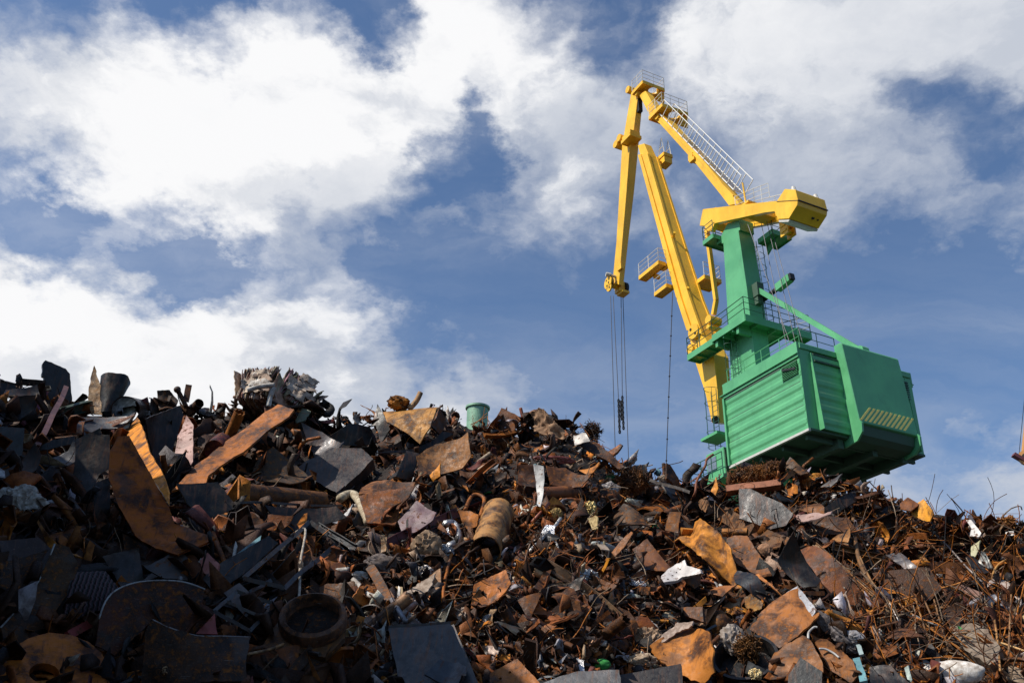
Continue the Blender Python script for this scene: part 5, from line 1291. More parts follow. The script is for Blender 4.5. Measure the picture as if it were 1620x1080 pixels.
def heap_centre_right():
    OVER_ADD[0] = .05
    # ridge between the green pipe and the crane
    pl('E', [(248,142),(285,130),(322,128),(352,160),(382,188),(420,213),(412,262),(330,262),(258,248)], 'cloth', (.42,.25,.14), 'crumpled_sheet', SC, 'crumpled tan sheet topmost on the ridge right of the green pipe', yaw=-25, pitch=10, over=.15, crumple=.10, freq=2.4, rag=.4, res=18, fold=((10,.1,-.9),(60,-.2,.7)), short='the crumpled tan ridge sheet')
    rod('E', [(168,98),(180,150),(190,200),(215,245)], 9, 'rust', (.16,.05,.05), 'bent_rod', RDc, 'reddish bent rod sticking up highest on the ridge right of the green pipe', over=.1)
    rod('E', [(192,195),(215,140),(250,115),(268,120)], 8, 'rust', (.20,.09,.06), 'hooked_rod', RDc, 'hooked rod curling over beside the reddish bent rod on the ridge', over=.1)
    pl('E', [(485,250),(520,238),(562,242),(588,290),(500,326)], 'paint', (.58,.52,.46), 'pale_plate', PC, 'pale square plate on the ridge beside the dark wire bush', yaw=-25, pitch=25, over=.3, short='the pale square ridge plate')
    fuzz('E', (605,240), 48, 56, (.06,.035,.028), 'dark bush of wire turnings standing on the ridge right of the pale plate', n=420, over=-.2)
    pl('E', [(510,322),(600,288),(680,342),(800,440),(768,452),(640,385)], 'rust', (.065,.03,.024), 'long_plate', SC, 'long dark brown plate sloping down right from the wire bush', yaw=-5, pitch=30, over=.2, bend=.1, short='the long dark brown ridge plate')
    pl('E', [(703,360),(778,317),(788,322),(770,348),(735,388)], 'rust', (.34,.13,.05), 'flat_bar', BM, 'short orange bar end tipped up on the skyline below the hoist ropes', yaw=-30, pitch=20, over=.1, th=.06)
    lump('E', (830,430), 30, 16, 'rust', 'RO', 'orange_lump', 'scrap', 'small orange lump on the skyline under the right hoist rope', over=0, rough=.5, sub=3)
    pl('E', [(258,455),(315,460),(312,520),(302,575),(303,715),(275,700),(260,580)], 'paint', (.55,.54,.52), 'white_strip', SC, 'white bent strip hanging upright in front of the brown box', yaw=-28, pitch=12, over=.5, bend=.12, bdir=90, th=.015, short='the white upright strip')
    pl('E', [(155,450),(250,448),(262,592),(158,585)], 'rust', (.085,.035,.026), 'ribbed_box', 'box', 'dark red-brown ribbed box side behind the white upright strip', yaw=-5, pitch=10, th=.25, over=.1)
    pl('E', [(330,470),(440,455),(520,500),(602,520),(540,575),(352,572)], 'rust', (.10,.045,.03), 'brown_sheet', SC, 'brown sheet with a rusty bright top edge right of the white strip', yaw=-5, pitch=20, bend=.15, over=.15)
    pipe('E', (298,622), (522,612), 42, 'rust', (.14,.06,.04), 'brown_pipe', PI_, 'thick brown pipe lying level behind the foot of the white strip', over=(.25,.25))
    pl('E', [(530,486),(600,455),(652,433),(658,462),(580,502)], 'rust', (.50,.22,.07), 'orange_strip', SC, 'bright orange flat strip end left of the green rag on the ridge slope', yaw=-30, pitch=35, over=.35)
    lump('E', (375,412), 105, 22, 'paint', (.26,.07,.06), 'red_crumple', SC, 'crumpled reddish sheet above the brown box', over=.2, rough=.5, rot=-4)
    lump('E', (722,532), 38, 26, 'cloth', 'GN', 'green_rag', RG, 'bright green rag beside the brown brush of fibres', over=.35, rough=.5, short='the bright green rag')
    fuzz('E', (850,545), 92, 70, (.15,.075,.04), 'brown brush-like bundle of fibres right of the green rag', n=800, over=.2, short='the brown fibre bundle')
    lump('E', (705,598), 58, 42, 'cloth', (.42,.40,.40), 'grey_rag', RG, 'light grey rag lying under the bright green rag', over=.3, rough=.45)
    pl('E', [(1062,432),(1082,440),(1158,560),(1145,588),(1060,525)], 'rust', (.10,.05,.035), 'ridge_plate', PC, 'triangular rust-edged plate on the skyline under the slanting cable', yaw=35, pitch=5, over=.15, th=.08, short='the triangular skyline plate')
    rod('E', [(1040,435),(1045,490),(1042,530)], 10, 'rust', 'BR', 'stub_post', 'post', 'short brown stub post beside the triangular skyline plate', over=.2)
    lump('E', (1050,525), 36, 18, 'cloth', 'BG', 'pale_coil', 'scrap', 'pale coil heap at the foot of the stub post', over=.35, rough=.6)
    bar('E', (945,640), (1275,672), 64, 'rust', (.12,.07,.045), 'brown_beam', BM, 'long brown beam lying level right of the fibre bundle', over=(.35,.35), depth=.14, short='the long level brown beam')
    bar('E', (955,535), (1200,610), 18, 'cloth', (.35,.31,.27), 'pale_plank', BM, 'thin pale plank lying above the long level brown beam', over=(.5,.5), depth=.05)
    bar('E', (1255,655), (1580,845), 92, 'rust', (.17,.105,.085), 'wide_beam', BM, 'wide grey-brown beam sloping down right toward the rusty plate', over=(.4,.45), depth=.18, short='the wide sloping grey-brown beam')
    pl('E', [(1328,602),(1345,560),(1356,510),(1372,590),(1360,632)], 'rust', 'OR', 'orange_horn', SC, 'small orange horn-shaped scrap at the foot of the crane cab', yaw=-30, pitch=15, over=.4, bend=.2)
    rod('E', [(1345,380),(1305,410),(1295,450),(1245,540),(1232,620),(1195,672),(1150,702)], 7, 'rust', (.20,.09,.085), 'loose_cable', 'cable', 'dull pink cable curving up the slope left of the crane cab', over=[.1,.15,.2,.35,.5,.6,.65])
    pl('E', [(708,772),(745,725),(802,690),(890,740),(962,812),(850,832),(720,822)], 'rust', (.075,.045,.036), 'humped_sheet', SC, 'dark humped sheet in the centre of the right slope', yaw=-12, pitch=30, bend=-.2, bdir=0, over=.35, short='the dark humped sheet')
    pl('E', [(1040,882),(1100,840),(1160,792),(1230,788),(1302,802),(1372,850),(1422,902),(1424,1035),(1280,992),(1150,912)], 'rust', (.52,.24,.055), 'folded_sheet', SC, 'bright orange sheet with many folds below the wide sloping beam', yaw=-30, pitch=40, over=.45, crumple=.05, freq=2.4, res=18, fold=((20,-.35,-.8),(24,-.1,1.5),(18,.15,-1.4),(22,.42,1.3)), rag=.2, short='the bright orange folded sheet')
    bar('E', (1150,870), (1290,880), 75, 'rust', (.55,.26,.06), 'orange_tile', SC, 'orange square flap standing on the folded orange sheet', over=(.85,.85), depth=.1, tilt=20)
    pl('E', [(1080,732),(1142,722),(1132,862),(1050,842)], 'rust', (.15,.07,.035), 'brown_flap', PC, 'upright brown flap at the left end of the folded orange sheet', yaw=-20, pitch=10, over=.6)
    pl('I', [(118,440),(200,415),(330,425),(390,520),(480,650),(600,850),(560,870),(400,800),(250,730),(150,620)], 'rust', (.17,.08,.05), 'rusty_plate', PC, 'large smooth rust-brown plate right of the folded orange sheet', yaw=-22, pitch=30, over=.35, bend=.08, bdir=40, th=.05, short='the large smooth rust-brown plate')
    pipe('I', (85,395), (335,390), 42, 'rust', (.36,.17,.06), 'rolled_sheet', PI_, 'orange-brown rolled edge along the top of the large smooth plate', over=(.6,.6))
    lump('E', (385,745), 34, 34, 'cloth', (.52,.36,.12), 'yellow_rag', RG, 'small yellow-tan rag in the middle of the right slope', over=.3, rough=.5)
    lump('E', (592,725), 40, 46, 'foil', (.55,.42,.18), 'gold_foil', 'foil', 'gold foil wad in the middle of the right slope', over=.3, rough=.5)
    pl('E', [(580,770),(625,755),(642,770),(636,838),(602,835)], 'cloth', (.60,.46,.22), 'gold_flap', 'foil', 'pale gold flap hanging below the gold foil wad', yaw=-25, pitch=15, over=.4, bend=.2)
    rod('E', [(225,970),(300,890),(375,820),(412,770)], 11, 'foil', (.60,.58,.54), 'foil_strip', 'foil', 'silvery folded strip slanting up right from the ribbed barrel', over=.4)
    rod('E', [(238,792),(300,725),(342,678)], 9, 'paint', (.38,.10,.05), 'red_tube', PI_, 'thin red tube slanting up right of the ribbed barrel', over=.45, sharp=True)
    lump('E', (705,915), 92, 42, 'cloth', (.33,.26,.22), 'beige_rag', RG, 'beige-grey rag bundle below the dark humped sheet', over=.3, rough=.45, short='the beige-grey rag')
    pl('E', [(678,1032),(780,900),(842,848),(855,860),(838,892),(742,1002)], 'rust', (.24,.11,.06), 'leaf_plate', SC, 'leaf-shaped brown plate pointing up right beside the beige-grey rag', yaw=-20, pitch=25, over=.5, bend=.1)
    pl('E', [(848,952),(942,898),(1085,1062),(1060,1090),(930,1090)], 'rust', (.13,.06,.045), 'wide_plate', PC, 'wide dull brown plate left of the white perforated piece', yaw=-12, pitch=25, over=.3, fold=((35,.1,-.35),))
    pl('F', [(1048,432),(1050,370),(1078,318),(1122,275),(1172,253),(1180,285),(1262,308),(1268,326),(1200,342),(1150,352),(1090,402)], 'paint', (.62,.58,.56), 'white_casting', 'casting', 'white curved casting with a row of small holes on the right slope', yaw=-32, pitch=30, over=.55, th=.07, bend=.12, bdir=60, short='the white perforated casting', holes_px=((1082,388,6),(1100,352,5),(1118,326,5),(1138,304,5)))
    pl('F', [(1160,350),(1265,325),(1272,395),(1230,430),(1190,400)], 'rust', (.09,.06,.05), 'bracket', 'bracket', 'dark bracket under the white perforated casting', yaw=25, pitch=5, over=.45, th=.08)
    # front of the middle
    lump('F', (665,888), 54, 32, 'cloth', (.05,.36,.07), 'green_plastic', 'plastic', 'bright green plastic piece near the bottom of the heap', over=.45, rough=.18, ridged=False, short='the bright green plastic')
    pl('F', [(972,802),(1020,740),(1100,672),(1190,648),(1262,690),(1335,732),(1380,872),(1362,962),(1262,985),(1120,932),(1000,862)], 'rust', (.42,.18,.05), 'curled_plate', SC, 'large curled orange plate near the bottom of the heap', yaw=-22, pitch=34, over=.4, bend=.16, bdir=20, crumple=.03, rag=.2, short='the large curled orange plate')
    pl('F', [(965,790),(1010,730),(1060,690),(1110,638),(1225,632),(1225,668),(1112,692),(1060,735),(1000,782)], 'cloth', (.46,.36,.30), 'torn_band', SC, 'beige torn band along the top of the large curled orange plate', yaw=-25, pitch=30, over=.6, crumple=.07, rag=.25)
    rod('F', [(1380,720),(1330,770),(1290,810),(1240,850)], 14, 'rust', 'BR', 'root_cable', 'cable', 'dark frayed cable lying on the large curled orange plate', over=.9)
    pl('F', [(765,955),(1145,884),(1152,900),(1158,1020),(770,1020)], 'steel', (.030,.026,.028), 'dark_tray', 'tray', 'dark shallow tray at the bottom edge under the large curled orange plate', yaw=-5, pitch=20, over=.6, th=.08, crumple=.005, rag=.05, short='the dark shallow tray')
    pl('F', [(270,1015),(400,965),(520,930),(770,922),(785,1020)], 'steel', (.10,.10,.108), 'grey_plate', PC, 'grey scratched panel at the bottom edge left of the dark shallow tray', yaw=-10, pitch=28, over=.6, th=.05, crumple=.01)
    pl('F', [(-20,942),(150,855),(285,1000),(250,1020),(-20,1020)], 'rust', (.26,.11,.045), 'holed_plate', PC, 'rust-orange plate with two small holes at the bottom edge', yaw=-22, pitch=30, over=.55, th=.05, holes_px=((103,938,9),(45,975,9)), crumple=.01, short='the rust-orange plate with two holes')
    pl('F', [(145,490),(300,450),(222,625)], 'rust', (.10,.045,.03), 'pointed_plate', PC, 'brown triangular plate pointing down left of the dark slope centre', yaw=-15, pitch=15, over=.3)
    pipe('F', (520,280), (612,352), 30, 'rust', (.12,.05,.03), 'short_pipe', PI_, 'short brown pipe slanting down right in the dark centre of the slope', over=(.3,.3))
    pipe('F', (360,520), (505,462), 42, 'rust', (.10,.045,.03), 'stub_pipe', PI_, 'thick brown pipe stub lying below the short slanting pipe', over=(.35,.3))
    bar('F', (268,430), (402,180), 44, 'rust', (.12,.055,.035), 'flat_bar', BM, 'flat brown bar standing slanted left of the short brown pipe', over=(.4,.4))
    pl('F', [(752,500),(780,545),(830,560),(885,640),(865,722),(790,725)], 'rust', (.07,.035,.026), 'curved_plate', PC, 'dark curved brown plate standing above the bright green plastic', yaw=0, pitch=10, over=.25, bend=.15)
    pl('F', [(1312,345),(1360,288),(1402,330),(1362,365)], 'rust', (.50,.21,.05), 'orange_chip', SC, 'small bright orange chip right of the white perforated casting', yaw=-30, pitch=30, over=.4)
    lump('F', (1410,365), 48, 32, 'rust', (.44,.20,.08), 'orange_lump', 'scrap', 'orange crumpled lump right of the bright orange chip', over=.3, rough=.45, sub=3)
    pl('F', [(1242,436),(1330,415),(1482,412),(1402,478),(1300,462)], 'rust', (.28,.125,.07), 'leaf_sheet', SC, 'leaf-shaped rust sheet under the small orange chip', yaw=-20, pitch=45, over=.35, bend=-.12, bdir=90)
    rod('F', [(1385,405),(1410,440),(1405,480),(1360,525)], 9, 'paint', 'WH', 'white_bracket', 'bracket', 'white hook-shaped strip on the leaf-shaped rust sheet', over=.6)
    lump('F', (1382,632), 58, 70, 'rust', (.15,.08,.045), 'round_clod', 'scrap', 'round brown clod above the black round tub', over=.3, rough=.12, ridged=False)
    lump('F', (638,538), 30, 22, 'cloth', 'WH', 'white_lump', 'scrap', 'small white lump in the dark centre of the slope', over=.35, rough=.3, sub=3)
    lump('F', (575,355), 60, 35, 'foil', (.40,.42,.45), 'foil_patch', 'foil', 'glinting foil patch right of the short brown pipe', over=.2, rough=.6)
    lump('F', (885,425), 52, 38, 'foil', (.42,.40,.40), 'foil_patch', 'foil', 'crumpled foil patch left of the wide dull brown plate', over=.2, rough=.6)
    pl('F', [(295,672),(335,640),(392,660),(355,688)], 'rust', (.34,.14,.06), 'orange_flap', SC, 'small orange flap lit in the dark lower centre', yaw=-30, pitch=40, over=.35, bend=.15)
    pipe('F', (300,695), (485,785), 20, 'rust', (.10,.045,.03), 'thin_pipe', PI_, 'thin brown pipe slanting below the small lit orange flap', over=(.4,.4))
    pl('F', [(1140,530),(1282,545),(1285,632),(1168,592)], 'rust', (.15,.07,.045), 'brown_block', 'box', 'brown plate block above the beige torn band', yaw=-15, pitch=25, over=.3, th=.12)
    lump('F', (940,735), 95, 62, 'cloth', (.40,.27,.17), 'shredded_pile', 'scrap', 'loose pile of tan shreds left of the large curled orange plate', over=.2, rough=.6, sub=5)
    lump('F', (915,860), 75, 32, 'cloth', (.52,.40,.28), 'cream_rag', RG, 'cream rag lying above the dark shallow tray', over=.5, rough=.5)
    lump('F', (590,770), 55, 45, 'foil', (.40,.24,.15), 'copper_wad', 'foil', 'coppery crumpled wad left above the bright green plastic', over=.35, rough=.55)
    # black round tub
    q = tr('K', [(250,960)])[0]; kc = tr('K', [(310,820)])[0]; p = pt(kc, .75); m_ = pxm(p); r = 50/m_
    root = empty('round_tub', p); tag(root, 'black round tub at the bottom edge filled with brown and white scrap', 'tub'); mb = MB()
    nn_ = facing(kc[0], kc[1], -8, 40); uu_, vv_ = frame(nn_)
    def ringp(rr, z): return [uu_*(rr*math.cos(2*math.pi*i/40))+vv_*(rr*math.sin(2*math.pi*i/40))+nn_*z for i in range(40)]
    mb.loft([ringp(r*.80, -.85), ringp(r, -.02), ringp(r*1.05, -.02), ringp(r*1.05, .03), ringp(r*.95, .03), ringp(r*.88, -.30), ringp(r*.1, -.32)], cap=True)
    o = mb.build('tub_wall', SM['steel'], root); smooth_by_angle(o, 40); o.color = (.02,.02,.022,1)
    HERO.append((q, 'the black round tub', None))
    lump('K', (165,640), 110, 120, 'cloth', (.44,.38,.33), 'white_wad', 'scrap', 'white-grey shredded wad heaped in the left of the black tub', over=.85, rough=.5)
    fuzz('K', (335,730), 110, 130, (.15,.08,.035), 'brown fibrous mat filling the middle of the black tub', n=600, over=.8)
    lump('K', (420,990), 60, 50, 'foil', (.62,.48,.25), 'gold_wad', 'foil', 'gold scrap glinting at the near rim of the black tub', over=1.0, rough=.5)
    fill_mask(tr('K', [(-30,1000),(60,640),(300,520),(640,700),(560,1060)]))
def heap_right():
    sp = pl('G', [(65,252),(130,250),(210,292),(300,330),(362,388),(322,450),(235,472),(150,440),(68,412)], 'steel', (.024,.022,.024), 'speckled_plate', PC, 'black speckled plate with a bent left flange below the crane house', yaw=-12, pitch=16, over=.35, th=.05, crumple=.01, short='the black speckled plate')
    bar('I', (280,0), (290,240), 70, 'rust', (.16,.10,.06), 'flange', None, None, over=(.55,.6), depth=.1, parent=sp)
    bar('G', (-5,248), (292,212), 34, 'paint', (.52,.20,.10), 'salmon_beam', BM, 'salmon-orange beam lying level on the ridge below the crane house', over=(.5,.5), depth=.35, tilt=-25, short='the salmon-orange beam')
    pl('G', [(303,132),(345,78),(436,150),(402,172),(352,142)], 'rust', (.10,.065,.055), 'peaked_plate', PC, 'dark peaked plate on the ridge just under the crane house', yaw=-20, pitch=25, over=.1, fold=((0,.0,-.6),), short='the dark peaked plate')
    bar('G', (385,140), (285,215), 30, 'rust', (.07,.045,.035), 'dark_bar', BM, 'dark bar slanting down left from the dark peaked plate', over=(.4,.5))
    fuzz('G', (150,180), 130, 55, (.20,.095,.04), 'rusty tangle of turnings on the ridge left of the dark peaked plate', n=900, over=.1, short='the rusty turnings on the ridge')
    fuzz('G', (262,140), 60, 42, (.16,.075,.035), 'small mound of turnings against the dark peaked plate', n=350, over=.0)
    lump('G', (495,190), 42, 20, 'rust', (.58,.30,.06), 'yellow_crumple', 'scrap', 'yellow-orange crumple on the ridge under the crane house', over=.2, rough=.5)
    pl('G', [(513,245),(560,208),(600,190),(636,180),(600,215),(568,242)], 'steel', (.10,.09,.085), 'grey_sheet', SC, 'grey blade-like plate on the ridge right of the yellow crumple', yaw=-25, pitch=35, over=.35)
    pl('G', [(533,352),(620,298),(702,250),(706,320),(602,382),(538,384)], 'steel', (.018,.015,.014), 'black_sheet', SC, 'black sheet with a straight upper edge behind the tall rusty pole', yaw=15, pitch=8, over=.15, short='the straight-edged black sheet')
    pl('G', [(995,362),(1030,335),(1070,304),(1105,350),(1142,402),(1110,432),(1050,412),(1015,400)], 'rust', (.62,.32,.05), 'orange_flag', SC, 'bright orange crumpled sheet standing on the ridge at the right', yaw=-35, pitch=20, over=.25, crumple=.05, bend=.15, rag=.2, short='the bright orange ridge sheet')
    pl('G', [(940,325),(982,290),(1042,320),(1002,372),(950,365)], 'rust', (.16,.07,.045), 'folded_plate', PC, 'brown folded plate just left of the bright orange ridge sheet', yaw=-15, pitch=30, over=.2, fold=((20,0,-.5),))
    rod('G', [(678,320),(690,420),(705,560),(722,640),(745,700),(800,790)], 9, 'rust', (.15,.10,.08), 'tall_pole', 'post', 'tall rusty pole standing bent on the right slope', over=[.5,.5,.5,.55,.6,.65], short='the tall rusty pole', seg=8)
    pl('I', [(790,230),(830,210),(1100,205),(1190,190),(1180,225),(1060,260),(900,300)], 'paint', (.46,.30,.25), 'pinkish_bar', SC, 'pinkish bent strip right of the black speckled plate', yaw=-25, pitch=45, over=.4, bend=-.06, short='the pinkish bent strip')
    bar('I', (1180,215), (1235,130), 40, 'paint', (.18,.16,.13), 'grey_tab', 'bracket', 'grey tab turned up at the end of the pinkish bent strip', over=(.5,.5))
    pl('I', [(800,300),(950,280),(1110,230),(1330,200),(1400,300),(1330,420),(1150,400),(960,420)], 'rust', (.085,.042,.03), 'brown_shell', SC, 'dark brown shell-like sheet under the pinkish bent strip', yaw=-8, pitch=20, over=.1, bend=.15, bdir=90)
    pl('I', [(830,165),(900,110),(1050,95),(1110,150),(1095,195),(900,195)], 'rust', (.17,.085,.055), 'brown_sheet', SC, 'flat brown sheet behind the pinkish bent strip', yaw=-15, pitch=45, over=.15)
    pl('I', [(1165,450),(1330,400),(1370,330),(1365,420),(1330,470),(1220,482)], 'rust', (.30,.16,.08), 'tan_shelf', SC, 'tan folded strip left of the tall rusty pole', yaw=-25, pitch=45, over=.35)
    lump('I', (510,570), 78, 62, 'cloth', (.50,.27,.15), 'orange_clod', 'scrap', 'pale orange clod beside the large smooth rust-brown plate', over=.3, rough=.22, short='the pale orange clod')
    pl('I', [(440,470),(550,400),(760,420),(700,530),(640,575),(590,560)], 'rust', (.13,.075,.055), 'brown_slab', PC, 'brown slab above the pale orange clod', yaw=-15, pitch=40, over=.25)
    pl('I', [(640,660),(760,440),(1060,880),(1000,970),(880,960),(660,700)], 'steel', (.022,.019,.018), 'black_wedge', PC, 'black wedge-shaped sheet with a sharp top corner on the right slope', yaw=18, pitch=8, over=.4, fold=((50,-.1,.3),), short='the black wedge')
    pl('I', [(765,440),(1000,500),(1160,620),(1300,760),(1480,960),(1450,1080),(1200,1080),(1060,880)], 'rust', (.155,.062,.038), 'rusty_sheet', PC, 'large reddish rusty panel right of the black wedge', yaw=-18, pitch=22, over=.45, crumple=.03, th=.05, fold=((60,.1,-.25),), short='the large reddish rusty panel')
    for k, (a, b, w, lb) in enumerate((((1005,505),(1590,1010),52,'uppermost ribbed plank of the fan of long brown planks'), ((1130,630),(1600,1060),70,'middle plank of the fan of long brown planks'), ((1190,540),(1700,640),60,'level grooved plank at the top of the fan of planks'), ((1260,600),(1720,700),56,'second level grooved plank below the topmost one'))):
        bar('I', a, b, w, 'rust', ((.17,.10,.06),(.24,.13,.06),(.15,.095,.062),(.13,.08,.05))[k], 'long_plank', BM, lb, over=(.5-.03*k,.6-.03*k), depth=.07, prof='U', tilt=-15+8*k, short='the fan of long planks')
    pl('J', [(60,800),(180,780),(560,740),(640,750),(760,960),(640,1080),(330,1080),(130,900)], 'rust', (.055,.028,.024), 'dark_case', 'box', 'large dark brown case side under the fan of planks', yaw=-4, pitch=10, over=.4, th=.3, crumple=.006, rag=.06, short='the large dark brown case')
    bar('J', (120,865), (700,815), 18, 'rust', (.22,.11,.06), 'rusty_strip', BM, 'thin rusty strip along the top of the dark brown case', over=(.8,.8))
    bar('J', (540,735), (1030,735), 96, 'rust', (.20,.085,.04), 'rusty_beam', BM, 'sunlit rusty beam lying level at the right of the dark brown case', over=(.5,.5), depth=.12, tilt=-10, short='the level sunlit rusty beam')
    bar('J', (700,800), (1040,800), 16, 'rust', (.40,.17,.06), 'bright_strip', BM, 'bright lower lip strip under the level sunlit rusty beam', over=(.5,.5))
    pl('J', [(190,600),(330,600),(470,700),(540,730),(380,740),(280,690)], 'steel', (.14,.125,.125), 'grey_fold', SC, 'grey folded sheet draped over the left end of the level rusty beam', yaw=-15, pitch=45, over=.45, crumple=.05)
    bar('J', (415,440), (600,690), 52, 'rust', (.30,.155,.055), 'orange_plank', BM, 'tan-orange plank leaning against the level sunlit rusty beam', over=(.35,.5), short='the leaning tan-orange plank')
    rod('J', [(690,400),(850,560),(1000,730),(1200,920)], 9, 'steel', (.30,.26,.24), 'long_thin_rod', RDc, 'long pale thin rod slanting down right across the rusty beam', over=.6, sharp=True)
    rod('J', [(470,330),(650,510),(800,660)], 8, 'rust', (.12,.08,.06), 'thin_rod', RDc, 'thin dark rod slanting parallel left of the long pale thin rod', over=.5, sharp=True)
    rod('J', [(-40,180),(150,230),(330,290),(480,295),(545,262)], 13, 'rust', (.42,.20,.07), 'curved_rod', RDc, 'orange curved rod sweeping under the bright orange ridge sheet', over=.5)
    rod('J', [(80,215),(160,195),(240,175)], 17, 'rust', (.44,.19,.05), 'orange_tube', PI_, 'short orange tube above the orange curved rod', over=.5)
    rod('J', [(85,20),(180,110),(300,205)], 10, 'rust', (.20,.14,.10), 'slanting_rod', RDc, 'grey-brown rod slanting above the short orange tube', over=.4, sharp=True)
    pl('J', [(1005,270),(1050,260),(1140,380),(1120,425),(1040,430),(1060,350)], 'paint', (.58,.55,.52), 'white_triangle', SC, 'white-grey triangular sheet on the right slope below the skyline', yaw=-35, pitch=25, over=.35, fold=((10,0,-.4),), short='the white triangular sheet')
    bar('J', (1035,215), (1085,310), 40, 'steel', (.13,.11,.13), 'tilted_tab', SC, 'grey tab rising above the white triangular sheet on the skyline', over=(.3,.3))
    pl('J', [(1060,520),(1145,465),(1140,560),(1090,640),(1055,630)], 'paint', (.48,.46,.28), 'yellowish_sheet', SC, 'yellowish-white torn sheet under the white triangular sheet', yaw=-30, pitch=20, over=.35)
    pl('J', [(1170,590),(1200,600),(1285,760),(1240,765),(1120,690)], 'steel', (.22,.23,.22), 'grey_shard', SC, 'grey triangular shard below the yellowish-white torn sheet', yaw=-20, pitch=20, over=.4)
    pl('J', [(1000,640),(1080,635),(1240,800),(1180,820),(1040,720)], 'steel', (.018,.016,.018), 'black_shard', SC, 'black shard lying left of the grey triangular shard', yaw=10, pitch=15, over=.3)
    rod('J', [(760,570),(850,525),(950,515),(1050,530)], 16, 'rust', (.28,.19,.15), 'curved_strip', SC, 'curved pinkish-grey strip left of the yellowish torn sheet', over=.35)
    fuzz('J', (1400,300), 110, 60, (.32,.15,.05), 'orange coil of rusty wire on the skyline near the right edge', n=350, over=.15, thick=.013, short='the orange wire coil')
    pl('J', [(1390,385),(1480,370),(1485,420),(1420,425)], 'paint', (.62,.58,.52), 'white_tile', SC, 'small white plate under the orange wire coil', yaw=-30, pitch=30, over=.3)
    pl('J', [(1440,545),(1560,540),(1600,580),(1480,580)], 'paint', (.55,.55,.52), 'white_strip', SC, 'white flat strip near the right edge below the wire coil', yaw=-25, pitch=40, over=.3)
    rod('J', [(1595,630),(1450,655),(1340,710),(1285,790),(1268,880)], 11, 'rust', (.40,.24,.12), 'hoop_rod', RDc, 'tan rod bent in a hoop at the right edge', over=.7, short='the tan hoop at the right edge')
    # lower right
    pl('K', [(345,525),(420,430),(590,275),(835,95),(890,160),(1035,340),(1030,370),(970,480),(850,625),(650,720),(520,640)], 'rust', (.30,.13,.055), 'two_tone_plate', PC, 'big rust plate with a pale grey upper corner above the black round tub', yaw=-24, pitch=32, over=.5, th=.05, bend=-.08, bdir=50, crumple=.02, short='the big two-tone rust plate')
    pl('K', [(592,278),(835,98),(1032,345),(965,455),(800,360)], 'paint', (.40,.40,.42), 'grey_sheet', SC, 'pale grey sheet layer covering the upper corner of the two-tone plate', yaw=-24, pitch=32, over=.66, th=.02, bend=-.06, bdir=50, crumple=.01)
    pl('K', [(540,900),(600,760),(720,680),(900,625),(985,680),(1080,860),(1090,960),(870,820),(750,980),(560,1040)], 'rust', (.23,.115,.07), 'brown_shell', SC, 'curved brown sheet below the big two-tone rust plate', yaw=-20, pitch=34, over=.55, bend=.14, bdir=60, short='the curved brown sheet')
    pl('K', [(740,1085),(745,1000),(865,818),(1085,965),(1080,1085)], 'steel', (.022,.024,.026), 'black_plate', PC, 'flat black plate at the bottom edge in front of the curved brown sheet', yaw=-8, pitch=18, over=.85, th=.04, crumple=.005, short='the flat black plate')
    lump('K', (1110,480), 150, 80, 'cloth', (.15,.125,.12), 'grey_sheet_knot', SC, 'dark grey crumpled sheet drooping right of the two-tone plate', over=.5, rough=.38, rot=-40, short='the drooping grey sheet')
    lump('K', (1330,650), 150, 85, 'cloth', (.17,.15,.15), 'grey_sheet_end', SC, 'knotted lower end of the drooping grey sheet', over=.55, rough=.42, rot=-38)
    lump('K', (1420,610), 80, 50, 'cloth', (.45,.45,.48), 'pale_bag', 'bag', 'pale grey plastic bag on the knotted end of the grey sheet', over=.9, rough=.35, rot=-20)
    bar('K', (1425,825), (1500,1060), 72, 'paint', 'TL', 'teal_bar', BM, 'pale teal painted bar standing at the bottom edge', over=(.75,.85), depth=.06, short='the pale teal bar')
    bar('K', (1445,690), (1480,790), 44, 'paint', (.36,.46,.46), 'teal_bar', BM, 'short pale blue-white bar above the teal one', over=(.75,.75), depth=.05)
    pl('K', [(985,610),(1110,600),(1240,700),(1400,860),(1450,1020),(1380,1085),(1150,930),(1060,760)], 'rust', (.20,.09,.04), 'slanting_sheet', SC, 'rust sheet with an orange patch left of the pale teal bar', yaw=-15, pitch=32, over=.35, bend=.08)
    rod('K', [(945,635),(950,570),(1000,520),(1035,520)], 11, 'paint', 'WH', 'white_clip', 'bracket', 'white bent clip on the right edge of the two-tone plate', over=.7)
    rod('K', [(1055,735),(1120,740),(1200,780),(1255,825)], 10, 'paint', (.6,.58,.55), 'white_strap', 'strap', 'white strap lying on the rust sheet left of the teal bar', over=.65)
    rod('K', [(990,400),(1060,360),(1180,380),(1355,432)], 8, 'rust', (.30,.18,.10), 'bent_wire', RDc, 'bent tan wire reaching right from the drooping grey sheet', over=.7)
    pl('I', [(180,790),(215,735),(330,780),(440,850),(540,1020),(520,1070),(380,1010),(220,920)], 'steel', (.020,.024,.032), 'black_tube', SC, 'long black crushed tube slanting below the smooth rust-brown plate', yaw=-10, pitch=28, over=.45, bend=-.2, bdir=120, crumple=.04, short='the black crushed tube')
    pl('I', [(400,830),(445,810),(670,1000),(640,985)], 'rust', (.52,.22,.08), 'orange_sliver', SC, 'long orange sliver above the black crushed tube', yaw=-30, pitch=35, over=.55)
    bar('K', (905,180), (1110,175), 42, 'rust', (.50,.20,.08), 'orange_bar', BM, 'short orange bar right of the top corner of the two-tone plate', over=(.4,.4), depth=.08)
    pl('K', [(300,215),(370,190),(490,270),(470,330),(380,370),(310,310)], 'rust', (.26,.15,.05), 'mustard_flake', SC, 'mustard-brown flake sheet left of the two-tone plate', yaw=-20, pitch=25, over=.3, rag=.3)
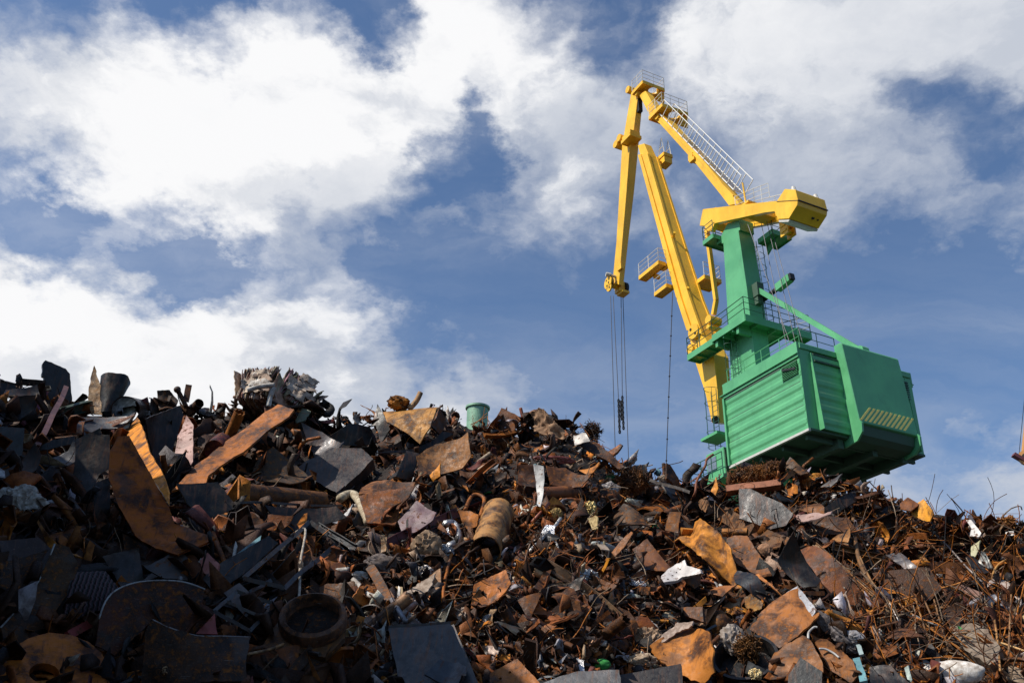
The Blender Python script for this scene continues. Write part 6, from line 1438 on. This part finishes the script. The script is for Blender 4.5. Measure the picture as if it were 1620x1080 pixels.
    lump('K', (60,500), 120, 120, 'rust', (.20,.10,.045), 'round_clod', 'scrap', 'rusty round clod at the left of the mustard-brown flake sheet', over=.35, rough=.15, ridged=False)
    # perforated plate, slab, sack, rods and hoops
    pl('L', [(690,240),(780,185),(840,240),(970,200),(965,235),(765,355)], 'rust', (.30,.19,.13), 'holed_plate', PC, 'small rusty plate punched with a grid of holes at the right', yaw=-25, pitch=35, over=.45, th=.05, holes_px=((752,238,8),(735,275,8),(765,300,8),(800,275,8),(790,315,7),(830,290,7)), short='the small plate with a grid of holes')
    pl('L', [(765,355),(900,280),(990,310),(930,520),(860,500),(800,430)], 'rust', (.07,.035,.028), 'dark_bracket', 'bracket', 'dark red-edged bracket side under the plate with the grid of holes', yaw=10, pitch=5, over=.4, th=.1)
    pl('L', [(720,560),(840,520),(1050,480),(1180,510),(1290,620),(1340,700),(1330,860),(1240,900),(1020,760),(850,640)], 'cloth', (.26,.205,.155), 'concrete_slab', 'slab', 'beige grey broken slab lying among wires at the lower right', yaw=-15, pitch=42, over=.3, th=.22, crumple=.012, rag=.3, short='the beige broken slab')
    pl('L', [(1350,930),(1450,905),(1590,960),(1600,1080),(1420,1050)], 'cloth', (.30,.22,.15), 'tan_slab', 'slab', 'tan broken slab at the bottom right corner', yaw=-15, pitch=40, over=.3, th=.18)
    lump('L', (865,985), 300, 130, 'cloth', (.85,.80,.73), 'white_sack', 'sack', 'large white sack bulging at the bottom edge on the right', over=1.0, rough=.16, freq=1.2, ridged=False, sub=5, short='the large white sack', depth=.8)
    pl('L', [(160,600),(260,545),(440,555),(590,580),(460,620),(300,640)], 'rust', (.12,.06,.05), 'peaked_sheet', SC, 'maroon-brown curled sheet left of the nest of wires', yaw=-10, pitch=55, over=.4, bend=-.2)
    pl('L', [(30,900),(150,890),(250,900),(330,980),(470,1085),(40,1085)], 'steel', (.025,.024,.026), 'curled_plate', PC, 'black curled plate at the bottom edge right of the teal bar', yaw=0, pitch=30, over=.6, bend=.18, bdir=60, short='the black curled plate')
    pl('L', [(385,925),(430,905),(465,1060),(420,1045)], 'paint', (.34,.42,.38), 'pale_sliver', SC, 'pale greenish sliver beside the black curled plate', yaw=-25, pitch=20, over=.8)
    pl('L', [(900,110),(920,70),(1180,175),(1080,230),(960,150)], 'paint', (.20,.10,.07), 'red_brown_sheet', SC, 'red-brown sheet right of the long straight orange rod', yaw=-15, pitch=40, over=.3)
    lump('L', (1100,290), 110, 50, 'steel', (.10,.10,.125), 'dark_shell', SC, 'dark glossy curved shell right of the plate with the grid of holes', over=.5, rough=.2, ridged=False, rot=25)
    pl('L', [(1220,180),(1330,180),(1400,330),(1290,390),(1230,300)], 'steel', (.07,.075,.10), 'dark_pan', PC, 'dark bluish pan near the right edge behind the upright wires', yaw=-10, pitch=15, over=.4, bend=.2)
    lump('L', (1410,370), 60, 50, 'cloth', (.58,.50,.50), 'white_tuft', 'scrap', 'white shredded tuft near the right edge', over=.5, rough=.6)
    rod('L', [(-30,575),(120,400),(230,290),(265,275)], 8, 'rust', (0.54,0.27,0.12), 'straight_rod', RDc, 'orange rod rising left end of the long straight orange rod', over=.8)
    rod('L', [(260,275),(600,170),(900,90),(1165,-5)], 8, 'rust', (0.66,0.315,0.12), 'straight_rod', RDc, 'long straight orange rod crossing in front of the dark brown case', over=[.85,.85,.85,.8], sharp=True, short='the long straight orange rod')
    rod('L', [(485,40),(540,150),(620,320),(690,480)], 8, 'rust', (0.18,0.12,0.0975), 'upright_rod', RDc, 'dark upright rod with a pale tip, left one of two before the dark case', over=.9, sharp=True)
    rod('L', [(648,108),(690,260),(750,480),(800,640),(830,760)], 8, 'rust', (0.21,0.135,0.105), 'upright_rod', RDc, 'dark upright rod with a pale tip, right one of two before the dark case', over=.9, sharp=True)
    rod('L', [(497,230),(550,400),(600,560),(650,690)], 8, 'rust', (0.33,0.18,0.09), 'upright_rod', RDc, 'brown upright rod starting lower, between the two dark upright rods', over=.85, sharp=True)
    rod('L', [(-60,-190),(60,60),(240,270),(380,540)], 8, 'rust', (0.3,0.195,0.135), 'curved_rod', RDc, 'brown rod running down to the joint of the long straight orange rod', over=.9)
    rod('L', [(225,245),(300,400),(385,545)], 6, 'steel', (0.75,0.69,0.63), 'bright_wire', RDc, 'bright wire pair hanging from the joint of the long straight rod', over=.9)
    rod('L', [(330,280),(600,490),(760,610),(960,740)], 8, 'rust', (0.39,0.21,0.105), 'slanting_rod', RDc, 'brown rod slanting down right across the beige broken slab', over=.75)
    rod('L', [(470,395),(640,470),(850,555)], 9, 'steel', (0.675,0.645,0.6), 'pale_rod', RDc, 'pale grey rod slanting left of the beige broken slab', over=.75, sharp=True)
    rod('L', [(1250,190),(1285,400),(1320,640),(1350,960)], 9, 'rust', (0.42,0.255,0.15), 'upright_wire', RDc, 'tall tan upright wire at the right, crossing the beige slab', over=.9)
    rod('L', [(1465,110),(1450,400),(1440,640),(1430,860)], 8, 'rust', (0.3,0.195,0.15), 'upright_wire', RDc, 'tall brown upright wire near the right edge beside the white tuft', over=.9)
    rod('L', [(820,760),(825,660),(870,600),(1000,575),(1150,580),(1280,640)], 7, 'rust', (0.45,0.27,0.165), 'wire_loop', RDc, 'wire loop arching over the beige broken slab', over=.8)
    rod('L', [(835,820),(838,930),(842,1035)], 5, 'rust', (0.33,0.195,0.12), 'thin_wire', RDc, 'thin wire hanging down onto the large white sack', over=1.3)
    rod('L', [(930,590),(1120,650),(1300,660),(1590,755)], 9, 'rust', (0.69,0.51,0.36), 'pale_cable', 'cable', 'pale cable running right across the beige broken slab', over=.8)
    for k in range(5):
        y = 40+k*16
        rod('L', [(1225,80+k*8),(1290,35+k*9),(1400,60+k*13),(1500,130+k*20),(1560,260+k*10),(1500+k*14,400-k*6)], 6, 'cloth', (.56,.47,.42), 'pale_hoop', RDc, ('outermost','second outermost','middle','second innermost','innermost')[k]+' pale hoop of the bundle of wire hoops at the right edge', over=.75+.03*k)
heap_left(); heap_middle(); heap_centre_right(); heap_right()
OVER_ADD[0] = 0.0
bpy.context.view_layer.update()

# ------------------------------------------------------------------ smaller loose pieces, each its own object
TOP = np.array(RIDGE, float)
def ridge_y(px): return float(np.interp(px, TOP[:, 0], TOP[:, 1]))
COLW = dict(RB='rust-brown', BR='dull brown', DK='dark brown', BK='black', RO='rusty orange', OR='bright orange', DG='dark grey', GR='grey', TN='tan', BG='beige', WH='white', MR='maroon', SL='silvery')
used = set()
def auto_label(q, size, colk, shape, quiet=False):
    """say which piece it is: size, colour, form, and where it lies beside a large piece"""
    refs = sorted(((h[0][0]-q[0])**2+(h[0][1]-q[1])**2, h[1], h[0]) for h in HERO if h[1].startswith('the '))[:9]
    for k, (d2, nm, c) in enumerate(refs):
        dx, dy = q[0]-c[0], q[1]-c[1]; d = math.sqrt(d2)
        if d < 14: where = ['lying on', 'lying against']
        elif abs(dx) > 2*abs(dy): w = 'right of' if dx > 0 else 'left of'; where = [('just ' if d < 70 else 'some way ')+w]
        elif abs(dy) > 2*abs(dx): w = 'below' if dy > 0 else 'above'; where = [('just ' if d < 60 else 'some way ')+w]
        else: w = ('below' if dy > 0 else 'above')+' and '+('right' if dx > 0 else 'left')+' of'; where = [('just ' if d < 70 else 'further ')+w]
        for wh in where:
            lb = '%s %s %s %s %s' % (size, COLW[colk], shape, wh, nm)
            if lb not in used and len(lb.split()) <= 16:
                used.add(lb); return lb
    return None
rnd = random.Random(11)
def unit_sheet(kind, seed):
    r = random.Random(seed)
    n = r.randint(4, 7); ph = r.uniform(0, 6)
    asp = r.uniform(.35, .9)
    poly = [(math.cos(ph+2*math.pi*(i+r.uniform(-.3, .3))/n)*.5*r.uniform(.75, 1.15), asp*math.sin(ph+2*math.pi*(i+r.uniform(-.3, .3))/n)*.5*r.uniform(.75, 1.15)) for i in range(n)]
    # keep the outline simple
    poly.sort(key=lambda p: math.atan2(p[1], p[0]))
    if kind == 'plate':
        lip = (r.choice((0, 90, 180, 270))+r.uniform(-20, 20), r.uniform(.5, .75), r.choice((-1, 1))*r.uniform(.9, 2.5))
        return sheet_mesh(poly, .035, bend=r.uniform(-.15, .15), bdir=r.uniform(0, 180), crumple=.02, seed=seed, res=9, rag=.1, fold=(lip, (r.uniform(0, 360), r.uniform(-.1, .3), r.uniform(-.6, .6))))
    if kind == 'bent': return sheet_mesh(poly, .03, bend=.05, crumple=.03, seed=seed, res=11, wrap=r.choice((-1, 1))*r.uniform(1.2, 3.6), fold=((r.uniform(0, 180), r.uniform(.0, .4), r.uniform(-.8, .8)),), rag=.15)
    return sheet_mesh(poly, .025, bend=r.uniform(-.2, .2), bdir=r.uniform(0, 180), crumple=.12, freq=2.2, seed=seed, res=13, rag=.35, wrap=r.choice((0, 1, -1))*r.uniform(.8, 2.2), fold=((r.uniform(0, 360), r.uniform(-.2, .2), r.uniform(-1.3, 1.3)), (r.uniform(0, 360), r.uniform(.1, .5), r.uniform(-1.6, 1.6))))
def proto(kind, seed):
    r = random.Random(seed); mb = MB()
    if kind in ('plate', 'bent', 'crumple'): v, f = unit_sheet(kind, seed); mb.add(v, f)
    elif kind == 'pipe':
        R0 = r.uniform(.07, .16); K = 8; seg = 14
        def rg(x, rr): return [Vector((x+.02*math.sin(3*i+seed), rr*math.cos(2*math.pi*i/seg)*(1+.12*noise.noise((i*.5, x*2, seed))), rr*math.sin(2*math.pi*i/seg))) for i in range(seg)]
        o_ = [rg(-.5+k/K, R0) for k in range(K+1)]; i_ = [rg(-.5+k/K, R0*.86) for k in range(K+1)]
        mb.loft(o_+i_[::-1]+[o_[0]], cap=False)
    elif kind == 'strip':
        w = r.uniform(.05, .12); a0 = r.uniform(-1.2, 1.2); tw = r.uniform(-1.6, 1.6); rings = []
        for k in range(13):
            t = k/12-.5; c = Vector((t, .16*math.sin(a0+t*3), .20*math.cos(a0+t*4))); ang = tw*t*2; e = Vector((0, math.cos(ang), math.sin(ang)))*w/2; g = Vector((0, -math.sin(ang), math.cos(ang)))*.012
            rings.append([c+e+g, c-e+g, c-e-g, c+e-g])
        mb.loft(rings)
    elif kind == 'angle':
        w = r.uniform(.06, .13); th = .016; sec = [(-w/2, 0), (w/2, 0), (w/2, th), (-w/2+th, th), (-w/2+th, w), (-w/2, w)]
        rings = [[Vector((k/6-.5, a+.03*math.sin(k*.9+seed), b+.03*math.cos(k*.7+seed))) for a, b in sec] for k in range(7)]; mb.loft(rings)
    elif kind == 'rod':
        ln = [Vector((k/8-.5, .07*noise.noise((k*.4, seed, 0))*2, .07*noise.noise((k*.4, seed, 7))*2)) for k in range(9)]; mb.tube(ln, r.uniform(.010, .018), 6)
    o = mb.build({'plate':'scrap_plate','bent':'bent_sheet','crumple':'crumpled_sheet','pipe':'pipe_stub','strip':'twisted_strip','angle':'angle_iron','rod':'iron_rod'}[kind], SM['rust'])
    smooth_by_angle(o, 40)
    return o
KINDS = dict(plate=(14, 'flat plate', 'metal plate', 'loose scrap plates'), bent=(14, 'bent sheet', 'metal sheet', 'bent scrap sheets'), crumple=(16, 'crumpled sheet', 'metal sheet', 'crumpled scrap sheets'), pipe=(4, 'pipe stub', 'pipe', 'pipe stubs in the heap'), strip=(8, 'twisted strip', 'metal strip', 'twisted strips in the heap'), angle=(4, 'angle iron', 'beam', 'angle irons in the heap'), rod=(5, 'iron rod', 'rod', 'iron rods in the heap'))
PROT = {k: [proto(k, 31*i+len(k)*7) for i in range(v[0])] for k, v in KINDS.items()}
fresh = {id(o) for v in PROT.values() for o in v}
def place_loose(px, py, kind, colk, mat, size, over, orient=None):
    q = (px, py)
    sz = 'small' if size*65 < 26 else ('mid-sized' if size*65 < 44 else 'large')
    lb = auto_label(q, sz, colk, KINDS[kind][1])
    if lb is None: return
    p = pt(q, over); src = rnd.choice(PROT[kind])
    if id(src) in fresh: o = src; fresh.discard(id(src))
    else: o = src.copy(); col.objects.link(o)
    o.material_slots[0].link = 'OBJECT'; o.material_slots[0].material = SM[mat]
    c = COLS[colk]; j = rnd.uniform(.75, 1.3); o.color = (c[0]*j, c[1]*j*rnd.uniform(.92, 1.08), c[2]*j, 1)
    o.location = p
    if orient == 'face':
        n = facing(px, py, rnd.uniform(-60, 40), rnd.uniform(-5, 60)); u, v = frame(n); M3 = Matrix((u, v, n)).transposed() @ Matrix.Rotation(rnd.uniform(0, 6.28), 3, 'Z')
        o.rotation_euler = M3.to_euler()
    else: o.rotation_euler = (rnd.uniform(0, 6.28), rnd.uniform(-.7, .7), rnd.uniform(0, 6.28))
    o.scale = (size, size*rnd.uniform(.8, 1.2), size*rnd.uniform(.8, 1.2)) if kind in ('plate', 'bent', 'crumple') else (size,)*3
    tag(o, lb, KINDS[kind][2], KINDS[kind][3])
def pick_colour(px, py):
    x = px/1620
    if x < .33: w = dict(BK=20, DK=30, DG=7, BR=20, RB=15, RO=5, MR=4, GR=3, TN=1.5)
    elif x < .62: w = dict(BR=22, RB=24, DK=18, RO=11, BK=8, DG=5, TN=5, OR=3, GR=4, BG=3, WH=1, SL=1)
    else: w = dict(RB=26, BR=22, RO=16, DK=14, OR=5, TN=6, BK=6, GR=4, BG=3, WH=1.2, DG=4)
    ks = list(w); return rnd.choices(ks, [w[k] for k in ks])[0]
tries = 0; made = 0; NK = {}
while made < 1450 and tries < 9000:
    tries += 1
    px = rnd.uniform(-15, 1635); y0 = ridge_y(px); py = y0+(1090-y0)*rnd.random()**.85-4
    xi, yi = int(px)+100, int(min(max(py, 0), 1179))
    if MASK[yi, xi] and rnd.random() < .93: continue
    if px < 560 and rnd.random() < .5: continue
    if 1080 < px < 1490 and py < y0+6: continue
    kind = rnd.choices(list(KINDS), (19, 20, 20, 4, 13, 6, 8))[0]
    if NK.get(kind, 0) >= 295: continue
    NK[kind] = NK.get(kind, 0)+1
    colk = pick_colour(px, py)
    mat = 'foil' if colk == 'SL' else 'steel' if colk in ('DG', 'GR', 'BK') else rnd.choice(('cloth', 'paint')) if colk in ('WH', 'BG') else 'rust'
    base_s = min(1.35, max(.20, rnd.lognormvariate(-.72, .50)))
    if px < 560: base_s *= 1.75
    if kind in ('strip', 'angle', 'rod', 'pipe'): base_s *= 1.4
    rad = base_s*68*.42; hit = sum(bool(MASK[int(min(max(py+rad*math.sin(a), 0), 1179)), int(min(max(px+rad*math.cos(a), -99), 1719))+100]) for a in (0, .8, 1.6, 2.4, 3.2, 4, 4.8, 5.6))
    if hit >= 2 and rnd.random() < .97: NK[kind] -= 1; continue
    place_loose(px, py, kind, colk, mat, base_s, rnd.uniform(.0, .32), 'face' if kind in ('plate', 'bent', 'crumple') else None)
    made += 1
for v in PROT.values():
    for o in v:
        if id(o) in fresh: bpy.data.objects.remove(o)

# ------------------------------------------------------------------ the countless small bits
rng = np.random.default_rng(5)
PAL = np.array([(.044,.019,.010), (.12,.043,.015), (.28,.09,.019), (.52,.18,.024), (.014,.013,.014), (.055,.052,.055), (.33,.24,.16), (.58,.54,.49), (.36,.36,.38), (.13,.035,.028), (.05,.28,.09), (.15,.32,.36)])
PW_M = np.array([25, 26, 16, 5, 14, 7, 6, 4.0, 4.2, 2.4, .25, .2]); PW_L = np.array([34, 24, 13, 3, 17, 5, 2, .8, 1, 2, .1, .1])
def sample_px(n, xr=(-260, 1880), bias=.95):
    xs = rng.uniform(xr[0], xr[1], n); ys = np.array([ridge_y(x) for x in xs]); u = rng.random(n)**bias
    return xs, ys-6+(1150-ys)*u
def rotmats(n):
    q = rng.normal(size=(n, 4)); q /= np.linalg.norm(q, axis=1)[:, None]; w, x, y, z = q.T
    return np.stack([np.stack([1-2*(y*y+z*z), 2*(x*y-z*w), 2*(x*z+y*w)], -1), np.stack([2*(x*y+z*w), 1-2*(x*x+z*z), 2*(y*z-x*w)], -1), np.stack([2*(x*z-y*w), 2*(y*z+x*w), 1-2*(x*x+y*y)], -1)], 1)
def debris(name, n, kind, smin, smax, label=None, keep_in_mask=.03):
    xs, ys = sample_px(n)
    pos = []; pxs = []
    for x, y in zip(xs, ys):
        xi, yi = int(x)+100, int(min(max(y, 0), 1179))
        if 0 <= xi < 1820 and MASK[yi, xi] and rng.random() > keep_in_mask: continue
        if x < 540 and rng.random() < .30: continue
        s, t = S(x, y); pos.append(s+ray(x, y)*(-rng.uniform(-.10, .22))); pxs.append(x)
    pos = np.array([tuple(p) for p in pos]); n = len(pos); pxs = np.array(pxs)
    size = smin*(smax/smin)**(rng.random(n)**1.8)
    size *= np.where(pxs < 540, 1.6, 1.0)
    RM = rotmats(n)
    zone = np.array([noise.noise((p[0]*.55, p[1]*.55, p[2]*.55+4)) for p in pos])
    PW_B = PW_M*np.array([.5, .8, 1, 1.2, .6, 1.4, 2.6, 3.5, 4, 1.5, 1, 1]); PW_D = PW_M*np.array([1.8, 1, .5, .3, 2.5, 1, .3, .3, .3, 1, .5, .5]); PW_O = PW_M*np.array([.5, 1, 2, 3, .3, .3, .7, .3, .3, 1, .5, .5])
    mixed = np.where(zone > .30, rng.choice(len(PAL), n, p=PW_B/PW_B.sum()), np.where(zone > .12, rng.choice(len(PAL), n, p=PW_O/PW_O.sum()), np.where(zone < -.22, rng.choice(len(PAL), n, p=PW_D/PW_D.sum()), rng.choice(len(PAL), n, p=PW_M/PW_M.sum()))))
    cidx = np.where(pxs < 540, rng.choice(len(PAL), n, p=PW_L/PW_L.sum()), mixed)
    cols = PAL[cidx]*rng.uniform(.65, 1.4, (n, 1))*rng.uniform(.92, 1.08, (n, 3))
    if kind == 'shard':       # torn bent flakes, four by three points
        nu, nv = 4, 3
        U_, V_ = np.meshgrid(np.linspace(-.5, .5, nu), np.linspace(-.5, .5, nv), indexing='ij'); b = np.stack([U_.ravel(), V_.ravel()], -1)
        P_ = np.repeat(b[None], n, 0)+rng.normal(0, .075, (n, nu*nv, 2))
        asp = rng.uniform(.14, .75, n); bend = rng.normal(0, 1.5, n); tw = rng.normal(0, 1.1, n)
        X = P_[..., 0]; Y = P_[..., 1]*asp[:, None]; Z = bend[:, None]*(X**2-.08)+tw[:, None]*X*Y+rng.normal(0, .05, (n, nu*nv))
        loc = np.stack([X, Y, Z], -1); nv_ = nu*nv
        faces = [(i*nv+j, (i+1)*nv+j, (i+1)*nv+j+1, i*nv+j+1) for i in range(nu-1) for j in range(nv-1)]
        # sheet thickness
        loc2 = loc.copy(); loc2[..., 2] -= .02/np.maximum(size[:, None]*3, .3)
        loc = np.concatenate([loc, loc2], 1)
        rim = [i*nv for i in range(nu)]+[(nu-1)*nv+j for j in range(1, nv)]+[i*nv+nv-1 for i in range(nu-2, -1, -1)]+[j for j in range(nv-2, 0, -1)]
        faces = faces+[tuple(k+nv_ for k in reversed(f)) for f in faces]+[(rim[(k+1) % len(rim)], rim[k], rim[k]+nv_, rim[(k+1) % len(rim)]+nv_) for k in range(len(rim))]
    elif kind == 'chunk':
        c = np.array([(x, y, z) for z in (-.5, .5) for y in (-.5, .5) for x in (-.5, .5)])
        loc = np.repeat(c[None], n, 0)*rng.uniform(.25, 1.0, (n, 1, 3))+rng.normal(0, .12, (n, 8, 3)); faces = [(0, 2, 3, 1), (4, 5, 7, 6), (0, 1, 5, 4), (2, 6, 7, 3), (0, 4, 6, 2), (1, 3, 7, 5)]
    elif kind == 'curl':      # long curled strips
        m_ = 9; t = np.linspace(-.5, .5, m_)
        a = rng.normal(0, 2.6, n)[:, None]; w = rng.uniform(.02, .15, n)[:, None]; tw = rng.normal(0, 2.5, n)[:, None]; ph = rng.uniform(0, 6.28, n)[:, None]
        cx = t[None]*np.cos(a*t[None]*.5); cz = t[None]*np.sin(a*t[None]*.7)+.06*np.sin(ph+t[None]*9); cy = .10*np.sin(ph*1.7+t[None]*6)
        ey = np.cos(tw*t[None]+ph)*w; ez = np.sin(tw*t[None]+ph)*w
        A_ = np.stack([cx, cy+ey, cz+ez], -1); B_ = np.stack([cx, cy-ey, cz-ez], -1); g = np.stack([np.zeros_like(ey), -ez, ey], -1)*.22
        loc = np.concatenate([A_+g, B_+g, B_-g, A_-g], 1)
        faces = [(k+m_*s, k+1+m_*s, k+1+m_*((s+1) % 4), k+m_*((s+1) % 4)) for s in range(4) for k in range(m_-1)]+[(0, m_, 2*m_, 3*m_), (m_-1, 4*m_-1, 3*m_-1, 2*m_-1)]
    k = loc.shape[1]
    wv = np.einsum('nij,nkj->nki', RM, loc*size[:, None, None])+pos[:, None]
    F = np.array([list(f)+[f[-1]]*(4-len(f)) for f in faces]); nf = len(faces)
    idx = (F[None]+(np.arange(n)*k)[:, None, None]).reshape(-1)
    me = bpy.data.meshes.new(name); V = wv.reshape(-1, 3); me.vertices.add(len(V)); me.vertices.foreach_set('co', V.astype(np.float32).ravel())
    me.loops.add(len(idx)); me.loops.foreach_set('vertex_index', idx.astype(np.int32)); me.polygons.add(n*nf); me.polygons.foreach_set('loop_start', np.arange(0, n*nf*4, 4, dtype=np.int32)); me.polygons.foreach_set('loop_total', np.full(n*nf, 4, np.int32))
    me.update(calc_edges=True); me.validate()
    ca = me.color_attributes.new('paint', 'FLOAT_COLOR', 'POINT'); cc = np.ones((len(V), 4), np.float32); cc[:, :3] = np.repeat(cols, k, 0); ca.data.foreach_set('color', cc.ravel())
    me.materials.append(DM); o = bpy.data.objects.new(name, me); col.objects.link(o)
    tag(o, label, 'scrap', kind='stuff'); return o
debris('small_flakes', 19000, 'shard', .08, .75, 'countless small rusty flakes and torn bits filling the heap')
debris('small_chunks', 2600, 'chunk', .04, .20, 'countless small rusty chunks lying between the larger pieces')
debris('curled_shavings', 9500, 'curl', .16, 1.2, 'countless curled strips and shavings of metal all over the heap')
def wires(name, spots, label):
    mb = MB(); r = random.Random(3)
    for (x0, x1, y0, y1, n, lmin, lmax, flat, shade) in spots:
        for _ in range(n):
            px, py = r.uniform(x0, x1), r.uniform(y0, y1)
            if py < ridge_y(px)-8: continue
            xi, yi = int(px)+100, int(min(py, 1179))
            if 0 <= xi < 1820 and MASK[yi, xi] and r.random() < .75: continue
            p = pt((px, py), r.uniform(.0, .45)); L = r.uniform(lmin, lmax); d = Vector((r.gauss(0, 1), r.gauss(0, .5), r.gauss(0, flat))).normalized(); cv = Vector((r.gauss(0, 1), r.gauss(0, 1), r.gauss(0, 1)))*r.choice((.1, .25, .6)); ln = [p]
            for k in range(7): d = (d+cv*.25+Vector((r.gauss(0, .12), r.gauss(0, .12), r.gauss(0, .12)))).normalized(); ln.append(ln[-1]+d*L/7)
            c = PAL[r.choices((0, 1, 2, 3, 6, 5), (1.5, 2.5, 5, 3, 5, 1.5))[0]]*r.uniform(.7, 1.3)
            nv = len(mb.v); mb.tube(ln, r.uniform(.006, .015), 4, cap=False); mb.c += [tuple(c)]*(len(mb.v)-nv)
    o = mb.build(name, DM, smooth=True); tag(o, label, 'wire', kind='stuff')
wires('wire_tangle', [(1380,1640,950,1085,620,.5,1.8,.8,0), (1300,1640,830,1000,560,.4,1.6,.8,0), (1150,1480,765,850,360,.3,1.0,.6,0), (820,1200,690,900,420,.25,.9,.8,0), (560,1200,880,1085,460,.2,.9,.8,0), (380,560,830,960,260,.2,.8,.7,0), (0,520,640,1080,160,.3,1.1,.8,0), (1450,1640,835,860,60,.3,.8,.6,0), (640,960,670,720,160,.2,.6,.7,0)],
      'tangles of thin rusty wire spread over the heap')
